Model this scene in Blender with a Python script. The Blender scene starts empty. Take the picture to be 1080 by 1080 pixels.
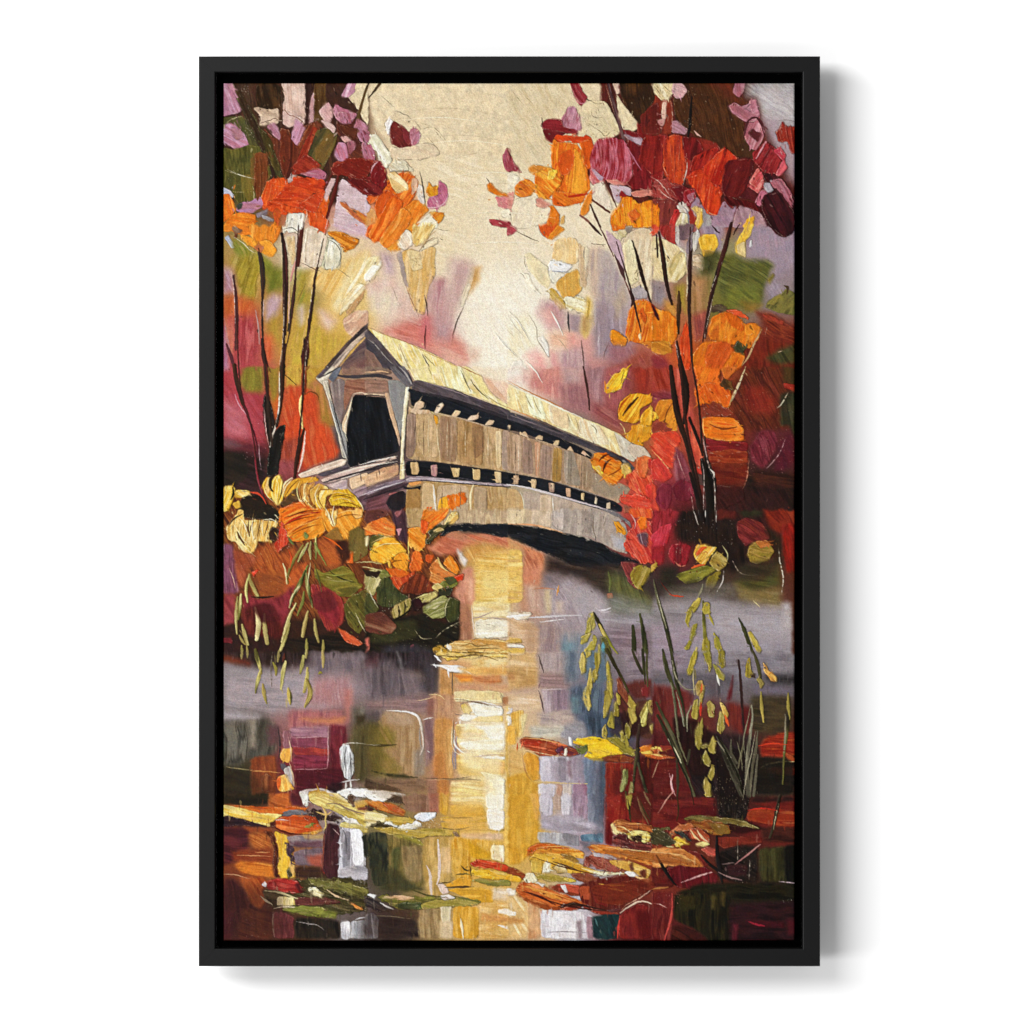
"""A framed impasto painting of a covered bridge hanging on a white wall."""
import bpy, bmesh
# ---------------------------------------------------------------------------
# the painting: pigment and relief are worked up stroke by stroke
# (photo-independent units: 1 unit = 1 mm on the canvas)
# ---------------------------------------------------------------------------
import math
import numpy as np

CW, CH = 602.0, 904.0            # canvas width and height, mm
RES = 1.5                        # paint samples per mm
NX, NY = int(round(CW * RES)) + 1, int(round(CH * RES)) + 1
RNG = np.random.RandomState(7)
_TAB = RNG.rand(256, 256).astype(np.float32)


def noise(u, v):
    """smooth value noise in 0..1"""
    iu = np.floor(u).astype(np.int32); iv = np.floor(v).astype(np.int32)
    fu = (u - iu).astype(np.float32); fv = (v - iv).astype(np.float32)
    fu = fu * fu * (3 - 2 * fu); fv = fv * fv * (3 - 2 * fv)
    a = _TAB[iv & 255, iu & 255]; b = _TAB[iv & 255, (iu + 1) & 255]
    c = _TAB[(iv + 1) & 255, iu & 255]; d = _TAB[(iv + 1) & 255, (iu + 1) & 255]
    return (a * (1 - fu) + b * fu) * (1 - fv) + (c * (1 - fu) + d * fu) * fv


def hexcol(s):
    r, g, b = [int(s[i:i + 2], 16) / 255 for i in (0, 2, 4)]
    # pigment drift: these paints are earthier than their first mixes
    if b > g and r >= g * .97:
        k = .42 + .43 * min(1, max(0, (r - .68) / .08))
        if r - g < .12 and r > .7:
            k = .6
        if r > .68 and b - g > .07:
            r, g, b = r * .93, g * .92, b * .9
        if b > r:
            r += (b - r) * .45
        b = g + (b - g) * k
    elif b > g > r and b - r > .05:
        m = (r + g + b) / 3
        r, g, b = m + (r - m) * .7, m + (g - m) * .7, m + (b - m) * .7
    elif g > .92 * r and b < .8 * g:
        g = .92 * r + (g - .92 * r) * .38
    if b < .58 * g and g > .84 * r and r > .55:
        r, g, b = r * .92, g * .87, b * .94
    return np.array([r, g, b], np.float32)


def chaikin(p, closed, it):
    for _ in range(it):
        if closed:
            q = np.roll(p, -1, 0); cut = .11 + .1 * _
            p = np.stack([p * (1 - cut) + q * cut, p * cut + q * (1 - cut)], 1).reshape(-1, 2)
        else:
            a, b = p[:-1], p[1:]
            m = np.stack([a * .75 + b * .25, a * .25 + b * .75], 1).reshape(-1, 2)
            p = np.vstack([p[:1], m[1:-1], p[-1:]]) if len(p) > 2 else p
    return p


class Painting:
    def __init__(self):
        self.C = np.zeros((NY, NX, 3), np.float32)
        self.H = np.zeros((NY, NX), np.float32)
        self.k = 0
        self.A = np.full((NY, NX), np.nan, np.float32)   # which way the bristles ran
        self.B = np.zeros((NY, NX), np.float32)           # how much loose paint may be dragged there

    rough = .75
    ox = oy = 0.0
    blend = False

    def window(self, x0, y0, x1, y1):
        i0 = max(0, int(math.floor(x0 * RES))); i1 = min(NX, int(math.ceil(x1 * RES)) + 1)
        j0 = max(0, int(math.floor(y0 * RES))); j1 = min(NY, int(math.ceil(y1 * RES)) + 1)
        if i1 <= i0 or j1 <= j0:
            return None
        X, Y = np.meshgrid(np.arange(i0, i1, dtype=np.float32) / RES, np.arange(j0, j1, dtype=np.float32) / RES)
        return slice(j0, j1), slice(i0, i1), X, Y

    def base(self, rows):
        g = np.array([[hexcol(c) for c in r] for r in rows], np.float32)
        gy, gx = g.shape[:2]
        X, Y = np.meshgrid(np.arange(NX) / RES, np.arange(NY) / RES)
        X = X + 26 * (noise(X / 19, Y / 40) - .5); Y = Y + 26 * (noise(X / 17 + 90, Y / 30) - .5)
        u = np.clip(X / CW * gx - .5, 0, gx - 1.001); v = np.clip(Y / CH * gy - .5, 0, gy - 1.001)
        iu = u.astype(int); iv = v.astype(int)
        fu = (u - iu)[..., None]; fv = (v - iv)[..., None]
        fu = fu * fu * (3 - 2 * fu); fv = fv * fv * (3 - 2 * fv)
        self.C[:] = (g[iv, iu] * (1 - fu) + g[iv, iu + 1] * fu) * (1 - fv) + (g[iv + 1, iu] * (1 - fu) + g[iv + 1, iu + 1] * fu) * fv

    def put(self, sl, col, a, h):
        sy, sx = sl
        a3 = a[..., None]
        self.C[sy, sx] = self.C[sy, sx] * (1 - a3) + col * a3
        if h is not None:
            self.H[sy, sx] = self.H[sy, sx] * (1 - a * .85) + h * a

    def tint(self, cols, u, v, o, along=None):
        """streaky mix of the palette cols; u runs across the bristles, v along them"""
        self.k += 1
        s = self.k * 17.31
        fr = o.get('s', 1.0)
        n = noise(u * .27 / fr + s, v * .04 + s * .7) * .76 + noise(u * .85 / fr + s * 2, v * .08 + s) * .24
        n2 = noise(u * 1.0 / fr + s * 3, v * .11 + s * 1.3)
        m = len(cols)
        if m > 1:
            mean = sum(cols) / m
            cols = [np.clip(mean + 1.12 * (c - mean), .01, 1) for c in cols]
        if m == 1:
            col = np.broadcast_to(cols[0], n.shape + (3,)).copy()
        else:
            if along is not None:
                t = np.clip(along + (n - .5) * .45, 0, 1)
            else:
                t = np.clip(.5 + (n - .5) * 1.8, 0, 1)
            t = t * (m - 1); i = np.minimum(t.astype(int), m - 2); f = (t - i)[..., None]
            pal = np.array(cols)
            col = pal[i] * (1 - f) + pal[i + 1] * f
        j = o.get('j', .045 if o.get('f', 0) > 3 else .075)
        mk = np.clip((noise(u * .11 + s, v * .07 + s * 2) - .3) * 2, .12, 1)
        col = col * (1 + (j * mk * ((n2 - .5) * 1.3 + (n - .5) * .8))[..., None])
        return col, n, n2

    def poly(self, cols, ang, pts, o):
        p = chaikin(pts, True, int(o.get('c', 2)))
        fe = o.get('f', .45); ro = o.get('r', self.rough)
        pad = fe * 1.5 + ro * 1.5 + 1
        w = self.window(p[:, 0].min() - pad, p[:, 1].min() - pad, p[:, 0].max() + pad, p[:, 1].max() + pad)
        if w is None:
            return
        sy, sx, X, Y = w
        s = self.k * 5.77
        Xw = X + ro * 1.9 * (noise(X / 4.3 + s, Y / 4.3) - .5) + ro * .45 * (noise(X / 1.6 + s, Y / 1.6) - .5)
        Yw = Y + ro * 1.9 * (noise(X / 4.3, Y / 4.3 + s) - .5) + ro * .45 * (noise(X / 1.6, Y / 1.6 + s) - .5)
        d2 = np.full(X.shape, 1e9, np.float32); ins = np.zeros(X.shape, bool)
        q = np.roll(p, -1, 0)
        for (ax, ay), (bx, by) in zip(p, q):
            ex, ey = bx - ax, by - ay
            L = ex * ex + ey * ey
            if L < 1e-9:
                continue
            t = np.clip(((Xw - ax) * ex + (Yw - ay) * ey) / L, 0, 1)
            d2 = np.minimum(d2, (Xw - ax - t * ex) ** 2 + (Yw - ay - t * ey) ** 2)
            if ay != by:
                ins ^= ((ay > Yw) != (by > Yw)) & (Xw < (bx - ax) * (Yw - ay) / (by - ay) + ax)
        sd = np.sqrt(d2); sd = np.where(ins, -sd, sd)
        if fe < .6 and ro > .4:
            sd = sd - .55                       # paint spreads under the knife
            fl = fe * (1 + 5 * np.clip(noise(X / 8 + s * 2, Y / 8 + s) - .5, 0, 1) * 2)
        else:
            fl = fe
        a = np.clip(.5 - sd / (2 * fl), 0, 1)
        a = a * a * (3 - 2 * a)
        bl = np.ones_like(a)
        for w0, pm, P0 in ((self.ox, p[:, 0].min(), X), (self.oy, p[:, 1].min(), Y)):
            if w0 > 1 and pm < w0 - .3 and self.blend:
                t = np.clip((P0 - w0 + 3 + 5 * (noise(X / 5 + s, Y / 5) - .5)) / 4.5, 0, 1)
                bl = bl * t * t * (3 - 2 * t)
        a = a * bl
        ca, sa = math.cos(math.radians(ang)), math.sin(math.radians(ang))
        u = -sa * X + ca * Y; v = ca * X + sa * Y
        u = u + 3.4 * (noise(v / 16 + s, u / 22 + s) - .5)
        bow = o.get('b', 0)
        if bow:
            u = u + bow * ((v - v.mean()) / max(1., (v.max() - v.min()) / 2)) ** 2
        along = None
        if 'g' in o:
            vv = ca * p[:, 0] + sa * p[:, 1]
            along = np.clip((v - vv.min()) / max(1e-3, vv.max() - vv.min()), 0, 1)
        col, n, n2 = self.tint(cols, u, v, o, along)
        mo = noise(X / 4.7 + s, Y / 4.7 + s * 2) * .6 + noise(X / 1.9 + s, Y / 1.9) * .4 - .5
        col = col * (1 + (.16 if fe < 3 else .06 if fe < 11 else .02) * mo)[..., None] + np.array([.02, 0, -.02], np.float32) * (noise(X / 6 + s * 3, Y / 6) - .5)[..., None]
        if 'd' in o:                       # dry brush: the stroke breaks up
            a = a * np.clip((noise(u * 1.0 + s, v * .12 + s) - o['d']) * 5, 0, 1)
        h0 = o.get('h', .55)
        h = None
        if fe < 3:
            h = h0 * (.55 + .5 * np.exp(-((sd + 1.3) / 1.0) ** 2) + .38 * (n - .5) + .14 * (n2 - .5))
            e = o.get('e', .3)
            if np.any(e):
                br = np.clip((noise(X / 4 + s * 3, Y / 4) - .35) * 3, 0, 1)
                e = e * bl
                rim = np.exp(-((sd - .2) / .55) ** 2) * br * e
                self.C[sy, sx] *= (1 - .8 * rim[..., None] * np.clip(1 - a[..., None], 0, 1))
                lip = np.exp(-((sd + .75) / .42) ** 2) * np.clip((noise(X / 6 + s, Y / 6 + s) - .48) * 5, 0, 1) * np.clip((noise(X / .8 + s, Y / .8) - .3) * 3, 0, 1) * np.minimum(1, e * 2.2)
                col = col + (np.array([.98, .9, .78], np.float32) - col) * (lip * (.5 if ro > .4 else .25))[..., None]  # pale ridge highlights painted into the colour along the stroke edge
                col = col * (1 - .45 * (np.exp(-(sd / .45) ** 2) * br * e)[..., None])
        self.put((sy, sx), col, a * o.get('a', 1.0), h)
        q = np.roll(p, -1, 0)
        big = abs(np.sum(p[:, 0] * q[:, 1] - q[:, 0] * p[:, 1])) * .5 > 45
        m = a > .5
        self.A[sy, sx][m] = math.radians(ang)
        self.B[sy, sx][m] = (min(1, ro * 1.2) if fe < 1.5 else .45) if big else 0
        if h0 >= .95 and fe < .6 and 't' not in o:
            self.tails(cols, ca, sa, p, h0)

    def tails(self, cols, ca, sa, p, h0):
        """ragged ends where the knife left the canvas, and a few ridges along the stroke"""
        q = np.roll(p, -1, 0)
        area = .5 * np.sum(p[:, 0] * q[:, 1] - q[:, 0] * p[:, 1])
        sg = 1 if area > 0 else -1
        r = RNG
        for a, b in zip(p, q):
            e = b - a
            L = math.hypot(*e)
            if L < .3:
                continue
            nx, ny = sg * e[1] / L, -sg * e[0] / L
            dt = nx * ca + ny * sa
            k = r.poisson(L * (.13 if abs(dt) > .55 else .025))
            for _ in range(k):
                c = a + e * r.rand()
                d = np.array([ca, sa]) * (1 if dt > 0 else -1) + r.randn(2) * .35
                if abs(dt) < .55:
                    d = np.array([nx, ny]) + r.randn(2) * .5
                ln = .8 + r.rand() ** 2 * 3.6
                w = .5 + r.rand() * 1.3
                col = cols[r.randint(len(cols))] * (.82 + .3 * r.rand())
                self.line([np.clip(col, 0, 1)], [w, w * 1.1, w * .5, .1], np.array([c - d * 1.6, c, c + d * ln * .6 + r.randn(2) * .3, c + d * ln]), dict(h=h0, j=.05))
        n = int(abs(area) / 60)
        lo, hi = p.min(0), p.max(0)
        for _ in range(min(n, 14)):
            c = lo + (hi - lo) * (.2 + .6 * r.rand(2))
            ln = (.15 + .3 * r.rand()) * math.hypot(*(hi - lo)) * .6
            d = np.array([ca, sa]) * ln
            kx = np.array([-sa, ca]) * r.randn() * ln * .06
            base = cols[r.randint(len(cols))]
            t = r.rand()
            col = base * .72 if t < .5 else base + (np.array([1, .96, .85], np.float32) - base) * .32
            self.line([col], [.1, .5 + .5 * r.rand(), .1], np.array([c - d, c + kx, c + d]), dict(a=.55, h=h0 * (.7 if t < .5 else 1.15), d=.25))

    def line(self, cols, ws, pts, o):
        if max(ws) <= 1.8 and cols[0].mean() > .6:
            ws = [q * .72 for q in ws]
        p = chaikin(pts, False, int(o.get('c', 2)))
        W = max(ws)
        pad = W / 2 + 2
        w = self.window(p[:, 0].min() - pad, p[:, 1].min() - pad, p[:, 0].max() + pad, p[:, 1].max() + pad)
        if w is None:
            return
        sy, sx, X, Y = w
        s = self.k * 3.93
        ro = o.get('r', .5)
        Xw = X + ro * 1.2 * (noise(X / 2.6 + s, Y / 2.6) - .5); Yw = Y + ro * 1.2 * (noise(X / 2.6, Y / 2.6 + s) - .5)
        seg = np.hypot(*(p[1:] - p[:-1]).T); cum = np.concatenate([[0], np.cumsum(seg)]); tot = max(cum[-1], 1e-3)
        best = np.full(X.shape, 1e9, np.float32); tt = np.zeros(X.shape, np.float32); sg = np.zeros(X.shape, np.float32)
        for i in range(len(p) - 1):
            ax, ay = p[i]; ex, ey = p[i + 1] - p[i]
            L = ex * ex + ey * ey
            if L < 1e-9:
                continue
            t = np.clip(((Xw - ax) * ex + (Yw - ay) * ey) / L, 0, 1)
            dx = Xw - ax - t * ex; dy = Yw - ay - t * ey
            d = dx * dx + dy * dy
            m = d < best
            best = np.where(m, d, best); tt = np.where(m, (cum[i] + t * seg[i]) / tot, tt)
            sg = np.where(m, np.sign(ex * dy - ey * dx), sg)
        d = np.sqrt(best)
        wid = np.interp(tt, np.linspace(0, 1, len(ws)), ws).astype(np.float32)
        fe = o.get('f', .4)
        a = np.clip((wid / 2 - d) / (2 * fe) + .5, 0, 1) * np.clip(wid / .5, 0, 1)
        if 'd' in o:
            a = a * (.3 + .7 * np.clip((noise(tt * tot / 2.2 + s, d * 0 + s) - o['d']) * 4, 0, 1))
        col, n, n2 = self.tint(cols, sg * d, tt * tot, o, tt if 'g' in o else None)
        if W > .9:
            self.B[sy, sx][a > .3] = 0
        h0 = o.get('h', .5)
        h = h0 * (.5 + .6 * np.sqrt(np.clip(1 - (d / (wid / 2 + .3)) ** 2, 0, 1)) + .3 * (n - .5)) if fe < 2 else None
        self.put((sy, sx), col, a * o.get('a', 1.0), h)

    def specks(self, cols, n, size, pts, o):
        lo, hi = pts.min(0), pts.max(0)
        for _ in range(int(n)):
            if len(pts) == 2 and 'l' in o:
                t = RNG.rand(); c = pts[0] * (1 - t) + pts[1] * t + RNG.randn(2) * size
            else:
                c = lo + RNG.rand(2) * (hi - lo)
            an = math.radians(o.get('q', 60) + RNG.randn() * o.get('v', 40)); L = size * (.4 + RNG.rand() * 1.6)
            k = np.array([math.cos(an), math.sin(an)]) * L
            k2 = np.array([-k[1], k[0]]) * (RNG.rand() - .5) * .6
            self.line([cols[RNG.randint(len(cols))]], [.1, .45 + .6 * RNG.rand(), .1],
                      np.array([c - k / 2, c + k2, c + k / 2]), dict(a=o.get('a', .6) * (.5 + .5 * RNG.rand()), h=.9))

    def run(self, text):
        ox = oy = 0.0; sc = 1.0; tone = 0
        for ln in text.splitlines():
            ln = ln.split('//')[0].strip()
            if not ln:
                continue
            if ln[0] == 'T':
                z = ln.split(); ox, oy, sc = float(z[1]) - 236, float(z[2]) - 88, 1 / float(z[3])
                self.rough = float(z[4]) if len(z) > 4 else .75
                tone = int(z[5]) if len(z) > 5 else 0
                self.ox, self.oy, self.blend = ox, oy, sc < 1
                continue
            head, tail = ln.split(':')
            tk = tail.split()
            pts = np.array([[float(q) for q in z.split(',')] for z in tk if ',' in z], np.float64) * sc + [ox, oy]
            f = head.split() + [z for z in tk if ',' not in z]
            cols = [hexcol(c) for c in f[1].split(',')]
            o = {}
            for z in f[3 if f[0] != 'X' else 4:]:
                o[z[0]] = float(z[1:]) if len(z) > 1 else 1.0
            if 'f' in o:
                o['f'] = max(.3, o['f'] * 2.3 if o['f'] >= 1 else o['f'])
            if tone == 1 and f[0] != 'L':             # maroon mixed into the wet reds
                cols = [c * np.array([.8, 1, .95], np.float32) if .37 < c[0] < .85 and max(c[1], c[2]) < .4 * c[0] else c for c in cols]
            if tone == 2 and f[0] == 'P' and o.get('h') in (.6, .7, .8) and 86 <= float(f[2]) <= 91:      # warm timber glaze
                cols = [c * np.array([.97, .94, .91], np.float32) for c in cols]
            if f[0] == 'P':
                self.poly(cols, float(f[2]), pts, o)
            elif f[0] == 'L':
                ws = [float(z) for z in f[2].split(',')]
                if tone == 1 and cols[0].max() < .38 and max(ws) >= 4:
                    ws = [q * .68 for q in ws]
                self.line(cols, ws, pts, o)
            elif f[0] == 'X':
                self.specks(cols, float(f[2]), float(f[3]), pts, o)

    def drag(self, n):
        """loose paint pulled along the strokes: neighbours pick up each other's colour"""
        r = np.random.RandomState(11)
        B = self.B.copy()
        for _ in range(n):
            x, y = r.rand() * CW, r.rand() * CH
            i, j = int(x * RES), int(y * RES)
            if r.rand() > B[j, i]:
                continue
            an = self.A[j, i]
            if an != an:
                continue
            wet = y > 600 and self.H[j, i] < .8
            if wet:
                an = math.pi / 2
            an += r.randn() * (.06 if wet else .22)
            d = np.array([math.cos(an), math.sin(an)]); nn = np.array([-d[1], d[0]])
            q = np.array([x, y]) + nn * r.randn() * 2.8 + d * r.randn() * 3.5
            ii = min(max(int(q[0] * RES), 0), NX - 1); jj = min(max(int(q[1] * RES), 0), NY - 1)
            t = r.rand()
            col = self.C[jj, ii] * (.86 + .24 * t)
            soft = self.B[j, i] < .5
            if soft:
                t = .45 + .2 * t; col = self.C[jj, ii] * (.95 + .1 * r.rand())
            if t > .93:
                col = col + (np.array([1, .95, .82], np.float32) - col) * .35
            elif t < .08:
                col = col * .6
            L = 1.5 + 5.5 * r.rand() ** 1.6; w = .5 + 1.9 * r.rand() ** 2
            if wet:
                L = L * 1.7 + 2; w *= 1.3
            c = np.array([x, y]); hh = float(self.H[j, i])
            self.line([col], [.15, w, w * .7, .1], np.array([c - d * L * .5, c - d * L * .1 + nn * r.randn() * .35, c + d * L * .25 + nn * r.randn() * .3, c + d * L * .6]),
                      dict(a=(.25 if soft or wet else .45) + (.25 if wet else .45) * r.rand(), h=hh * (.8 + .5 * t) + .1, j=.06))

    def finish(self):
        """linen grain under everything"""
        X, Y = np.meshgrid(np.arange(NX, dtype=np.float32) / RES, np.arange(NY, dtype=np.float32) / RES)
        r = np.random.RandomState(3)
        th = .5 * (noise(X / 1.1, Y / 9 + 31) + noise(X / 9 + 77, Y / 1.1)) - .5
        gr = r.rand(NY, NX).astype(np.float32) - .5
        big = noise(X / 7, Y / 7 + 5) - .5
        def blur(a, n):
            for ax in (0, 1):
                c = a.copy(); w = 1.0
                for k in range(1, n + 1):
                    g = math.exp(-(k / (n * .55)) ** 2)
                    c += g * (np.roll(a, k, ax) + np.roll(a, -k, ax)); w += 2 * g
                a = c / w
            return a
        self.C += .55 * (self.C - blur(self.C, 2)) + .16 * (self.C - blur(self.C, 8))
        np.clip(self.C, .008, .995, out=self.C)
        self.C *= (1 + .06 * th + .17 * gr + .01 * big)[..., None]
        self.C += (.022 * gr + .006 * th)[..., None]
        self.C += .04 * (r.rand(NY, NX, 3).astype(np.float32) - .5)
        np.clip(self.C, .012, .995, out=self.C)
        self.H += .05 * th + .03 * gr

UNDERPAINT = """
7a5a48 8a6a5a 5a3a26 d9c4a0 dcc8a2 d9c39b d6c096 d4be98 5a2a1c 4a2a1a 55221a b5aaa8
4f4a2a 5a3c24 6e4030 dfcaa5 e2cfab e0caa2 d8c49c d8723a 8a1f22 8a1c18 5a1e18 a08f98
5a4f2a a8441f c7a9a0 d9703a e3d0ab e6d5b0 e6d8b4 d8c8ac a84020 a52c1c 8a1d18 4a1c20
b59a50 d8cdbb e0c79a dcbfa0 e3d2b0 ead9b6 ead9bc e0c090 c9b0a0 b8a0a0 8f8a5a 9a86a0
b06a40 b09a50 dcb86a e5d2b4 c9a896 eadfc8 efe4d0 d0a890 b09698 a07050 6f702c 8a7a72
a8484a c09040 d2a850 d8b0a0 b98a8e ead8c0 eee4c8 d9a095 a88080 c05528 8a4a20 7a2818
a83a48 b05a30 9a7a6a 8a7060 d8c88a e0c8a0 d9b8a0 a87070 8a4038 8a3a2a 8a3a20 5a2418
7a2a38 a04428 4a4248 302a2a b59a78 a08262 5a4a44 8a7868 a06038 b04a30 7a2a1a 5a2428
3a2424 8a4040 b09a90 8a6a68 6a5a50 b09a70 b0a088 8a8078 c04a38 9a3a40 5a2a1c 33201c
8a5a30 b06a28 8a5a38 b06a30 b88a60 4a4038 a89888 a8a090 a03a34 7a2428 3a2018 5a2018
8a4a30 a05a2a 6a602a 6a4a24 a07048 e0b868 c08058 4a3c38 3a302c 3a2c28 3a3024 5a3024
5a2a28 5a2430 3a3018 3a2c1a 8a6a4c e6d0a0 b09a90 a09090 7a7a72 8f858a 9a9098 a89e9e
8f8588 a0908f 94808a 7a6a70 b08a68 dcb078 c0a088 7a7888 7a6a78 8a7c88 7a7280 6a6468
5a5048 9a6a68 6a4a48 8a7a60 b88868 e8d0a0 d8b890 8a8490 4a5468 6a2c28 5a3430 4a2a20
3a3420 7a2c34 5a3830 8a7450 b08060 ecd8a8 d8b070 9a96a8 6a2a24 50201c 241414 3a2418
6a3c28 7a4430 a8a0a0 7a6a40 b08a50 e0bc68 d9a848 a8a0b8 7a2420 6a1a18 3a1a18 7a201a
7a3a20 a06a3c 5a4a44 4a4a28 a88a50 d8a848 d0a860 a8a4b0 8a3c24 8a3a20 4a2018 2a2016
4a2420 4a3020 6a5c58 4a3c34 b0905a dab070 d8b890 c8c0c8 5a2220 5a1c1c 1e1a12 26141a
"""

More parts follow.
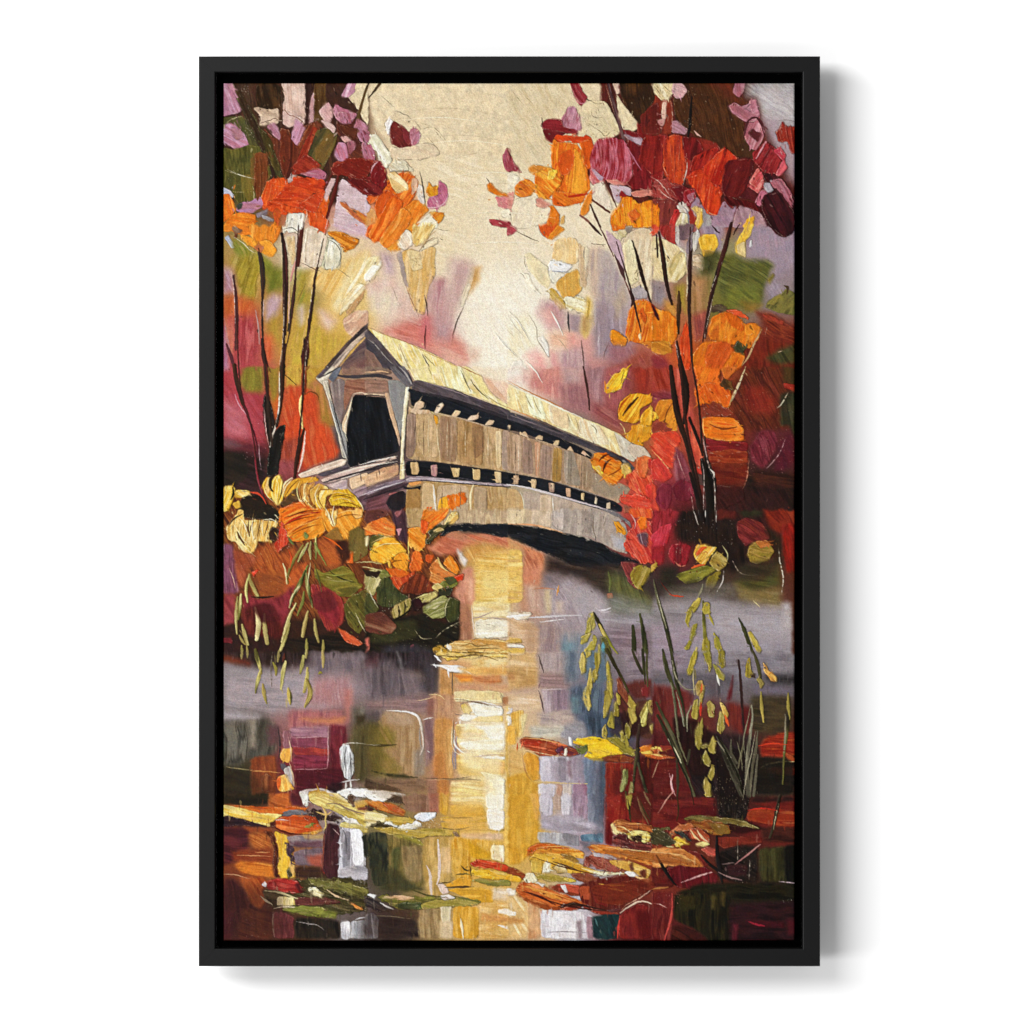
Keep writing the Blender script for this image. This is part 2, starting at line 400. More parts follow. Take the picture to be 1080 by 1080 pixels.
# P pigment(s) angle options : outline   L pigment(s) widths options : path   X pigment(s) count size : box
STROKES = """
T 236 88 1
P e6d4b0,e2cfaa,ead9b8 20 f6 e0 h.1 j.04 : 165,-10 405,-10 400,60 440,90 470,130 420,160 440,200 400,260 260,260 215,190 230,110 190,70
P dcc9a4,d8c59e,e0ceaa 25 f14 e0 h.1 j.04 : 300,-20 420,-20 410,60 340,90 290,60
P e8d8b8,ecdcc0 60 f20 e0 h.1 j.03 : 270,130 400,120 410,200 360,240 260,200
P f6eedc,f4e8d2 60 f14 e0 h.1 j.03 : 245,200 340,190 350,260 325,335 265,310 245,255
P 7a4420,5c2c18,8a4c22,4a2416 60 f2 e0 h.2 j.08 : -10,420 40,440 110,430 190,440 250,490 250,560 200,580 -10,570
P 2c1a12,3a2016 60 f3 e0 h.2 : -10,560 120,565 200,530 255,540 255,600 -10,605
P 42241a,3a2018,4f2c1c 80 f2 e0 h.2 : -10,-10 150,-10 152,60 170,95 180,125 120,128 60,130 -10,120
P 4a1a16,5a2018,3e1a12 80 f2 e0 h.2 : 385,-10 560,-10 570,40 602,100 602,150 560,130 500,130 440,140 400,110 375,95 400,60
P e5d2ae,dfcba6 60 f1 e0 h.2 j.03 : 148,-10 400,-10 395,40 300,80 200,75 160,50
T 236 88 7.2
// top left foliage
P 47301f,3a2418,4f3322 82 : 50,-20 445,-20 462,200 430,430 300,580 240,360 200,180 110,80
P 4a2a1c,5a3020 80 : 200,20 440,10 430,190 260,180 r2 e0
P d2b3a2,c8a695,dcc0b0 88 e.2 : 432,-20 632,-20 622,292 600,312 470,305 452,210 465,100
P 3a1f18,2f1712 88 : 622,-20 674,-20 645,300 620,315 625,150
P b98a8a,c09a98 92 : 662,110 685,60 692,120 684,290 650,310 655,200
P 4d3218,5c4020,43290f 85 : 690,-20 785,-20 775,240 720,300 690,290
P 3b2117,452a1c 60 : 775,-20 960,-20 885,95 1035,185 1000,250 880,180 780,150
P dcc8a0,e4d0ac 80 : 985,-20 1095,-20 1095,330 1020,190 940,105
P d29cb4,c588a8,dcb4c4 110 : 893,95 960,-20 1003,-20 990,62 945,108
L 3a2a14,59401f 2.4,2.8,3.2 : 1090,20 1050,140 1018,275
P 4a4a24,555528,3d3d1e 70 : -10,262 140,250 210,330 300,480 180,480 150,380 60,290 -10,330
P 393018,4a4423,332a16 68 : 55,20 120,60 200,200 310,400 420,600 450,740 375,740 300,540 190,350 130,170
P c68fb4,b87da2,cfa2bf 65 : -10,-20 45,10 100,130 138,212 40,240 -10,246
P dcb0c0,b9809a 62 : 10,-20 50,-20 120,90 100,110
P c486a0,d4a4c8,b97898 30 : -10,330 55,298 120,345 160,400 190,470 100,505 40,470 -10,440
P a87080,8f6058 40 : 60,330 130,360 150,410 100,430 70,390 a.7
P 4c4b1e,5d5a26,444518,66602a 87 e.1 : -10,480 60,510 190,470 290,480 340,560 355,700 300,830 220,930 120,930 60,820 -10,790
P 6b4420,7a5626,85501f 88 e.1 r2 : 215,530 330,540 350,690 262,850 205,700 a.75
P 7d6a28,8a6a2c 87 a.6 e0 : 130,700 200,690 240,880 190,910 140,800
L e0cfa8 .4,.7,.3 d.45 : 10,660 90,690 210,715
L d8c898 .3,.6,.2 : 70,822 140,826 155,825
L d8cc9c .4,.9,.4 : 222,780 232,880 235,930
L 2b1a12,3a2016 3.5,3,4 : 235,350 290,450 340,560 375,680 380,720
L d0c49c .3,.8,.3 d.3 : 100,60 150,190 190,290 240,390
L c8bc90 .4,.9,.3 : 30,290 80,262 145,248
X e0d2c0,b5a890 22 1.6 : 130,20 190,90
X d8c8b0 14 1.3 : 150,340 240,400
// left mid: dark red/brown fan
P 5f2b1a,6d3520,4f2416 85 : 440,340 500,350 520,450 600,330 700,290 760,330 640,560 560,680 470,720 420,600 300,400 300,340 400,430
P d4b8a0,cbb094,b39880 20 h1 e.5 : 225,185 300,180 420,195 415,300 345,310 270,320 285,250
L 4a3020 .5,.8,.4 : 280,300 345,285 380,262 410,275
P c087a8,ae7496,cd9dba 60 : 330,318 400,305 435,430 420,432 375,385
P d8bcb0,caa89c 100 : 450,210 560,250 610,280 600,310 500,330 450,310
P c68ca8,d29dba,b97f9c 115 : 550,270 600,310 612,345 580,430 550,485 510,460 520,380
L 7a4030 .5,.8,.4 : 460,200 490,240 540,250 600,290 612,320
P 7c3a20,8a4424,6a2c18 110 : 640,330 685,300 700,320 600,470 520,600 500,560 560,480
P 4f4722,3f3a1e,5b4c26,6a5526 118 h.9 : 600,470 690,370 780,330 860,380 850,450 770,620 740,680 680,600 600,520
P 6a4e24,7a5826 118 a.8 e0 : 700,500 800,380 850,390 760,600 700,590
P 3a3320 118 a.8 e0 : 610,480 690,390 710,410 640,530
P d8b4ac,c89c98 60 h1 e.5 : 730,200 790,140 830,220 815,290 770,285 735,240
P d0a8a0,e0c0b4 35 h1 e.5 : 740,285 790,280 850,340 840,375 790,340
P 5a2a1c,6a3220,4a2018 40 : 860,260 1000,240 985,380 1040,450 1060,560 980,600 920,560 930,450 860,380
P c27a98,b06a8a,d494ac 75 h.8 : 830,200 850,160 900,190 1010,235 960,305 900,300 850,265
P b5708c,c88aa4,a05878 70 : 985,340 1010,270 1090,320 1090,450 1040,440
P c07e9a,c890b2,c06a80 70 : 840,540 870,450 920,460 945,530 930,590 880,600
P a86a88,8a4a60 80 : 930,450 980,430 1000,480 960,540
P d0a098,c09088 30 h1 : 890,410 950,395 960,430 920,450
P 8a2c1c,98341e,7a2418,a03c20 20 : 830,600 930,590 1000,570 1090,560 1090,700 940,690 820,690
P 8e2e20,7a2418 30 : 930,690 1090,650 1090,830 1010,800
P c090a8,b87088 70 h.9 : 1045,460 1090,420 1090,590 1060,560
P c07090,b86a88,d09aac 8 h.9 e.4 : 550,680 590,640 720,645 780,690 770,730 690,720 620,700
P b8988c,c0a8a0 110 : 470,700 500,660 520,700 560,700 530,760 490,750
L 1f1a12 .8,1.4,.6 : 560,560 530,640 510,720
P 8a3420,7a2a1c,962f1c 20 : 520,610 640,540 700,620 600,650 560,690 525,690
// orange knife strokes
P d8501a,e05a1c,c84418,e06a28 100 h1 : 320,750 400,720 485,725 490,790 380,900 300,960 285,870
P c23c18,b83414,d04a1c,a83010 10 h1 e.4 r2 : 490,770 560,700 770,735 740,850 700,940 600,950 480,960 300,940 400,870
P d8501c,cc4616 100 : 290,930 500,930 470,1000 330,960
P dc5c1c,e8761f,d05018 100 h1 : 770,830 800,860 790,920 800,990 730,1080 660,1080 640,990 720,930
P d05a20,b84a1c 100 : 380,960 430,960 410,1090 390,1090
P c98aa0,b87a98,c08cc0 5 : 90,960 130,910 200,900 280,860 300,920 240,970 150,1000
P 3a4a34 40 : 100,930 140,910 130,950 105,960
P 8a9ac0,c8c8d8 30 h1 : -10,790 40,810 75,850 50,870 -10,840
P dc6a1c,e27a20,c85a18,e88a30 75 h1 e.5 : -10,850 40,840 70,900 90,960 60,1000 -10,1060
P e07818,d86c18,ec8c28 8 h1 e.4 : 60,1000 120,980 240,1000 240,1060 160,1095 -10,1095
P 5a4a4a,8a8090 150 : 250,990 330,950 330,1000 260,1020
P 9a98a0,6a6060 10 : 290,1000 375,1030 370,1045 300,1030
P d8b4b0,ccaaa4 105 e.2 : 800,720 850,720 780,900 760,850
L 6a241a,4a1814 2,3.4,3 : 872,690 840,830 800,950 770,1090
L 5a2018 1.5,1.8,1 : 820,690 780,780 750,850
P ccb0b4,d4bcc0,c4a8b0 15 e.1 : 890,720 1000,790 1090,850 1090,1090 830,1090 850,940
P b8603c,c87830,d88a30 40 h1 : 885,900 915,900 950,945 1000,960 1090,1010 1090,1080 980,1010 920,950
P d8d0bc,c8c0a8 95 h.8 e.5 : 480,1000 520,970 600,990 590,1090 470,1090
L e8e0c8 .4,1,.5 : 630,950 635,1000 600,1090
X d8b8a0,b89080 20 1.2 : 620,620 780,700
T 386 88 7.2
// sky scratches and petals
P e0ccaa,d8c29c 25 e0 h.1 f6 a.6 : 300,120 700,250 760,420 600,360 380,230
L 6a5a48 .2,.5,.2 : 110,90 160,130 215,182
L 4a3a30 .3,.7,.3 d.3 : 240,208 300,245 350,275 340,278 275,265
L 8a7860 .2,.6,.2 d.4 : 330,340 420,352 500,322 560,370 610,440 620,480
L 7a6850 .2,.5,.2 d.4 : 500,330 540,380 600,450
L 6a5844 .2,.6,.2 d.3 : 470,410 520,470 572,525
L 8a7860 .2,.5 d.5 : 350,275 440,310 500,325
L a08a70 .2,.5,.2 d.5 : 500,590 640,595
L b09a78 .2,.5,.2 d.5 : 640,580 850,520 1030,530
X b8a584,a89474 90 2.2 q35 v14 a.4 : 250,10 1070,480
X c0ac88,efe0c0 110 1.6 q10 v30 a.4 : 420,400 1070,1070
X efe2c4 40 2.4 q40 v14 a.35 : 450,150 800,420
L 3a2a1c,5a4024 3.2,2.5,1.2 : 105,0 70,50 20,110
L 2a1c12 1.5,1 : 20,0 0,40
P e4dcd8,f0e8e0,d8c8c8 100 h1.1 e.4 : 150,300 180,255 205,260 195,310 180,390 160,380
P e2cfae,d8c4a0 20 h.9 e.4 : 180,260 230,210 330,260 380,300 420,350 330,340 220,290
P 5f1c1a,6e2622,521614 60 h.8 e.4 : 185,325 205,290 260,310 320,370 350,460 335,515 270,490 200,460 185,400
P 8a3038,742428 70 : 280,340 330,370 345,430 330,470 290,430 a.85
P bc7088,c88aa0,aa5c78 110 h1 e.4 : 335,350 390,345 412,390 395,450 360,475 340,440
L d8b8c0 .5,1,.5 : 412,375 405,430 380,460
P e0ccaa,d8c0a0 20 e.5 h.9 : 190,480 260,500 420,460 520,470 560,540 400,580 240,570 180,540
P e9e2c8,dcd6b8,f0ead8 60 h1.2 e.5 : 0,430 30,392 80,395 110,430 170,520 195,580 150,650 110,600 85,510 30,480
L b0a890 .4,.7,.4 : 110,430 95,470 85,510
P b0607c,c07c98,9c4a6a 75 h.9 : -10,470 30,465 70,520 65,590 10,620 -10,600
P a06078 70 : -10,340 25,370 15,400 -10,390
P 7a1c22,8c262c,641418 110 h.9 e.4 : 20,640 60,590 110,590 150,660 145,720 100,760 40,740
L dcb0b8 .5,1.2,.4 : 90,600 50,620 25,660 40,690
P e2d8bc,d4c8a8,eee4cc 35 h1.2 e.5 : 170,640 210,595 290,590 340,640 360,665 260,660 190,670
L 4a4430 .3,.6,.3 : 190,660 250,665 340,665 300,605 350,640
P 7a1e22,8a2824,6a1418 30 : -10,720 80,700 160,730 140,800 60,830 -10,830
X d8a8a8,c08080 26 1.3 : 10,700 140,800
P d8601a,e07420,c85016,e88a34 120 h1.1 e.4 : 80,860 160,740 260,680 330,680 400,740 390,820 330,910 290,960 180,1090 90,1090 80,960
P e28a28,e07820,f0a040 118 h1.1 : 190,1080 280,960 370,885 420,890 475,960 420,1010 360,1095 190,1095
P c44a14,d05818 105 h1 : 80,880 150,800 230,850 280,900 260,960 100,1095 60,1095
P e8cc98,dcb878,f0d8a8 35 h1.2 e.5 : 165,690 220,670 320,770 310,810 240,835 200,780
P c8a080,d8b090 80 e.3 : 350,720 390,730 385,800 350,850
P e4d8c8,d4c8bc 95 h1 e.4 : 385,850 400,770 430,780 445,920 410,890
L 4a4030 .4,1.2,1.4,.7 : 408,670 425,740 440,830 450,910
P c06a8c,d07c9c,b86090,d490ac 60 h1 e.4 : 465,900 490,860 540,850 560,740 610,780 625,850 600,920 530,945 470,940
P d89a20,c87818,e0a840 70 h1.2 e.5 : 455,820 480,750 500,790 545,780 540,850 480,860
L e0c0c0 .6,1.2,.6 : 470,940 540,945 610,900 630,820
P e8dcc0,f0e4cc,dcc8a0 140 h1 : 370,1095 480,980 530,1020 545,1095
P d8892a,c87020,e09a30 150 h1 e.4 : 480,975 590,985 595,1010 550,1070 520,1020
P d89c5c,cc8848 100 : 20,950 60,960 95,1040 60,1095 -10,1095 -10,990 a.9
P c84c18,d86424 100 : 0,870 60,830 110,830 60,900 30,920
P d8c8d0,ccb4c0 100 : -10,900 30,930 20,970 -10,990
// small petals right edge
P 8a2a38,b86078,782030 75 h1 e.4 : 1040,540 1070,490 1095,500 1095,670 1065,660 1045,610
P d87818,c8681c,e08c28 50 h1 e.4 : 922,770 945,755 1010,830 1095,850 1095,880 1000,850 930,810
P c8686c,d88c88,b85060 40 h.9 e.4 : 985,860 1095,865 1095,940 1050,950 1010,930
L 4a3a30 .2,.8,.3 : 910,712 935,745 940,770
P 8a2c38,a84050 30 h1 e.4 : 935,1030 990,1040 1095,1060 1095,1095 960,1080
P ece0c4 30 h.9 e.4 : 1030,965 1095,955 1095,1020 1040,1010
T 536 88 7.2
P d9c6a0,dfcca8,d2be96 60 e0 h.2 f4 : -10,-20 440,-20 470,160 260,300 340,430 330,600 160,630 40,560 -10,500
P e0cea8,d8c69c 65 e.2 h.5 : 560,170 620,130 740,140 850,350 820,400 640,450 560,370
X b8a480,a89470,efe0c0 130 1.8 q50 v40 a.5 : 0,0 460,560
L 7a6848 .2,.5,.2 d.3 : 20,40 60,100 110,150
L 6a5a44 .2,.5,.2 d.4 : 80,50 150,120 190,160
L 5a4a34 .3,.6,.2 d.25 : 620,130 680,160 750,140
L 6a5a40 .3,.6,.2 d.3 : 690,20 725,70 690,75 700,70
L 5a4a34 .2,.6,.2 d.3 : 625,200 640,260 720,262
L 5a4a34 .2,.6,.2 d.3 : 600,300 700,360 735,410 780,360 840,350
X 6a5a40,8a7850 34 2.2 q80 v70 a.6 : 570,190 740,410
P 8e2c3c,a04050,7c2030,b86070 60 h1 e.4 : 465,-20 530,-20 560,50 605,110 560,165 535,160 510,110 485,40
L d88a98 .5,1.4,.6 : 515,125 550,160 595,140
L 2a1c14 .4,1,.4 : 600,118 615,132 630,130
P c08098,d8a0b4,b06a88,cc94a8 105 h1.1 e.4 s.6 : 400,280 460,180 500,180 545,250 555,345 520,360 440,340 400,310
P 8a2430,741a26,a03844 10 h.9 e.4 : 255,300 300,270 400,275 410,330 520,360 520,390 430,370 330,360 265,345
P 701c22,5c141c 25 h.8 : 262,350 340,360 440,380 350,420 335,455 290,420
L 2a1c14 .4,1,.5 : 255,260 262,300 255,330
P c83c14,d84c18 20 h1 r2 : 340,400 520,390 600,410 640,440 640,470 460,440 360,440
P e07018,e88020,d86018,f09028 95 h1.1 e.5 : 340,420 380,450 520,455 560,530 600,660 620,800 600,830 450,850 430,900 340,910 340,700 330,560
P d85c14,cc5014,e06c1c 90 h1 : 540,440 630,430 655,480 630,560 625,640 600,650 570,550
P e89028,f0a030 92 h1.1 : 500,490 550,560 590,700 600,810 560,830 480,840 500,650
P d05014,c84814 92 a.8 : 400,540 480,500 500,560 460,690 400,700 380,620
P d4641c,e07c20,f0a838,dc7018 35 h1.3 e.5 : 210,640 290,640 370,660 360,720 420,700 400,760 360,820 300,870 240,880 200,810
P d8742c,e08828,c8601c 40 h1.1 e.5 : 50,790 90,740 160,730 210,790 170,850 110,870 60,840
P c87c2c,dc9038 20 h1 e.4 : 150,650 200,620 300,640 240,660 190,690
P f0c040,f8d058 100 h1.3 : 310,660 370,660 340,720 300,730
P dc6418,e07820,d05814 30 h1 : 340,820 440,830 590,850 560,900 420,935 340,915
L b83010 2,3,1.5 : 460,860 540,850 600,840
P e0882c,d8701c 105 h1.1 e.4 : 590,870 650,790 640,870 600,990 560,1010 550,960
P e08020,d87018 95 h1.1 e.4 : 300,940 340,930 390,1010 380,1095 290,1095
P d8a860 100 e.3 : 400,1030 430,1000 420,1060 395,1070
P d88c7c,e0a090 20 e.3 : -10,830 40,820 40,900 20,950 -10,950
P e8dcc0,f0e6d0 30 h.9 e.4 : -10,690 60,690 80,720 40,790 -10,810
P ecdcc0,e4d4b4 110 e.3 : 60,880 200,850 230,930 320,950 290,1050 150,1095 40,1095 20,980
P e0a890,c07868 30 h1 e.4 : 210,880 250,870 320,920 280,945 220,930
P 9a3c50,b0586a,8a2c40 75 h.9 e.4 : -10,510 20,560 50,620 105,675 40,665 -10,660
L 3a2018 .3,.9,.3 : 0,510 20,560 15,580
L 6a4a48,3a2020,8a6a68 2.5,3.2,3.2,3 : 755,-10 790,110 830,270 880,430
L d8c4a4 .3,.6,.3 : 740,10 770,110 810,240
P c8a090,dcbca4 75 h.8 e.4 : 790,-20 830,-20 850,70 820,80
P d8c6a0,e0cea8 70 h.7 e.4 : 820,80 870,160 940,240 990,290 985,340 940,370 880,350 840,250
P 4a2416,3e1c10,553018 85 h.7 : 860,-20 1095,-20 1095,200 1010,240 985,280 880,160 850,70
P 7a1c18,8c241c,661414 85 h.7 : 1010,210 1095,180 1095,480 1010,440 980,350 990,280
X e0d0b8 8 1 : 980,40 1030,260
P b090a8,c4a8b8 60 h1 e.4 : 880,385 950,390 1020,420 1010,485 930,450
P 6a1420,7a1c24 40 : 870,355 960,370 1010,380 1000,410 900,385
P a02c3c,b85868,8c2030,c46c7c,962434 92 h1 e.4 s1.4 b-5 : 625,560 650,470 690,425 790,415 880,430 950,560 940,700 910,770 840,760 760,740 680,700 625,640
P 781a22,64121a,8c2028 85 h.8 e.4 : 900,420 1000,480 1095,460 1095,810 940,800 900,760 950,700 945,580
L c0708c .5,1.5,.5 : 900,480 960,580 1010,660
P c85a58,d88078,c8506c 60 h1 e.4 : 625,650 660,650 700,720 740,745 640,770 620,720
P c0a0b8,d0b0c4 55 h1 : 640,645 720,720 700,740 650,690
P d88c7c,cc7468 12 h1 e.4 : 740,735 830,735 890,770 800,770
P dcc8b0,e8d8c0 100 e.3 : 650,770 720,745 760,850 790,960 700,930 640,870
P c0a4b0,d0b8c0 30 e.4 : 770,770 880,780 930,800 930,850 870,840 850,900 820,900
P 8a1c20,a02c30 80 e.4 : 860,810 930,880 870,900 845,850
P d0806c,c87868 5 h1 e.4 : 930,830 1000,810 1095,815 1095,850 960,860
L 5a3028 1.5,2.2,1 : 740,750 780,840 825,940
P e8901c,e0781a,f0a028,d86414 85 h1.2 e.5 : 780,1000 850,930 870,870 920,860 990,920 1095,880 1095,1095 780,1095
P c8501c,d86424 40 a.8 h1 : 900,990 960,950 1000,1010 950,1060
L 5a3024,6a3c2c 2,2.6,2 : 640,885 700,930 770,980
L 4a2c20 1.8,2.4,1.8 : 625,920 660,1010 700,1090
L 8a5a4c,6a3830 2,2.4 : 545,1000 600,1040 650,1095
T 688 88 7.2
P 4a2a16,40220f,553018,3a1f10 75 h.6 e.2 : 210,-20 640,-20 650,90 740,150 600,170 690,280 700,400 800,560 760,640 620,560 480,470 350,420 280,360 180,290 160,110
P 662818,7a2c1a 60 a.8 f4 e0 : 430,-20 640,-20 620,100 740,150 640,160 560,90
P 7a2a1c,8c3420,6a2018 95 h.7 : -10,90 80,110 150,130 150,380 -10,400
P e8d4a8,d8c090,f0e0bc 65 h1.2 e.5 : -10,-20 170,-20 160,70 130,120 70,130 20,70 -10,50
L 5a5030 .4,.6,.3 : 20,30 60,80
L 6a6038 .4,.6,.3 : 90,20 130,60
X fff0c8,6a6040 30 2.4 q60 v15 : 0,0 150,110
P d0a0a0,dcb4b0,c48c98 20 h1 e.4 : 160,-20 220,-10 260,50 230,100 180,110 150,60
P a05040,b87060 95 a.8 : 70,130 110,130 100,270 60,310 80,210
L d0a08c .5,1.4,.5 d.3 : 140,140 155,220 150,300
P c08c9c,b07c90,c898a8 30 h.9 e.4 : 150,290 190,290 270,350 250,385 150,370
L 150f0c,241610 1.5,3,3.4,2 : 300,100 290,210 285,330 270,410
X e0c8a0 14 1.2 : 260,30 330,120
X e0c8a0 16 1.2 : 250,260 310,340
L d8a898 .6,2,.5 : 320,360 345,390 370,405
X f0d8b0 5 1 : 400,260 440,390
P b06880,c07c90,9c5068 85 h.9 : 640,-20 710,-20 690,60 660,100 615,70
P a8a09c,bcb6b2,9a9296,c8c4c0 35 h.3 e0 f4 : 715,-20 1095,-20 1095,280 1000,270 850,260 800,130 720,90
P b098a4,a890a0 60 h.3 e0 f4 : 830,260 960,270 960,420 1095,540 1095,760 1030,720 1000,560 900,440
X d8d4cc 40 2.4 q35 v30 a.3 : 720,0 1070,240
P b87890,c88ca4,a86880 35 h.9 e.4 : 585,165 640,155 700,200 800,240 720,290 680,270 600,210
P c08898,b87c90 150 h.8 : 680,180 780,130 820,250 760,230
P c07c88,a85c6c,d0949c 110 h1 e.4 : 700,400 715,310 750,265 810,270 850,360 830,440 780,510 740,480
P 5a2228,4a181c 40 : 720,370 760,350 830,390 800,440
L 5a2830 1,2.4,1 : 700,400 720,300 770,255 830,280 850,350
P 7a1c24,8c2a30,681418,5c1014 125 h1 e.4 : 780,560 860,440 940,500 1010,570 960,650 900,690 830,660
L d88c94 1,2,.8 : 865,440 830,520 810,550
P c03848,d05868,a82838 40 h1.1 e.4 : 930,510 970,480 1010,540 1000,570 960,550
P d0606c,c04c5c 120 h1 e.4 : 990,580 1025,640 980,690 925,680
P 8e2418,9c3020,7a1c14,a83c2c 80 h1.2 e.5 s.7 : 940,370 970,350 990,290 1010,330 1095,330 1095,520 1060,530 1030,440 960,440
X e8a090 12 1.6 : 980,330 1090,440
L 5a4a44 .3,.6,.3 : 960,285 1000,272 1090,290
P 4c1614,5c1c18,3e1010 100 h.7 : 620,560 790,580 800,640 720,760 700,850 560,850 570,700
P a02820,8c2018,b83420 100 h.8 : 260,420 480,480 640,560 600,700 540,830 260,740 250,560
P 7a201a,8a281e 80 : 280,400 480,450 520,500 430,600 290,640 a.85
P b83018,c4381c,a82814 100 h1 b6 : 250,720 340,650 560,720 620,560 640,580 520,850 500,1000 480,1010 410,970 350,830
P c03c1c,a83018 95 h1.1 e.3 : 90,700 100,460 170,390 250,410 270,500 255,720 150,720
P 9c2820,8a1e1c,b04038 90 h.9 : -10,400 110,390 90,560 80,740 -10,760
P 8e2c28,a04038,7a2020 50 h1 r2 : -10,760 60,720 220,750 240,800 200,880 100,880 -10,850
X e0b0a0,d09080 46 2 q40 v30 : 0,700 190,880
L d8a898 .5,1.2,.5 d.25 : 265,600 260,680 230,760
P 7a1a20,601420 60 h.9 : 130,800 230,780 330,820 300,900 240,930 200,880
P 902440,b05070 110 h1 e.4 : 240,880 300,820 330,860 300,930 250,930
P 6c2824,7c3028,8a3830 100 h.7 : -10,880 160,880 200,900 160,1000 130,1095 40,1095 -10,940
P f08c1c,e87814,d86414 95 h1.2 e.4 : -10,900 50,940 50,1095 -10,1095
P b88cac,9c7c9c,a888a8 60 e.2 : 330,850 400,970 480,1010 540,900 640,920 600,1095 400,1095 290,950
L d8b8a0 .4,1.2,.4 d.3 : 380,900 420,970 500,1005
P 6a1a20,7c2428,561418 70 h.8 e.4 : 550,870 590,850 640,900 610,950 570,920
P c04848,d06864,b03c40 120 h1 e.4 : 720,770 800,640 850,720 840,780 800,830 760,810
P 4a1418,5c1c20 60 h.7 : 700,790 780,820 800,900 700,870 640,860
P c06880,b85870 115 h1 e.4 : 780,910 830,800 880,830 830,930
P c8c4cc,b0a8b4 40 h1.2 e.4 : 850,760 890,740 915,810 890,825 850,800
P 401018,33101a,4c1820 60 h.7 e.3 : 830,690 920,680 1000,740 1050,820 1095,900 1095,1095 880,1095 820,960 900,830
P c07c90,a85c74,b86c84 70 h1 e.4 : 900,740 980,720 1050,830 1070,910 1020,960 1030,870 980,840
P 5a1a24,6a2430 130 : 1000,1050 1095,980 1095,1095 960,1095
P a07888,b08c98 70 e.3 : 640,960 700,900 800,960 880,1095 600,1095
P d8c8b8,c0b8b0 70 h1 : 190,920 230,900 280,960 250,990 200,970
P e8d8b0,d0c090,f0e8d0 100 h1.2 e.5 : 180,1060 220,980 280,1000 260,1095 170,1095
P b8282c,c83c34 110 h1 : 130,1060 170,960 200,960 160,1095 130,1095
P f0dc90,e8cc70,f8e8b0 90 h1.2 e.4 : 300,950 330,935 385,960 375,1095 340,1095 350,1000
P b0aca4,988c90 90 e.3 : 385,950 430,990 450,1095 380,1095
P f0b838,e8a828,f8c850 100 h1.1 e.4 : 690,1095 720,1030 770,1010 765,1095
T 236 238 7.2
P dc7c1e,e88c28,d0701c,f0a040 95 h1.1 e.4 s.8 : 190,40 200,-20 440,-20 410,100 330,170 250,160
P e08c28,e89a30 60 h1.1 e.4 : 130,60 200,90 250,130 340,110 400,180 370,240 320,215 210,160 140,110
P dc7820,e0882c 10 h1 : -10,-20 180,-20 200,60 130,70 60,40 -10,40
P 6a3a24,8a6a50 40 h1 r2 : 60,10 130,30 110,70 90,90
P d8d4d8,a8b0c4 60 h.9 : 10,90 40,80 80,170 60,170
P 8aa030,9aaa38,78902a,a8b448 60 h.5 e0 f1.5 : 60,110 130,110 210,180 300,230 370,290 360,360 280,360 180,270 90,240
L d8d0b0 .5,1.2,.5 : 80,90 150,130 200,190 250,210
P a89828,b8a838,908020,c0b050 108 h.4 e0 f3 : 60,240 260,220 290,300 270,520 240,600 110,520 70,360
P 6a7a20,788428,5c6c1c 110 h.4 e0 f3 : 310,290 460,330 460,480 330,520 310,420
P a88830,b89838 95 h.3 e0 f5 : 310,530 420,640 450,900 330,860
P e09870,d88c60,d8a890 80 f4 e0 h.2 a.0 : 0,0 1,0 1,1
P b888a0,a87c98,c4a0b0 60 f3 e0 h.3 : -10,320 50,330 80,400 80,500 -10,520
P c0602c,b85428,cc7040 95 f3 e0 h.3 : -10,540 240,560 240,700 90,720 -10,720
P a83c44,b04850,98343c,bc5a58 95 f4 e0 h.3 : 90,680 240,680 270,900 230,1000 110,1095 -10,1095 60,900
P b85048,c8785c 95 f3 e0 h.3 : -10,700 70,700 80,1000 -10,900
P b878a8,c898b8 100 f2 e0 h.3 : -10,760 20,820 40,1095 -10,1095
P c8a8a8,b898a0,d4b8b0 95 f2.5 e0 h.4 : 320,560 380,520 440,550 420,650 330,730 310,640
P cc5028,d8643c,c04420 95 f3 e0 h.3 : 310,830 370,840 360,1000 320,1040
P dcc8a0,d0b080,e4d4b4 95 h.6 e.3 : 480,90 540,80 545,250 520,300 490,200
P e4d4b8,d8c4a4,ece0c8 90 h.7 e.4 : 450,-20 560,-20 560,60 500,30 450,60
L 5a4a3c .4,.7,.4 : 455,55 500,25 530,40 560,68
P e4cdb4,dcc2a4,e8d4bc 100 h.7 e.3 : 615,20 700,20 740,60 760,100 700,340 570,300 600,200
P e0d8bc,ccc8a8,e8e4d0 100 h1 e.5 : 770,90 860,110 890,190 880,330 760,325 740,310
L 6a6850 .3,.8,.4 : 860,150 845,220 870,260 860,320
L 4a4030 .4,.8,.3 : 780,90 850,100 890,170
P d0b0b8,c8a8b4,d8c0c4 20 f2 e0 h.4 : 800,-20 1095,-20 1095,90 1030,80 900,60
P d88428,e09838,c87020,ecb048 25 h1.1 e.4 : 780,50 860,40 960,80 1010,100 1000,160 920,200 900,130
L 5a3018 .6,1.6,.6 : 1025,105 980,160 905,200
P e0b868,d8a858,e8c47c,dcb468 118 f3 e0 h.4 : 640,340 860,330 1095,190 1095,330 900,560 860,700 780,500 620,450
P ecd8a4,e4c888,f4e8c4 122 f2 e0 h.4 : 960,300 1095,200 1095,420 980,500 860,680 820,600
P a89c30,b8a83c,8a9030 110 f3 e0 h.4 : 550,340 650,350 620,480 700,560 560,640 550,520
P c8a840,d0b048,b89838,d8b858 98 f4 e0 h.3 : 540,700 700,650 800,840 960,850 840,980 780,1095 480,1095 490,900
P d8b098,e0c0a8 60 f3 e0 h.4 : 720,640 760,640 860,720 800,800 740,750
P c8b8b0,d8c0b8 95 f2.5 e0 h.3 : 570,620 600,610 610,720 580,760
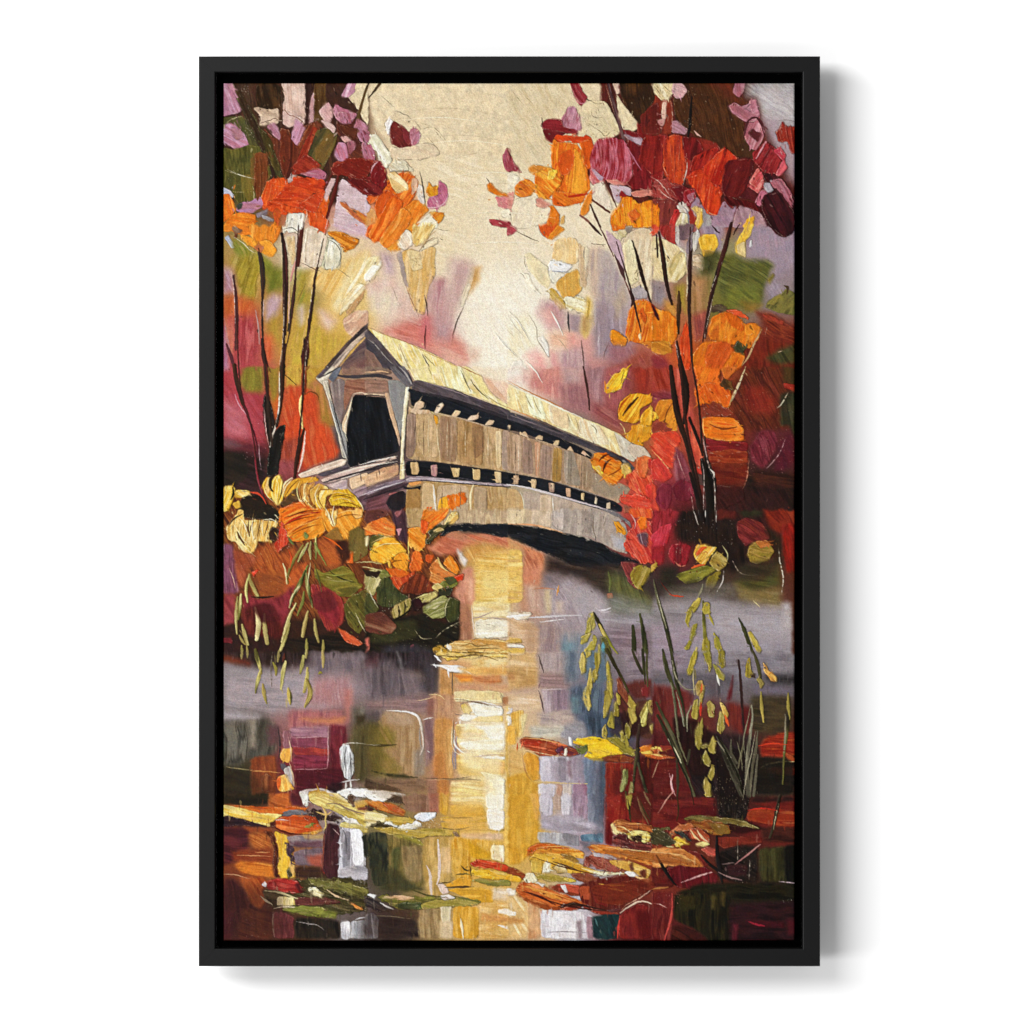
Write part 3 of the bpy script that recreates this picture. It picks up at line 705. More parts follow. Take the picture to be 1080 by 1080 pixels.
P ecdcb4,e4cc98,f4ecd0 135 h.8 e.3 : 900,580 980,480 1040,440 1080,470 1000,560 930,640 880,680
P c89c68,b88c5c 115 h.8 e.4 : 930,660 1000,560 1075,490 1060,540 990,640 950,680
P d8b090,c89c80,e0c0a0 140 h.6 e.3 : 910,720 1000,650 1095,640 1095,760 980,860 920,780
L 8a7850 .3,.7,.3 : 870,330 940,380 960,400
L b0985c .3,.7,.3 : 1000,430 1060,440 1085,470
X e8d4b0,c0a468 90 2 q115 v15 a.4 : 600,360 1000,800
// trunks
L 43282a,5a2c28,3a2024 2,3.5,4,2.6 : 70,380 95,520 100,760 90,940
L d8c0b8 .4,1,.4 d.3 : 60,340 85,560 85,740
L b89ab0 .4,.9,.4 d.3 : 0,700 30,860 60,1000
L 5a2a38 2,4,3 : 20,900 60,1000 80,1090
L 2e2620,3a3026,241c18 3.5,5.5,5,2 h.9 : 262,165 290,290 300,430 292,560
P 8a4a30,c07040 30 h1 : 235,165 260,145 300,160 290,200 260,190
L d8b8b0 .5,1.4,1.2,.6 : 305,560 300,660 295,760 300,860
L b09088 .6,1.6,.6 : 240,640 265,760 270,900
L 4a1c1c,2e1a18 2,5,5 : 290,860 300,980 330,1095
L 4a2420,2a1a18,161412 3,5.5,6,5.4,2 h.9 : 440,60 465,200 470,400 465,620 468,830
L 5a2c20,4a2018 4,5,4.5 h.9 : 598,-20 580,150 560,300
L c88c80 1,2.5,1.5 : 550,260 530,320 505,420
L 2e2a1c,3a2418 2,4,3.6,2 : 545,400 530,540 510,680 488,800
L d8b0a0 .5,1.6,.8 : 500,440 495,600 495,740
L 221a16,2e1a14 2,4.5,5.5 : 470,900 455,990 440,1095
L d4c0a8 .5,1.4,.5 d.2 : 470,840 440,960 420,1060
L 4a2a1c,3a2014 1.5,3,2.6,2 : 770,60 740,200 690,400 680,460
L d8b890 .5,1.6,.6 d.2 : 790,110 740,260 700,350
L 241812,30201a 2,3.4,4,2.4 h.9 : 690,450 670,600 650,740 635,850
P 241a14,4a1c18,30140f 95 h.9 : 615,850 640,840 645,940 630,1095 590,1095 592,960
L d8c8b0 .4,1.1,.4 d.3 : 670,480 655,640 640,700
L e0a8a0 1,1.8,1 : 770,-10 765,60 740,100
L 6a5a30 .3,.7,.3 : 560,580 620,440
T 236 238 7.2 .25
// bridge gable edge lower right
P 3f3230,5a4844,2e2626 -38 h.9 : 750,1095 940,880 1060,765 1095,740 1095,800 960,920 810,1095
P 8a7870,d0b8a0,6a5a58 -40 h.9 e.4 : 790,1095 960,900 1095,780 1095,820 980,930 850,1095
P 5a4448,6a5450,4e3c44 -30 h.5 : 860,1095 1095,830 1095,1095
P 8a5c50,7a5048 -20 f3 a.7 e0 : 960,1050 1095,1000 1095,1095 960,1095
T 386 238 7.2
P d8581c,e06824,c84a18,e88030 118 h1.1 e.4 : -10,80 30,-20 390,-20 330,20 250,110 180,180 100,110
P e89830,e08428,f0a840 118 h1.1 : 150,180 250,90 350,-20 400,-20 360,60 250,190
P f0d880,e8c868,f8e8a8 120 h1 e.4 : 360,-20 530,-20 500,40 430,130 380,155 350,100
P ecdcc0,f4e8d4,dcc4a8 60 h1.2 e.5 : 245,140 260,80 310,30 345,60 350,140 300,180 260,170
L b89868 .5,1.2,.5 : 370,155 430,150 490,70 530,40
P e8d8b4,dcc8a0 150 h1 e.4 : 400,200 470,130 540,95 545,130 480,160
L 8a6a40 .4,.9,.4 : 400,195 470,110 520,90
L 6a5a40 .3,.6,.2 d.2 : 530,20 600,40 650,35
L 5a4a38 .3,.8,.2 : 560,100 585,108
P dcb878,d4a860,e0c08c 95 h.7 e.3 : 270,200 340,180 410,210 480,170 525,165 520,380 470,470 440,680 360,640 300,420
P dcc898,e4d4a8 100 h.8 : 310,190 400,200 430,320 350,340 a.8
X f8f0d8,8a7040 24 2.4 q60 v60 : 350,240 430,330
P 9a8880,b09c90 98 h.5 e.3 : 240,220 265,200 290,330 320,470 290,430
P e8d8ac,dcc890,f0e8c8 125 h.7 e.3 : -10,260 60,230 110,240 115,310 60,400 10,450 -10,440
P f4ecd4,fff8e8 125 h.9 : -10,380 60,300 100,310 40,400 -10,430
P b89c9c,c8acb0,ac9098 75 f3 e0 h.3 : 110,200 210,240 220,390 150,370
P d8b4a4,e0c4b4 95 f4 e0 h.3 : -10,430 200,380 330,560 380,720 250,740 120,560 -10,540
P e4d4b8,dcc8b4 95 f4 e0 h.3 : 30,520 200,480 260,600 170,680 30,640
P bc8c88,c49c98,b07c80 95 f3 e0 h.3 : 500,400 620,400 650,600 620,760 500,700 480,540
P c4a098,d0b0a4 98 f4 e0 h.3 : 640,240 760,260 830,300 740,560 650,740 620,500
P d8a868,c89858,e4c08c 105 f2 e0 h.4 : 810,320 870,310 860,420 790,520 750,560
P f0e0c0,e4d0ac 112 h.8 e.4 : 770,440 800,450 740,600 720,610 730,540
L 5a4a40 .5,1.6,1.6,.5 : 740,620 690,720 660,830 640,910
P a09080,b8a898 115 f2 e0 a.6 : 800,330 820,330 720,600 700,620
P cc7464,d88474,c06858,d89484 20 f4 e0 h.3 : 130,800 330,720 500,720 620,800 760,920 760,1040 500,960 300,880
P c86868,d07c78 90 f3 e0 h.3 : 440,680 500,700 500,860 430,920 400,800
P d89484,e0ac98 25 f4 e0 h.3 : 500,880 640,900 780,1000 740,1095 600,1010
P b08484,bc9898 90 f4 e0 h.3 : 510,700 630,720 640,880 520,860
L 4a3428 .5,1.5,1,.4 : 445,530 465,620 470,690
L 5a2c28 .8,1.8,.8 : 455,760 445,860 450,930
L d8b8a0 .4,1,.4 d.2 : 320,480 370,640 440,740
L 8a5c48 .3,.8,.3 d.2 : 300,450 350,580 400,690
L 7a6a58 .2,.6,.2 d.3 : 200,460 230,550 270,620
L 8a7a60 .2,.6,.2 : 940,700 980,780 1050,860
L a89878 .2,.6,.2 : 990,690 1030,780 1070,820
P e0c0a8,d8b098 60 f2 e0 h.4 : 800,930 870,920 880,1000 830,1030 790,990
X fff4e0,c8b090 150 1.6 q60 v60 a.4 : 560,240 1070,900
P f0e0d0,ece0c8 60 f6 e0 a.7 h.2 : 760,560 1095,480 1095,900 880,900 780,760
T 386 238 7.2 .25
// bridge roof start
P f0e0a0,e8d488,f4ecb8,dcc070 65 h.8 e.3 : 10,770 60,790 130,820 420,930 720,1080 740,1095 290,1095 180,960 80,870
P f0e4b0,f8f4d0 60 h.9 e.4 : 240,890 280,920 320,1060 330,1095 290,1095 270,1000
L a89058 .4,1,.4 : 250,900 290,1000 330,1090
L 4a4034 .5,1.2,.6 : 430,980 480,1070 490,1095
L 8a7848 .4,.8,.4 : 440,980 520,1060 545,1095
L b8804c .3,.8,.3 : 10,770 140,830 300,880 500,980 740,1095
P 4a4044,5c5258,38303a 50 h.8 e.3 : -10,780 30,800 100,870 190,980 300,1095 160,1095 60,930 -10,850
P 34303a,45404a 48 h.8 : -10,850 60,900 170,1020 240,1095 140,1095 30,970 -10,930
L a09890 .4,1.2,.4 d.2 : 10,860 60,890 140,990 200,1050
P 7a5c50,8a6a5c 60 h.4 : -10,930 60,970 140,1095 -10,1095
T 536 238 7.2
P f0e4d0,ece0c8,f4ead8 60 f8 e0 h.2 a.7 : -10,330 150,380 280,560 100,680 -10,690
P ecdfb0,e4d8a4,f0e8c8,f4efd4 70 f3 e0 h.5 : -10,690 160,680 220,800 210,920 100,950 -10,1095
L 8a8060 .3,.8,.3 : 10,700 60,780 120,840
L 9a9068 .3,.7,.2 : -5,800 50,850
L 5a5040 .4,1,1,.4 : 160,680 220,780 215,860 280,960 310,1000
L 7a7058 .3,.8,.3 : 90,360 160,400 190,460 250,520
L 6a5f4c .3,.8,.3 : 170,210 220,260 300,310
L 9a8a6c .3,.7,.3 d.2 : 130,200 120,280 150,350
P f0e4cc,f4ecd8 60 h.9 e.4 : 110,360 150,370 180,430 240,520 190,480 150,420
P ece0bc,e4d4a8 60 h.6 e.2 : 130,210 180,220 290,310 320,420 300,480 240,430 150,330
L 5a4a38 .4,1,.4 : 60,40 130,80 230,120
P d85c1c,c84814,e87828 75 h1.2 e.5 : 230,-20 370,-20 350,50 300,95 270,70 240,30
P e0902c,d87c20 130 h1.2 e.5 : 350,30 380,-10 425,30 380,70 330,100 300,95
P a84050,b85864 40 h1 e.4 : -10,-10 50,10 60,40 20,70 -10,75
L b8a888 .3,.7,.3 : 20,60 0,90
P ecd09c,e8c488,f0dcb4 90 h.8 e.3 : 345,130 400,95 510,95 545,160 530,280 470,290 400,270 340,260
P f0f0ec,e8e4e0,f8f8f4 10 h1.2 e.5 : 305,300 325,270 400,270 490,310 440,350 370,350 320,380
P e8e0c8,f0ead8 100 h1 e.4 : 310,350 350,350 430,370 370,430 335,430
L 8890a0 .4,1,.4 : 340,345 400,350 440,350
P dcac54,d49c44,e0b868 90 h.8 e.3 : 360,440 440,370 520,330 550,370 560,480 500,545 420,550
P d8b890,c8a880,dcc098 92 h.6 e.3 : 540,130 590,180 600,340 590,460 550,460 540,300
L 8a8478 .4,.9,.4 : 585,160 565,210 600,290 585,400
P e8dcb8,f0e8cc 85 h.7 : 590,160 605,170 605,300 580,340 a.8
P e0c45c,ecd478,d8b848 50 h.9 e.4 r2 : 290,490 330,480 420,560 450,620 390,650 350,580
P ecdfb4,f4eccc,d8c48c 20 h1.2 e.5 r2.5 : 410,560 480,540 570,560 610,560 600,700 560,660 480,640 430,600
X fffae4,9a8850 60 2 q40 v60 : 400,540 610,680
P e0c068,d8b050,e8cc80 95 f1.5 e0 h.5 : 590,540 640,560 640,760 590,860 550,800 590,690
P c8a0a0,b89090,d0b0a8 95 f3 e0 h.3 : 260,560 360,580 440,660 430,800 300,800 210,670
P d89c90,d0908c 30 f3 e0 h.3 : 200,650 330,620 400,720 300,780
P b09494,a48c90 92 f2 e0 h.3 : 440,660 560,680 540,820 460,800
P c8a868,b89058 95 f2 e0 : 560,680 640,700 600,820 550,800
L 3a3634 1,2.2,1 : 455,655 455,740 463,810
P eac0a0,e4b090,f0c8a8 20 f3 e0 h.4 : 290,810 430,810 500,840 470,940 330,930
P e89c8c,e4a898 80 f2 e0 h.4 : 440,810 520,830 530,900 460,930
P d8c0a4,ccb098,b8a094 92 f2.5 e0 h.3 : 610,170 700,160 690,560 640,560 600,420
P b09c98,b8a8a0,a89498 88 f2.5 e0 h.3 : 700,170 780,200 900,440 920,560 880,760 700,800 680,500
P a08a94,988490,b09ca8 92 f3 e0 h.3 : 660,560 880,620 880,900 820,1000 660,1000 640,800
P 9a8478,c0a888 75 f2 e0 : 780,600 880,440 900,560 820,740 a.6
P c8a4a0,b89094,d0b0a8 90 f3 e0 h.3 : 380,960 560,920 600,1095 400,1095
P f0a098,e88c88,e89c94 25 f2.5 e0 h.4 : 120,980 210,930 270,1000 290,1095 170,1095
P e4b0a4,d89c94 60 f2 e0 : 310,940 370,980 400,1095 330,1095
P f0ece4,e8e4dc 50 h.9 e.4 : 225,850 260,830 310,920 310,1000 270,930
P ece8e0,dcd8d0 40 h.9 e.4 r2 : 30,1050 100,1020 140,1095 10,1095
L 5a4038 .5,1.4,.5 : 555,870 570,1000 575,1095
L 6a4a44 .3,.9,.3 : 770,870 730,960 725,1010
L d8ccc8 .4,1.2,.4 : 690,840 680,920
L 8a7c78 .3,.8,.3 : 680,700 660,840
L 4a2c2c 1.5,4,5,2 h.9 : 800,190 840,280 870,360 885,410
L 5a3030 1,1.6,1.6,1 : 690,0 740,100 800,230
L 3a201c 1.5,3,1 : 620,-20 670,40 710,75
L 6a3c38 1,1.6,1 : 880,400 920,500 940,560
L 3a1c18 2,4,3 : 925,500 950,560 940,610
L 6a5a48 .4,.9,.3 : 630,135 690,145 740,145
P c8a8b0,b89ca8 55 e.2 : 740,30 860,120 880,330 820,230 760,130
P e0781c,d8641a,ec9030 85 h1.2 e.5 : 780,-20 900,-20 890,20 800,45
P d8cca0,c8b888,e4dab8 40 h1 e.5 r2 : 800,60 890,30 910,60 860,110 830,100
P 9a8a78,8a7a70 30 e.4 : 890,10 940,0 930,60 900,50
P e0ccac,d8c09c,e8d8b8 95 h.8 e.4 : 870,130 920,60 1000,20 1095,30 1095,580 1040,480 940,470 900,360
P e8dcb4,e0d0a0 100 h1 e.4 : 880,150 935,100 970,240 990,420 920,450 900,330
L 3a2418,24140c 1,3,4.5,3,2 h.9 : 940,110 980,230 1005,340 1040,460 1085,590
P a89c9c,b8aca8 80 h.9 e.4 : 935,490 1000,455 1050,500 1050,545 990,555 950,530
X f4ecc8,6a5a38 34 1.6 : 900,340 1000,470
P e07818,d86614,ec9030,c85410 100 h1.2 e.5 : 890,820 920,660 970,570 1040,560 1095,600 1095,900 1000,890 910,870
P b84410,c85014 100 h1.1 a.8 : 990,660 1020,620 1050,700 1040,740
P f8d8a0 90 h1.3 : 995,830 1005,820 1010,850 1000,860
P e08c1c,d87c18,f0a030 20 h1.2 e.5 : 780,800 800,790 860,830 900,870 890,910 800,910 780,870
P d07824,e08a30 10 h1 : 1000,890 1095,880 1095,940
L e8d8c8 .4,1,.4 : 920,920 950,980 980,1010
P 9a4838,a85444,8a3c34 60 f4 e0 h.3 : 820,1050 940,960 1095,940 1095,1095 800,1095
P a06c78,986470 80 f3 e0 : 760,900 900,920 960,960 860,1040 770,1050
T 688 238 7.2
P a890b0,988aa4,b09cb8 85 f3 e0 h.3 : 740,-20 900,-20 1000,100 1060,40 1095,300 900,420 880,250 720,220
P 9c88a0,ac98ac,8c7c98 85 f3 e0 h.3 : 300,-20 560,-20 540,200 460,180 360,60
P c84028,d85034,b83424 95 h1 e.4 : -10,-20 50,-20 60,20 20,70 -10,70
P 982c24,a83830,8a2420 100 h.9 e.4 : 60,-20 150,-20 170,140 100,110 60,40
P a02c28,b84038 85 h.9 : 140,-20 180,-20 180,150 150,120
P e8d4a8,dcc490,f0e4c4 60 h.9 e.4 : -10,80 60,90 200,160 255,200 260,360 180,430 -10,415
P d8c48c,c8b070,e8d8a8 115 h.9 e.3 : 120,300 200,190 250,220 250,370 180,420 130,390
P c0b0a8,d0c4bc,a89898 95 h.8 e.4 : 180,-20 210,-20 205,160 175,120
P 6a5058,7c6068 100 e.3 : 205,-20 320,-20 280,90 210,110
P e8e0d8,f4f0e8,c8c0b8 100 h1.1 e.4 : 310,60 350,30 355,80 330,180 310,180
P f0c040,e8b030,f4cc58 92 h1 e.4 : 355,100 390,70 480,70 500,140 460,220 390,220 365,170
P b88c34,c8983c 80 h.9 : 380,180 470,200 450,230 390,240
P d8bc98,c8a880,e4d0b4 20 h1.1 e.5 r2 : 300,240 360,220 440,270 430,340 360,330 310,300
P f0c850,e8b840,f8d870 105 h.9 e.3 : 640,130 720,-20 770,-20 740,80 700,120 700,240 630,200
P dcc080,e4cc90 90 h.8 : 640,150 700,120 710,240 650,210
P e8e8e8,d0d0d4 80 h1.2 : 740,120 755,110 755,150 740,160
P 5a6628,66702c,4c5a24,6f7a34 30 f2 e.0 h.4 : 520,220 620,220 700,260 880,260 920,300 850,480 830,600 700,620 540,580 500,440 460,230
P 6c7c2c,78882f,5e7028 30 f2.5 e0 h.4 : 560,480 800,440 820,560 760,640 560,600
P 7a6428,8a6c30 85 f2.5 e0 h.3 : 660,560 840,600 780,660 700,660
P 3c4420,4a5024 80 f2 e0 h.4 : 380,230 500,190 480,330 420,390 370,360
P 6a5a24,7a6a28 60 f1 e.2 : 870,410 920,360 930,380 890,450
P 6a5428,8a6c3c,a47c50 90 f3 e0 h.4 : 300,380 440,380 430,580 400,720 310,700
P a87848,b8885c,986c40 90 f2.5 e0 h.4 : 300,400 400,400 390,640 310,680
P 9a8030,a88c34,8a7028 90 f2 e0 h.4 : 170,460 250,440 260,680 190,560
P 9a8a8c,8c7c80,a89c9c 85 f3 e0 h.3 : -10,430 90,430 130,560 60,620 -10,560
P 8a7c90,9c8ca0,ac9cac 60 f2 e0 h.4 : 860,480 920,420 1000,460 1010,540 900,560
P 6a6434,7c7438,585428 130 h.6 e.2 : 870,580 980,520 1020,480 1095,520 1095,680 960,660 860,620
P 8a8438,9c9440 140 h.7 : 870,600 960,520 1000,540 920,600
L 4a3820 1,3,2,.8 : 1000,455 1035,470 1020,520
P 7a2c1c,6a2418,8a3820,5c1e14 30 h.5 e.2 f2 : 780,650 900,660 1060,760 1095,780 1095,900 900,900 830,900 850,750
P 903020,a03c28 35 h.9 : 840,670 1000,730 990,750 860,700
P 6a2014,7a2818,5a1c10 85 f3 e0 h.4 : 720,900 900,850 1095,900 1095,1095 660,1095
P 3c3c20,4a4824,303018 60 f2 e0 h.4 : 860,1010 980,930 1095,890 1095,1040 950,1060
L d8c8a8 .3,.9,.3 d.3 : 870,770 855,840
L d8b898 .3,1,.3 d.2 : 950,960 990,950
P 4a3828,6a5840 10 h1 r2 e.4 : 440,600 540,610 580,650 500,660 430,640
P e07a1c,d86c18,e88c28,c8641c 100 h1.2 e.4 s1.3 : 420,820 450,700 540,660 640,690 700,750 780,745 830,780 800,860 740,930 660,900 560,890 450,860
P d86814,cc5a14 100 h1.1 e.3 : 540,660 600,650 690,740 690,800 600,760
P e89028,e07c1c 70 h1.2 e.3 : 700,760 790,750 810,790 740,840 710,820
P e0582c,d04824 20 h1.2 e.4 : 560,645 640,640 740,710 640,680
P d86818,e07a1e,c85814 110 h1.2 e.4 s1.4 : 310,980 370,900 480,870 560,900 600,960 690,960 700,1010 660,1095 300,1095
P c85018,d86020 115 h1.1 : 420,900 560,880 620,940 520,1095 400,1095
P b88038,a87430,c88c40 60 f2 e0 h.4 : 90,560 180,600 190,700 110,680
P e07c18,d86c14,e88c24,ec9c38 85 h1.1 e.4 : -10,600 50,640 130,660 190,720 185,850 130,920 -10,900
P c88424,b87020,d89030 20 h.8 : -10,880 130,880 150,960 60,980 -10,960
P 8a2418,a03020 60 h1 : -10,590 20,620 50,710 20,680
L 4a1a18,33140f 1.5,2.5,3.4,2 : 0,610 25,660 48,712
P d84c1c,c83e18,e0602c 95 h1.1 e.4 : 215,850 250,740 285,790 290,900 290,1095 240,1095 210,960
P a85040,8a4038,b86050 85 f2 e0 h.4 : 300,680 420,640 410,840 320,880
L 3a1c14,20120c,2e1a14 2,4.5,5,4,2.5 h.9 : 50,50 80,220 100,400 130,540 150,595
L 2a1810 1.5,2.5,1.6 : 30,70 38,160 40,240
L 2a160f,3a1c18,2a1812 3,4.5,4,3.4,3,2.5 h.9 : 300,80 285,250 285,420 275,600 285,780 295,900 300,1030
L 6a5860,8a7880,3a2420 4,8,4 h.9 : 270,200 290,130 310,60
L d8c8a8 .4,1.4,.5 d.2 : 262,330 268,440 258,560
L 30200f,4a3018 2,5,4,2 : 200,500 205,600 195,720 200,820
L 2a140f,4a2018,1e120c 3,5,4.5,4,4,2.5 h.9 : 600,-20 560,150 500,330 450,520 420,680 400,850
L d8c4b0 .4,1.2,.8,.4 d.25 : 540,260 490,370 440,500
L e0b8a0 .5,1.4,.5 d.2 : 410,690 395,800 400,850
L 33161a 1,2,.8 : 660,-10 630,40 615,70
L 33161a .8,2,1 : 455,0 490,45 510,55
L 20160f 2,4.4,5.4 h.9 : 185,880 200,980 225,1095
L d0a898 .4,1.2,.5 d.2 : 170,860 190,960 200,1020
L d8b8a8 .4,1.1,.4 d.2 : 0,960 80,1010 120,1075
P 8a3038,982f2c 40 f2 e0 h.4 : -10,970 100,1000 150,1095 -10,1095
P 4a4a28,3a3c20 40 h1 e.4 r2 : 620,930 660,880 710,920 700,980 640,960
L c8a070 .5,2,2,.6 d.15 : 830,790 770,900 730,1000 680,1060
L e8c890 .4,1,.4 d.3 : 760,880 770,930
L 4a1420,401018 4,9,3 : 900,0 960,40 1020,70
P 3a1418,4c1a20,2e1014 20 h.7 : 890,-20 1090,-20 1060,30 1010,90 960,70
X e0c0a0,c89878 30 1.3 : 290,780 450,890
T 236 388 7.2
P a83c4c,b4485a,9a3444 60 f3 e0 h.3 : -10,100 120,150 320,190 320,600 200,600 -10,560
P c06a78,b05a68 40 f3 e0 h.3 : -10,220 150,320 200,520 40,540 -10,460
P 8a8030,7a6c28,a08838 95 f2 e0 h.4 : 150,-20 300,-20 310,190 150,180 120,100
P a08030,8a7028 95 f2 e0 h.4 : 330,-20 430,-20 420,300 380,330 330,140
P c8a440,b8903a,d0ac48 95 f2 e0 h.4 : 465,-20 600,-20 590,130 470,150
P c09a3c,b08830 60 f2 e0 h.4 : 630,-20 780,-20 700,80 640,150 620,90
P c84824,d05028,bc4020,c85c34 80 f1.5 e0 h.5 : 480,140 590,140 720,200 760,300 880,640 860,680 600,780 540,520 450,640 440,400
P a86c38,9c7430,b87c40 85 f2 e0 h.4 : 640,130 750,120 850,430 800,450 720,400 720,220
P c06028,cc5c28 90 f2 e0 : 370,260 430,200 430,330 390,400
P a04028,8c3828,b05038 90 f3 e0 h.4 : 440,560 560,520 560,680 500,720 430,700
P 8a4048,9c4a50,7a3840 60 f2.5 e0 h.4 : 420,700 540,700 560,800 470,830 410,800
P 2a1c1c,221612,3a2428 20 f3 e0 h.4 : -10,610 200,620 330,600 340,820 280,900 -10,900
P 5a2430,6a2c38 20 f4 e0 h.3 : -10,550 200,560 330,580 300,660 100,640
P 6a5258 20 f2 a.7 e0 : -10,530 80,560 140,590 60,610 -10,600
P 1c1812,2a2018 20 h.5 f1.5 : -10,640 160,640 200,800 100,890 -10,890
// trunks
L 2e1c14,4a2a1a 4,5,4,2 h.9 : 80,-20 95,100 130,230 150,300
L c88a98,e0b0b8 .6,1.6,1.2,.6 : 85,200 110,280 170,350 190,380
L 3a1420,5a1c30 1.5,2.4,1.5,1 : 150,290 210,440 250,560 262,660
L b06878,7a2038 .6,2,1.8,.6 : 205,500 240,640 245,760 270,900 320,1030
L d8b0b8 .3,.8,.3 d.2 : 265,560 270,680 285,775
P 16120f,1f1713,2a1c14 95 h.9 : 300,230 330,190 345,250 390,400 380,500 345,590 320,480 305,380
L 5a2620,3a1a16 4,5,3 h.9 : 315,-20 325,100 335,240
P 14120f,1f1c18 100 h.9 : 430,440 470,430 440,600 420,700 415,800 330,830 340,680 350,590 390,480
L 241a10,3a2a16 5,6,4,3 h.9 : 450,-20 440,120 430,300 400,440
L d8b890,e8dcd0 .4,1.6,2,.8 d.1 : 420,30 425,250 410,400 380,480 350,600
L d8a8a0 .4,1.2,.4 : 305,300 320,480 345,600
L 6a2a14,8a3a1c,5a2010 4,6,5 h.9 : 610,-20 610,110 605,190
L b08040,f0d890,c89a50 2,4,3,2 h1.1 : 605,190 580,250 590,380 600,460
L 4a2414,2a140c 2,5,5,3 h.9 : 610,460 570,620 545,760 540,830
L e8c8b8 .6,2,2.2,.8 : 620,480 610,600 590,720 565,790
L 6a3a18 .6,1.4,.6 : 620,200 660,175 710,200 720,240
L 3a2818 .5,1,.4 : 460,50 510,90 550,130
X d8a090,c07060 60 1 : 430,440 600,720
X c07888,e0b0b0 40 1 : 60,300 320,700
T 236 388 7.2 .25
// bridge front (left post and portal)
P d8ccb4,c8bca4,e8dcc8 -40 h.9 e.4 : 710,60 830,-20 850,0 790,80 800,150 760,140 700,80
P 4a3c48,5a4c58 -40 h.8 : 700,70 790,-20 830,-20 730,80
P cfc3ab,bfb39b,ddd3bf 70 h.9 e.4 : 750,100 790,90 840,300 930,520 945,690 900,680 860,480 800,260 755,140
P 8a8a88,9a9690,7c7c78 72 h.7 e.2 : 800,220 900,440 940,560 940,690 910,680 870,500 820,320
P 8a7870,7c6a66,988880 85 h.6 e.2 : 800,110 890,80 920,100 910,320 890,430 850,330
P 6c707c,5c606c 60 h.8 : 790,80 850,0 900,-20 870,60 830,110
P 8a5c48,9a6a54,7a4c3c 5 h.6 e.2 : 920,90 1095,85 1095,190 980,190 920,330 910,250
L 4a4450,38323a 2,4,3 : 870,60 960,70 1095,60
L c8a080,e0c0a0 1,2.5,1.5 : 920,15 1000,25 1095,15
P 8a6858,9a7864 5 h.6 : 890,-20 1095,-20 1095,50 900,55
P d8bc98,e4ccac,ccae8a 100 h.9 e.4 : 980,220 960,330 935,420 930,510 900,470 900,410 940,320
P 0f1114,15171b,0b0d10 80 h.4 e.2 c1 : 985,205 1095,208 1095,740 945,755 930,500 950,380
L e0c4a8 .6,1.8,1 : 980,200 1040,185 1095,200
X 3a3c44 30 1.4 : 960,420 1090,720
P d8bca4,e8d4c0,c8a890 -18 h1 e.4 : 560,810 700,750 900,690 935,700 920,740 760,790 590,840
P 4a4250,5c5462 -18 h.7 : 700,810 940,735 950,760 760,830
P dcc0b0,c8a89c,e8d0c0 -17 h.9 e.3 : 730,850 950,770 1095,730 1095,770 960,830 770,880
P b8a0a0,d8c0b8,a08890 -17 h.9 e.3 : 780,890 940,840 940,930 850,920
P d8b48c,e4c4a0,cca67c -17 h.8 e.4 : 950,840 1095,790 1095,870 970,930
L 5a4a50,3f343a 1.5,2.2,1.5 : 760,870 900,830 1095,770
L 8a6a58 .8,1.8,.8 : 945,840 945,900 975,930
P 8a7080,a88c98,6a5464 -20 h.8 : 970,940 1095,890 1095,960 1020,990
P 5a4048,7a5868 -20 h.6 : 1010,990 1095,950 1095,1080 1060,1080
T 236 388 7.2
// yellow leaves
P e8b028,f0c040,d89820,f8d878 100 h1.3 e.6 s1.2 : 290,900 330,830 370,840 350,900 380,980 350,990 310,950
P f0c440,e8b838,f8dc80,d8a028 95 h1.3 e.6 s1.2 b4 : 370,850 420,815 450,870 460,960 430,1040 390,1035 360,960
L 2a1c10 1,3.5,3,1 : 385,810 350,850 355,920 375,940
L 8a2810 .5,1.6,.5 : 290,890 310,970 370,1020
L f4e0b0 .8,2,.8 : 520,835 460,870 440,960
P d8982c,e8ac38,c88424 130 h1.2 e.5 : 450,980 470,890 560,840 700,830 720,850 590,890 500,980
P d09848,e0a850,b87c34,f0d090 110 h1.3 e.6 b3 s1.2 : 570,940 590,880 650,890 690,870 640,960 650,1040 700,1080 620,1060 580,1000
P f0c860,e8b840,f8e0a0 110 h1.3 e.6 s1.2 b4 : 700,960 740,920 830,930 840,950 770,980 770,1080 740,1095 700,1040
P e0b45c,d4a040,ecc878 110 h1.2 e.6 : 640,940 720,880 800,920 740,930 690,960 690,1040 660,1000
L f4e4c0 .8,2.2,.8 : 560,960 570,1000 620,1050 700,1090
L a06828 .5,1.5,.5 : 700,960 740,920 810,925
P e0b020,d09c1c,f0c838,c89020 60 h1.3 e.6 : 800,1000 850,930 940,920 1000,980 1050,1050 1000,1060 900,1040 810,1040
L 8a6a18 .4,1,.4 : 860,970 930,960 990,970
L 8a6a18 .4,1,.4 : 900,1000 960,990
P 6a4a28,4a3420 30 h.8 : 440,1030 540,920 560,920 560,1000 460,1060
P 241a12,1a140e 20 h.5 : 130,990 280,960 330,1030 380,1060 400,1095 120,1095
P d8a828,e8bc48,f4d880,c89420 110 h1.3 e.6 s.8 : -10,910 60,890 90,920 70,1000 40,1080 -10,1095
P e0b848,d0a030,ecd088 30 h1.2 e.6 s.8 : 90,930 190,930 200,960 150,980 90,980
L 1f1810 1,3,1 : 70,910 75,960 55,1000
P d8b048,c89830 60 h1.1 e.5 : 70,1030 110,1010 130,1060 90,1070
L d86028,c0402c .8,2.2,1.6,.8 : 200,945 260,950 300,990 320,1030
P d85c18,e06c20,c85018 -10 h1.2 e.4 : 430,1075 530,1030 600,1020 700,1095 440,1095
T 386 388 7.2 .3 2
// gable right, portal
P 6e5448,7c6254,86705c 5 h.6 : -10,-20 150,-20 200,40 130,60 -10,55
L d0a880 .6,2,.8 : -10,35 60,30 130,25 170,35
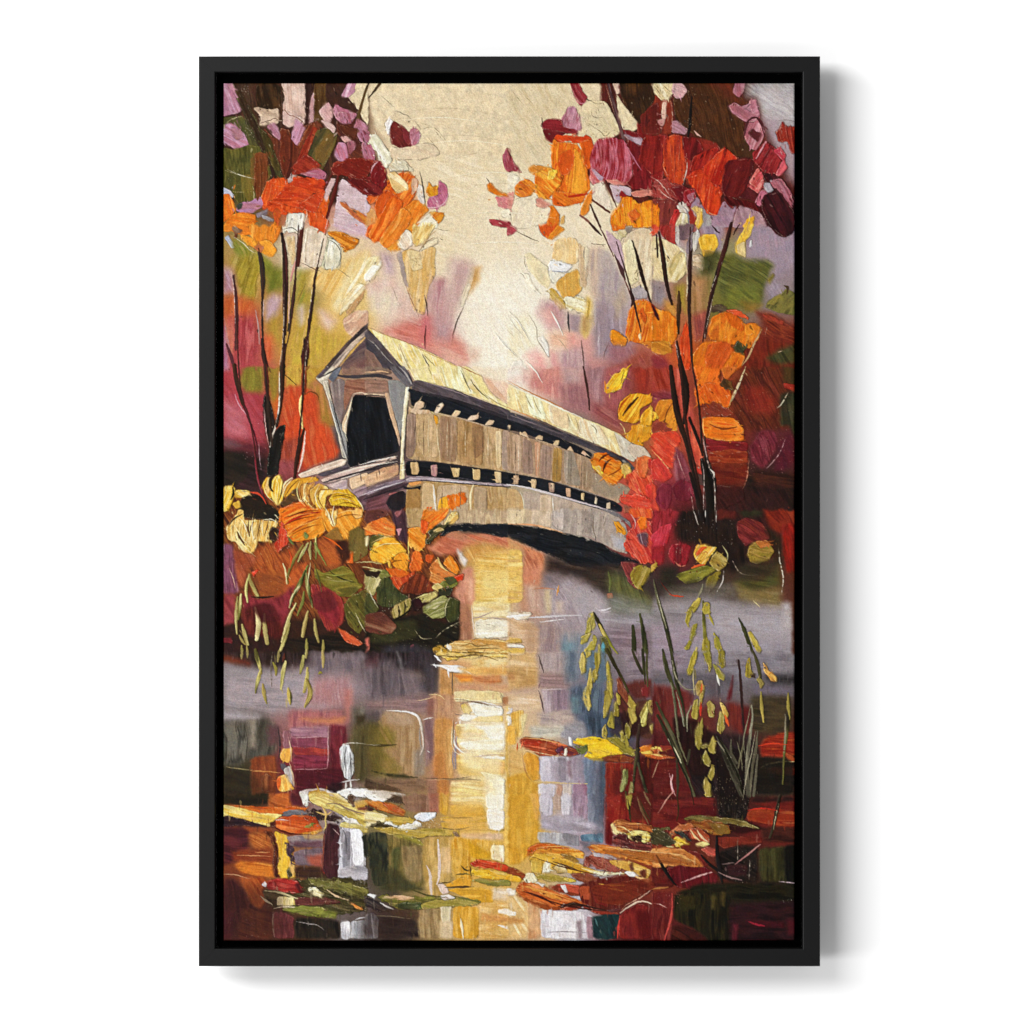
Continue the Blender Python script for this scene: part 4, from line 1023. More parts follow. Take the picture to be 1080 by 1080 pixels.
L 45404a,38343c 3,4,3 : -10,62 100,55 190,80
P 8e6a58,a07864,7e5c4c 4 h.6 e.2 : -10,85 160,95 175,180 -10,190
P 0c0d10,14161a,181a20 80 h.4 e.2 c1 : -10,215 150,225 180,360 240,560 245,640 -10,715
L e0c4a4,d0b090 1.2,2,1 : -10,203 140,205
P d8b490,c8a480,bca08c 70 h.9 e.3 : 140,190 175,190 210,330 245,470 265,560 255,600 235,520 190,390 165,290
X 3a3c44,2a2c34 20 1.2 : 0,350 200,650
P 8a8c8c,9a9c9a,7c7e80 88 h.6 e.2 : 165,90 250,95 320,150 300,280 275,470 265,540 220,360 180,220
P 807c80 88 a.7 f1.5 e0 : 180,120 240,120 260,400 230,360
P e8d8a8,f4ead0,d8c490 95 h1 e.4 c1 : 300,150 330,140 325,200 300,430 285,650 295,850 255,850 265,640 270,480
P 54525c,6a666c,44404c 48 h.9 e.3 : 170,-20 290,-20 340,60 365,130 330,150 270,110 210,40
L 9a9490,b8b0a8 .5,2,.8 : 250,-10 310,50 345,120
P d8c0ac,c4a898 -18 h.9 e.4 : -10,740 120,695 225,665 235,690 120,730 -10,775
L 2e2830,3a3238 1.5,2,1.5 : -10,780 120,740 250,705
P d8ae84,e4bc94,cca078,c09070 -16 h.8 e.4 : -10,820 120,760 245,720 250,810 130,860 -10,910
L a07858 .5,1.2,.5 : 80,790 85,850
L 9c7c6a .5,1.4,.8 : -10,900 130,860 260,815
P 8a7890,6c5c70,a890a0 -14 h.9 e.3 : -10,930 150,870 290,840 330,810 430,825 300,860 150,920 -10,975
P 4a3440,382a34,5c4450 -18 h.6 : -10,975 150,915 300,870 420,850 400,900 290,920 200,950 60,1000 -10,1020
P 6a404c,7c4c58,583440 -20 f2 e0 h.5 : -10,1000 180,950 200,1095 -10,1095
P 1c1a24,26222c 90 h.6 e.3 : 185,960 280,930 305,960 300,1050 260,1095 200,1095 150,1030
P a05858 80 h.7 : 180,950 250,940 170,970
// roof
P f0e4a8,e8d890,f4ecbc,e4cc88 62 h.8 e.3 : 290,-20 760,-20 880,60 900,110 960,200 1095,290 1095,330 900,240 700,170 500,110 370,100 330,20
P f0e0a0,f8f4cc,d8c888,e8d8a0 70 h.9 e.2 : 560,-20 720,-20 780,150 860,210 700,170 590,130
P e0b898,d8a888,e8c4a8 50 f1.5 e0 h.6 : 880,60 1095,110 1095,270 960,200
P ecd8b8,e4d0b0 30 f1.5 e0 : 760,-20 1095,-20 1095,100 900,70
L 6a5c38 .4,1.4,.5 : 720,20 760,110 795,180
L 4a4028 .5,1.2,.4 : 795,85 830,150 930,235
L 8a7a4c .3,.8,.3 : 470,-10 500,60
L a06840 .3,1,.4 : 700,-20 800,30 880,65
L a08c60 .4,1,.4 : 900,200 1000,270 1095,310
// eave band
P 4a4048,5c5058,3c3640,524654 24 h.8 e.3 : 360,100 400,90 500,120 660,160 860,240 1095,320 1095,400 900,330 700,260 540,220 420,200 340,180
L 8a7a7c .5,1.6,.6 : 440,110 600,150 780,220
L 2c2a34,1c1c24 3,5,4 : 330,170 430,200 560,220 760,280 1095,390
P 15171c,1c1e24,0f1116 22 h.5 e.2 : 330,150 420,195 560,225 720,270 900,340 1095,400 1095,470 1000,480 760,390 550,340 440,320 380,300 340,280
// side wall upper
P bca078,a88c64,ccb088,b09468,c8ac84 89 h.6 e.3 s1.4 : 315,330 440,315 510,350 700,375 780,400 1000,460 1095,480 1095,790 940,770 720,740 500,710 300,690
P d0b488,c4a87c,d8bc94 89 h.6 e.2 : 400,320 500,340 550,420 550,680 430,670 390,500
P 9c8474,ac9484,8c7464 89 h.6 e.2 : 310,350 380,340 380,600 350,680 300,680
P a8886c,987858,b4987c 89 h.6 e.1 : 560,360 690,380 690,720 560,700
P b08c5c,bc9868,9c7a4c 89 h.6 e.1 : 690,390 880,430 890,750 700,720
P 94704c,a07c54 89 h.6 e.1 : 800,410 890,440 900,640 820,700
P e0c898,ecd8b0,d4b884 88 h.8 e.2 : 980,480 1030,480 1025,760 990,760
P a89080,b09c8c 89 h.6 : 1035,470 1095,480 1095,790 1030,770
L e8d4ac .4,1.2,.4 : 535,450 545,560 560,670
L 6a5444 .5,1.6,.6 : 375,420 370,480 365,520
X e8d8b8 16 1.4 q90 v10 : 380,400 560,650
X d8c4a0,7a6040 30 1.6 q90 v6 a.5 : 560,420 1090,740
P e0a02c,d89020 95 h1.1 e.4 : 512,355 545,370 548,425 525,425
P d0b08c,dcc0a0,c4a078 110 h1.1 e.5 : 325,290 360,310 375,270 410,245 445,265 440,300 400,320 480,320 500,350 370,350 325,335
P dcc0a0,e8d0b4,ccac88 125 h1.1 e.5 : 515,340 540,290 580,262 595,285 560,330 540,350
P d8b890,e4c8a4 120 h1.1 e.5 : 648,365 680,320 720,330 710,350 680,378
P d8b898,e8ccb0 120 h1.1 e.5 : 765,400 800,360 860,355 850,385 810,400
P d4b490,e0c4a4 120 h1.1 e.5 : 900,432 935,395 975,400 960,430 920,440
L b8a088 .6,1.6,.8 : 560,350 700,375 780,402 900,438 1000,465
// middle row
P 14161a,1a1c20,0e1013 6 h.5 e.2 : 300,705 500,712 720,742 960,775 1095,795 1095,890 900,880 700,850 500,830 300,820
P d0b080,bc9c6c,dcc090 85 h1 e.5 : 335,715 395,715 405,780 390,810 345,808
P b88890,c8a090,a87880 85 h1 e.5 : 492,740 540,735 542,800 530,828 495,820
P d4b47c,e0c490 85 h1 e.5 : 645,760 715,760 705,830 665,830
P d0ac74,dcc08c 85 h1 e.5 : 808,770 868,770 868,850 815,850
P d0b080,dcc498 85 h1 e.5 : 975,785 1028,790 1028,870 985,870
P 9a8890,b8a8ac,80707c,d0c4c4 7 h1 e.4 : 300,840 420,820 600,840 780,860 1095,885 1095,900 850,890 600,870 420,850 310,870
L e4dcdc .5,1.6,.6 : 500,852 620,860 800,872
L 342c34 1,2,1 : 420,855 700,878 900,895 1095,905
// lower wall
P c0a070,b0905c,ccb080,a8885c 89 h.6 e.2 s1.4 : 310,880 420,860 600,870 820,890 1095,910 1095,1095 300,1095
P b08850,a07840 89 h.6 e.2 : 310,930 410,900 415,1095 300,1095
P dcc498,d0b488 89 h.6 : 430,870 520,880 530,1095 420,1095
P c8b08c,d0b898 89 h.6 : 540,890 780,890 780,1095 540,1095
P b09878,c0a888 89 h.6 : 820,900 920,910 920,1095 820,1095
L ece4d4 .6,2.2,1 : 510,890 520,980 530,1080
L f0dca8,e8d4a8 1,2.6,1.6 : 815,890 790,960 795,1090
P 15171c,22202a 10 h.7 e.3 : 280,900 350,910 420,890 410,930 390,915 340,925 300,920
P d89858,c88848 -5 h.7 : 320,870 420,860 420,880 340,900
P e8a020,f0b030,e0901c 95 h1.3 e.5 : 540,1095 560,990 620,970 640,1095
P e07018,e88028,d86014 60 h1.3 e.5 r2 : 610,970 750,955 755,1000 700,1060 640,1095 630,1000
P e08030,d07020 60 h1.2 e.4 : 440,1095 460,1070 520,1075 530,1095
T 536 388 7.2 .35 2
P dcb8ac,d0a098,e4c4b8 95 f3 e0 h.3 : -10,-20 160,-20 200,140 -10,100
P ece4dc,e0d4cc 40 f2 e0 h.6 : -10,-20 80,-20 100,40 40,80 -10,60
P d08c80,c47c74,d8988c 88 f3 e0 h.3 : 160,-20 400,-20 420,100 400,240 260,210 160,150
P c8a098,b89490 90 f3 e0 h.3 : 410,-20 560,-20 560,140 430,120
P a87070,986468,b07c78 85 f3 e0 h.3 : 380,140 560,120 640,330 560,320 440,260
P a47878,946a70,b08484 92 f3 e0 h.3 : 580,-20 740,-20 760,200 720,300 640,260
P 9a4c4c,a85a58,8c4044 92 f3 e0 h.3 : 740,-20 960,-20 900,200 830,330 740,330 720,150
P 98504c,8a4444,a46058 30 f3 e0 h.3 : 640,260 840,330 870,500 760,440 640,360
P a03424,8c2c20,b04430 92 f3 e0 h.4 : 930,-20 1095,-20 1095,200 980,200
L 3a2018,4a2c24,3a201c 1.6,2.6,2,1.4 : 570,-10 595,120 610,220 618,320
P f0bc28,f8d040,e8a820,f8dc60 130 h1.4 e.6 r1.5 : 740,130 790,70 850,20 910,-10 905,60 870,100 860,150 800,190 740,190
L d88018 .6,2,.6 : 735,100 740,160 745,190
L 6a5020 .4,1,.4 : 880,20 865,80 855,120
L f0c860 .4,1.2,.3 : 770,190 768,235
P e89c20,f0ac28,d88818,f8c040 120 h1.4 e.6 s.9 b-3 : 830,340 850,260 920,200 1000,195 1095,210 1095,260 1000,310 1000,400 950,420 880,410 840,390
L 4a2010,3a1a0c 1,3,1.6 : 870,360 920,290 985,225
L b04810 .6,2.4,.6 : 835,350 860,270 930,210
P f0b030,f4c048,e8a020 110 h1.4 e.6 : 1000,380 1040,320 1095,290 1095,440 1030,450 1005,430
P e0a028,d88c20,e8b040 100 h1.2 e.5 r2 : 890,510 960,440 1095,440 1095,520 1040,560 1000,620 970,570 910,580
L f0d890 .6,1.6,.6 d.2 : 850,420 880,460 890,500
// roof
P f0dca4,e8d094,f4e8bc,dcc084 68 h.9 e.3 : -10,110 120,180 320,265 480,350 700,430 860,510 960,620 960,700 860,670 700,590 500,510 300,420 130,350 -10,300
P f0ecc0,f4f4d0,e8e0a8 75 h.9 e.2 : 130,190 250,240 290,400 160,350
P ecd4a8,e8ccA0,f4e0bc 70 h.9 e.2 : 300,270 460,350 460,470 320,420
P ecd8b0,f0e4c4,e0c498 70 h.9 e.2 : 540,380 700,440 780,590 640,570 520,500
P d8ccb4,c8bca4,e4dcc8 70 h.9 e.3 : 800,480 920,560 980,600 960,720 860,670 830,560
L a0906c .4,1.2,.4 : 135,210 160,270 185,310
L a89870 .4,1,.4 : 190,220 210,290 250,350
L a09070 .4,1,.4 : 450,350 470,410 470,450
L a89870 .4,1.2,.4 : 510,380 530,440 550,500
L 988868 .4,1.2,.4 : 630,430 675,470 665,510
L b8a888 .4,1,.4 : 820,510 825,570 890,640
L c07838 .4,1.4,.5 : -10,95 150,180 340,265 480,345
L f4ecd0 .6,2,.8 : 20,140 200,215 380,300 560,380
L d89858 .4,1.2,.4 : -10,300 120,350 240,400
P d8c4ac,c8b49c 40 h.9 e.4 : 930,570 1030,600 1095,680 970,700 900,620
// eave
P 3a3844,4a4650,2c2c36 24 h.8 e.3 : -10,330 120,370 300,440 500,520 720,610 900,690 960,760 940,800 860,720 700,650 560,590 400,540 200,460 -10,400
P 14151a,1c1e24 24 h.5 : -10,390 200,460 380,530 520,590 640,650 620,710 480,640 340,590 180,520 60,480 -10,470
L 7a6c70,5c5058 .6,2,.8 : 20,360 240,440 420,510
P d0b088,e0c4a0 130 h1.1 e.5 : -10,440 20,435 15,470 -10,480
P cbab85,dcc0a0 30 h1.1 e.5 : 80,500 130,480 150,520 180,550 100,510
P c8a880,d8bc98 10 h1.1 e.5 : 200,535 230,510 265,520 260,550
P cbab80,dcc49c 130 h1.1 e.5 : 335,590 360,550 390,550 380,590
P d0ac84,dcc0a0 30 h1.1 e.5 : 440,630 475,590 500,640
P d0a888,dcbca0 30 h1.1 e.5 : 550,650 570,625 600,650 590,670
L c0a484 .8,2,1 : 170,540 250,560 350,590 400,605
// wall upper
P b89c80,a88c70,c4a88c,a08468 90 h.6 e.2 s1.4 : -10,480 90,510 180,540 340,590 500,640 640,700 640,760 760,880 850,870 930,920 900,960 840,1030 700,970 540,920 380,870 220,830 -10,790
P c0a488,ccb094 90 h.6 e.1 : 30,500 100,520 100,780 40,790
P 9a8070,a88c7c 90 h.6 e.1 : 110,530 180,560 190,810 110,800
P d0a484,c09070 90 h.7 e.1 : 200,560 245,570 230,820 210,820
P a08474,ac9484 90 h.6 e.1 : 250,580 330,600 320,850 240,830
P b08c4c,a07c40,bc9858 90 h.7 e.1 : 345,600 410,620 400,870 330,860
P a09484,948878,ac9c8c 90 h.6 e.1 : 420,620 500,640 560,900 430,880
P 9a8468,a89078 90 h.6 e.1 : 560,660 640,700 660,900 560,910
P a08c74,948470 60 h.6 e.1 f1.5 : 640,790 760,890 920,900 900,960 780,990 640,940
X d8c4a8,6a5848 30 1.6 q90 v6 a.5 : 10,520 600,850
// lower row
P 16181d,1e2026,101216 16 h.5 e.2 : -10,795 160,825 300,850 440,900 640,960 800,1010 870,1060 860,1095 760,1090 640,1060 460,1000 300,950 100,900 -10,890
P d0b08c,bc9c7c 85 h1.1 e.5 : 40,815 80,820 78,885 40,885
P d8b88c,e0c8a0 85 h1.1 e.5 : 175,845 215,845 210,920 175,920
P c8a888,a08070,d8bc98 85 h1.1 e.5 : 305,870 350,875 348,945 312,945
P d0a884,c09878 85 h1.1 e.5 : 435,910 475,910 475,980 445,980
P d0b488 85 h1.1 e.5 : 555,950 580,950 575,1005 555,1000
P d8c4a8 95 h1.1 e.5 : 660,985 680,990 670,1035 655,1030
P c8b498 85 h1.1 e.5 : 745,1025 775,1020 775,1070 745,1070
L dcd4d0,c4b8b8 1,2.4,2,1.4 : -10,885 130,905 300,950 480,1000 640,1045 760,1080
// lower wall start
P d0b484,c4a474 90 h.7 e.2 : -10,920 60,920 110,980 130,1095 -10,1095
P b8a898,c4b4a4,ac9c8c 90 h.6 e.2 : 110,930 300,960 640,1060 760,1095 130,1095
P d0bca0,dcc8b0 90 h.6 : 240,960 330,970 340,1095 240,1095
L f0e4c8 .4,1.6,.6 : 90,940 115,1000 125,1090
L f0e8d8 .4,1.6,.6 : 335,980 345,1090
T 536 388 7.2
// orange leaf over bridge
P e08420,d87014,e89430,d06410 20 h1.3 e.6 s1.2 : 630,700 660,650 740,645 800,690 860,720 880,780 860,840 800,890 750,870 700,810 650,770
L 5a2408 .8,2.6,1 : 690,710 720,670 770,655
L 4a1c08 1,2.8,1 : 720,790 740,720 780,695
L 8a3c10 .6,1.8,.6 : 760,820 820,790 860,760
P e8c040,f0d060,d8a828 60 h1.3 e.6 r2 : 640,740 690,750 720,790 710,820 660,770
P e8b838,d8c050,f0d068 60 h1.3 e.6 r2 : 850,740 920,740 935,800 890,840 870,800
L f4e8c8 .4,1.2,.4 d.2 : 660,800 670,850
P e05030,c84028,e87048,d84838 60 h1.2 e.5 r2 : 890,840 960,770 1095,820 1095,990 1020,980 940,920
P e07840,d86030,e89858 80 h1.3 e.5 : 970,760 980,690 1040,670 1095,690 1095,720 1060,760 1040,830 1000,830
P b83028 60 h1.1 e.4 : 1060,700 1095,700 1095,770 1065,760
P e05840,d84834,c83a28 10 h1.2 e.5 r2 : 840,1000 860,950 960,960 1095,1000 1095,1095 980,1095 900,1040
P d83c30 60 h1.1 : 1040,900 1095,870 1095,1000 1050,970
P 8a5040,b06048 40 h1 : 880,1040 960,1070 940,1095 880,1095
T 688 388 7.2
P 983020,8a2818,a84030,a0382c 70 f2 e0 h.4 : -10,-20 130,-20 160,180 60,230 -10,210
P 8a3a48,7a2c3c,984858 20 f2 e0 h.4 : -10,190 160,170 170,250 40,260 -10,290
P c05040,b04434,cc6450 90 f1.5 e0 h.5 : 150,-20 240,-20 300,300 350,480 400,720 330,740 260,500 200,240
P 5a2414,6a2c18,4a1c12,743020 60 f2 e0 h.4 : 600,120 760,-20 1095,-20 1095,460 720,480 620,380 600,250
P 7a2418,8a2c1c,6a1c14 70 f3 e0 h.4 : 690,140 830,140 940,240 900,360 720,330
P 4a3418,3c2c16 90 f2 e0 : 980,-20 1095,-20 1095,140 1000,110
P 8c2418,a03020 30 h.7 : 1000,120 1095,130 1095,190 1010,150
P 38301f,2a2818,444028 80 f1.5 e0 h.5 : 970,200 1040,180 1095,180 1095,560 1040,440 970,440
P e8761c,f08424,dc6418,e87020 110 h1.2 e.4 s1.2 : 310,-20 520,-20 500,80 520,130 580,160 600,230 570,310 480,280 400,260 350,280 320,190 350,100
P d85818,e0661c,c84a14 60 h1.2 e.4 : 340,170 430,110 500,130 560,160 610,210 580,300 540,280 500,250 420,270
P c86020,d8742c 100 h1 : 530,-20 650,-20 570,90 540,60
P 6a4420,4a3018 60 h1 e.4 r2 : 520,90 600,100 620,180 580,160 530,130
L b89850,d8c090 .6,2,2,.6 d.15 : 710,-10 660,120 600,240 570,320
L d8c8a8 .4,1.2,.4 d.2 : 690,60 640,180 600,260
P 7c3020,8a3824,6a2818 30 h1 r2.5 e.4 : 370,290 470,260 520,290 620,370 480,370 400,350
P ec7c1c,e46c18,f08c2c,dc5c14 5 h1.3 e.5 s1.4 : 378,380 460,375 620,385 665,430 690,470 690,555 600,560 470,540 395,525
L 8a3c10 1,2.6,1 : 440,430 530,470 640,450
L f4b060 .5,1.4,.5 : 385,380 383,450 395,520
P 7a1c20,8a2424,6a1818 4 h.7 e.2 : 395,530 500,560 720,565 720,640 420,640
P 8a3018,9a3c20,7a2414 4 h.7 e.2 : 430,640 600,620 725,640 725,720 600,740 440,720
P 6a2014,742a18,5c1a12 4 h.7 e.2 : 440,720 600,735 720,730 730,820 690,900 600,920 480,880
P 4a1814,5a1c14 4 h.6 : 480,890 690,910 700,1000 560,1060 500,1095 480,1000
L d89070 .4,1.4,.5 d.2 : 735,700 720,860 680,930
P 6c2438,7c2c44,5c1c30,803448 70 f1.2 e.1 h.6 : 740,600 830,470 930,480 960,560 900,700 840,770 750,700
P 5a1c34,4a1830 60 f2 e0 h.5 : 960,560 1060,500 1095,700 1000,780 920,800
L c09090 .4,1.4,.5 d.25 : 1010,540 960,670 870,760
P 1c140f,281a12,20180f 20 h.5 f1.5 : 740,800 900,900 1095,880 1095,1095 700,1095 700,960
P 3a1c14,4a2418,2c1610 10 f2 e0 h.4 : 760,780 1095,800 1095,910 900,920 760,880
L d0a080 .3,1,.3 d.3 : 880,960 860,1070
L d8c8a8 .4,1.6,.5 d.3 : 1030,190 980,280 945,305
X d8b898,a06048 60 1.2 : 620,20 1090,480
X c08878 50 1.2 : 720,520 1080,820
P d88424,e0902c,c87420 120 h1.1 e.4 s1.2 : 20,320 60,240 150,240 175,330 190,480 130,470 60,410
L 7a3c14 .5,1.6,.5 : 90,410 110,330 150,270
P f0b830,f8cc50 60 h1.4 e.5 : -10,320 30,340 40,380 10,400 -10,400
P 9a4430,8a3828 20 h.8 r2 : -10,440 80,410 150,470 60,500 -10,490
P d8482c,cc3c28,e05c3c 40 h1 e.3 : -10,500 180,480 220,560 170,620 160,760 120,760 60,700 -10,620
P d84434,c83830 60 h1 e.3 : -10,700 60,680 160,820 80,870 -10,840
L f0a868 .5,1.8,.6 d.15 : 0,630 60,690 120,760
P 8a4458,7a3448,9c5868 80 h.8 f1 e.2 : 170,600 230,640 300,820 310,860 180,870 165,760
P 8a2850,7a2048,9a345c 95 h.9 e.3 : 20,960 70,880 140,885 150,950 130,1060 90,1080 40,1020
P 7a2048,6c1c40,8a2c54 95 h.9 e.3 : 140,900 220,850 300,880 320,980 260,1010 180,1000
P c83c30,d84c34 80 h.9 : -10,870 30,900 20,1000 60,1095 -10,1095
P 8a2c30,7a2428 60 f2 e0 h.5 : 120,1040 300,1000 300,1095 110,1095
P c83a2c,d84c38 80 h1 e.4 : 310,740 380,760 400,810 330,800
P c84c34,b84030,d86044 85 h.8 e.2 : 260,400 320,430 390,660 400,760 320,720 290,580
// trunks
L 22140f,301c12,1c100c 4,6,7,5,4 h.9 : 140,-10 160,180 200,400 260,560 300,760
L 1c120e,2c1a12 6,8,6,3 h.9 : 215,-20 255,150 260,260 240,420
L 20140f 3,3.5,3 h.9 : 280,380 330,500 380,640
L 1f130f,2c1c14 2,4,6,4 h.9 : 290,700 320,830 350,980 370,1090
P 17120e,221a14,100c0a 92 h.9 : 395,500 410,640 460,800 485,860 480,1095 410,1095 400,860
L b08880,d8c0b0 .5,1.6,.8 d.15 : 360,440 390,560 430,760
L d8c8b8 .6,2.4,.8 : 440,770 470,800 468,830
L c89890 .4,1.2,.4 d.25 : 180,640 220,760 250,830
P 4a3430,5c443c 40 h.8 : 330,810 400,820 410,900 350,880
L d0c0b0 .4,1.2,.4 d.2 : 405,890 402,1090
L c8b8a8 .4,1,.4 d.25 : 480,960 480,1090
L 3a1820 2,4 : 370,980 380,1090
T 536 388 3.6
P 2a1412,381a18,221010 60 f4 e0 h.3 a.8 : 620,540 700,500 800,450 1075,450 1075,600 900,680 640,660
P 5a1a2c,6a2034 60 f3 e0 h.4 a.6 : 560,440 680,430 700,520 600,540
L 17100d,241510 3,5,6,4 h.9 : 690,400 715,470 730,540 740,580
L 14100c,1e1610 4,8,9,7 h.9 : 735,350 750,420 770,500 765,590
L c8b0a8 .3,1.2,.4 d.2 : 730,330 745,400 742,470 742,580
L d8c8b8 .3,1.2,.4 d.2 : 765,390 785,430 785,580
L c89890 .3,1,.4 d.2 : 690,450 700,520 715,590
T 236 538 7.2
P 201a12,2a2016 20 h.5 : 100,-20 430,-20 420,90 300,70 160,60
P e07018,e88828,d85c14,e89838 155 h1.3 e.4 s1.3 b-4 : 420,-20 760,-20 760,100 740,200 560,240 500,220 430,120
P e8962c,e08420,f0a840,d87a1c 150 h1.2 e.3 s1.2 : 470,190 600,120 740,40 770,150 720,210 560,230
L b82c14,8a2010 1,3.4,2.6,1 : 465,110 560,50 640,25 730,15
L 9a3410 .5,1.6,.6 : 490,190 600,110 720,60
P c84024,d85030,b83420 95 h1.1 e.5 r2.5 : 430,90 470,150 480,250 420,330 390,280 410,180
X f0e0d0,e0a090 40 1.3 : 400,100 500,300
P e89830,e08a24,f0a840,d88020 60 h1.2 e.4 s1.2 : 740,0 900,-20 1060,-20 1030,120 960,160 930,260 880,210 770,140
P e8c878,f0d898,d8b058 60 h1.3 e.6 r2 : 770,-10 860,-10 850,60 840,120 800,80
P e8a850,f0b868,d8963c 80 h1.2 e.5 : 960,-20 1060,-20 1040,50 1000,60
P e8c068,d8a850,f4d890,b88838 100 h1.4 e.7 s.8 : 20,130 80,60 120,0 150,10 150,80 250,80 340,80 410,100 400,130 340,170 380,230 330,240 260,230 240,300 210,330 150,320 120,280 90,240 30,220
P f0d480,f8e4a8,e0bc58 65 h1.4 e.5 : 90,160 150,240 200,310 150,315 110,260
L 5a3820 1,3,2,1 : 105,170 130,220 160,265
L 6a4828 .6,2,.6 : 230,80 210,120 200,170
L 6a4c30 .6,2,.6 : 170,110 190,160 195,200
P 2a1c14,3a2418 60 h.7 e.4 : 345,180 370,130 415,140 410,200 380,240 350,220
L f8ecc0 .5,1.4,.5 : 300,75 360,65 410,95
P a04c24,b05828,8a3c1c,b8642c 60 f1.5 e.1 h.6 : 240,300 330,250 380,260 420,340 540,270 560,400 480,560 440,660 380,680 240,520 220,420
P a85024,b45c28,984420 40 f2 e0 h.6 : 700,220 900,220 920,290 920,400 800,440 720,350
P 9a4828,8a3c24,a85434 60 h.6 f1.5 e0 : 60,290 200,330 260,370 180,480 150,580 90,590 70,420
P b0542c,c05c28,9c4420 60 h.6 f1.5 e0 : 430,560 560,420 640,390 640,470 540,580 480,680
P 8a4420,9a5024,7a3a1c 20 h.6 f2 e0 : 250,470 440,480 480,560 380,680 270,640
P 7a4470,8a5080,6a3860,9a648c 85 h.6 f1 e0 : -10,250 70,260 90,480 120,620 80,640 -10,640
P 8a3840,9a4048,7a2c38 60 f1.5 e0 h.5 : -10,640 90,640 80,860 -10,880
P 7a2834,8c3040,6a2030 70 h.6 f1.5 e0 : 140,620 260,680 440,650 540,560 500,760 450,900 330,940 160,900 140,760
P 5a2018,4a1814,6a2820 85 h.5 f1.5 e0 : 150,740 250,740 360,800 440,860 480,940 380,1000 200,980 150,860
P 7a6c24,6a6020,8c7c30,5c5420 10 h.8 e.2 s1.6 b4 : 690,440 760,490 920,420 980,470 1020,560 1060,570 960,660 860,650 770,570 700,520
P 8a8434,989040 8 h.8 e0 f1.5 : 780,530 950,520 960,560 800,560
P 8e3028,a03830,7a242c,b04830 70 h.7 e.2 : 660,560 780,590 900,670 910,760 900,860 800,930 700,760
P 7a2030,8a2834 70 h.7 f1 e0 : 690,680 850,660 900,780 860,880 720,780
P 5c5420,4c461c,6c6428,5a4a20 60 h.7 e.3 : 910,720 980,650 1095,600 1095,860 1020,940 940,860
P 6a5828,7a6430 95 h.7 e.2 : 940,260 960,160 1020,130 1095,170 1095,330 980,400 920,330
P d85c20,e06c28 95 h1 e.4 : 930,330 980,320 980,400 940,400
P 8a6028,986c30 60 h.9 : 760,200 860,130 920,240 880,230
L e0c898 .4,1,.4 d.2 : 800,220 870,260
P 20180f,281c14,18120c 10 h.4 f1.5 e0 : 740,950 880,910 1000,980 1095,1000 1095,1095 400,1095 440,990
P 2a1814,341c18 80 h.4 f1.5 e0 : -10,890 60,880 120,960 350,960 440,1000 480,1095 -10,1095
P 6a2028 80 h.5 : -10,970 60,970 60,1010 -10,1000
P b84828,c85830,8a3820 35 h1 e.4 : 860,890 940,930 1060,1010 1020,1030 930,1000
P e8482c 20 h1 e.4 : 215,470 260,450 230,500
L e0b098 .4,1.2,.4 : 40,440 70,510 90,600
X e0b898,c08868 60 1.1 : 60,260 460,660
// drooping green sprigs
L c8b068,e8d8a0,a89048 1,2.2,1 h1.2 e : 450,405 470,460 480,560
L 6a5828,8a7838 2,4,1.4 h1.2 : 600,270 530,380 480,500 490,555
L 60702c,e0dca0,8a9a40 1.6,3.6,1.4 h1.4 : 640,250 600,320 565,390
L 5a7028,d8d498,9aa448 1.4,3.2,1.4 h1.4 : 660,240 650,310 660,370
L 6a7c30,d8d080 1.4,3,1.4 h1.4 : 700,210 700,290 700,370
L 486820,8aa848,5a7028 1.4,3,1.6,.8 h1.4 : 690,250 730,330 780,420
P 78a848,5a9030 90 h1.4 e.5 : 605,190 620,165 638,200 625,220
L 7a9c48,5a8030 1,3,1 : 490,200 510,240 530,260
L 4a6c24,8ab048,3a5c1c 1.2,3,1 h1.4 : 640,420 625,450 600,520
L 3a4c1c,6a7a34,d0cc90,4a5a24 2,4.5,3.6,1.2 h1.4 : 620,460 580,560 520,660 498,740
L 4a5a24,a8a860,3f4f1f 2,4.4,3.2,1 h1.4 : 625,480 640,600 665,700 672,740
L 7a8438,c8c47c 1.5,3.6,1.6 h1.4 : 610,620 600,700 560,800
L a89c58,d8cc8c,8a7c3c 1.6,4,2 h1.4 : 550,710 500,800 440,1000
L b0a054,d8cc88 2,4.6,3 h1.4 : 640,770 610,880 600,960
L 9a8c48,c8bc70 2,4,2.4 h1.4 : 690,830 695,920 720,1000
L 8a7c40,c8bc74,a89850 2,4.4,3 h1.4 : 500,860 470,960 430,1070
L a8a050,d8d084 2,4.2,3 h1.4 : 195,490 200,540 260,660
L 8a8840,c8c478 1.6,3.4,1.6 h1.4 : 190,500 165,600 180,700
L a09848,d8d088,7a7434 2,4,2 h1.4 : 130,640 120,760 110,830
L a09c50,ccc880 1.8,3.4,1.8 h1.4 : 105,660 90,800 100,940
L a89c58,e0d498,8a7c3c 2,5.6,4 h1.5 : 240,740 270,860 250,980
L a0944c,dcd08c 2,5,4 h1.5 : 310,790 310,900 330,1010
L 9a9448,d0c880 2,4.6,3.4 h1.4 : 140,870 160,950 180,1020
L a89c50 1.4,3,1.4 h1.3 : 120,950 140,1000 165,1020
L b0a858,8a8440 1.4,3,2 h1.3 : 135,1030 140,1090
L a8a050 1.4,3 h1.3 : 175,1030 180,1090
L a8a458,8a8440 1.6,3.6,2 h1.3 : 630,980 630,1090
L a8a050,8a8040 1.6,3.6,2 h1.3 : 755,990 755,1090
L 2a1810 .8,2.6,1 : 210,660 290,665 380,655
L e0d0a8 .4,1.2,.4 : 1000,780 1040,870 1080,930
T 386 538 7.2
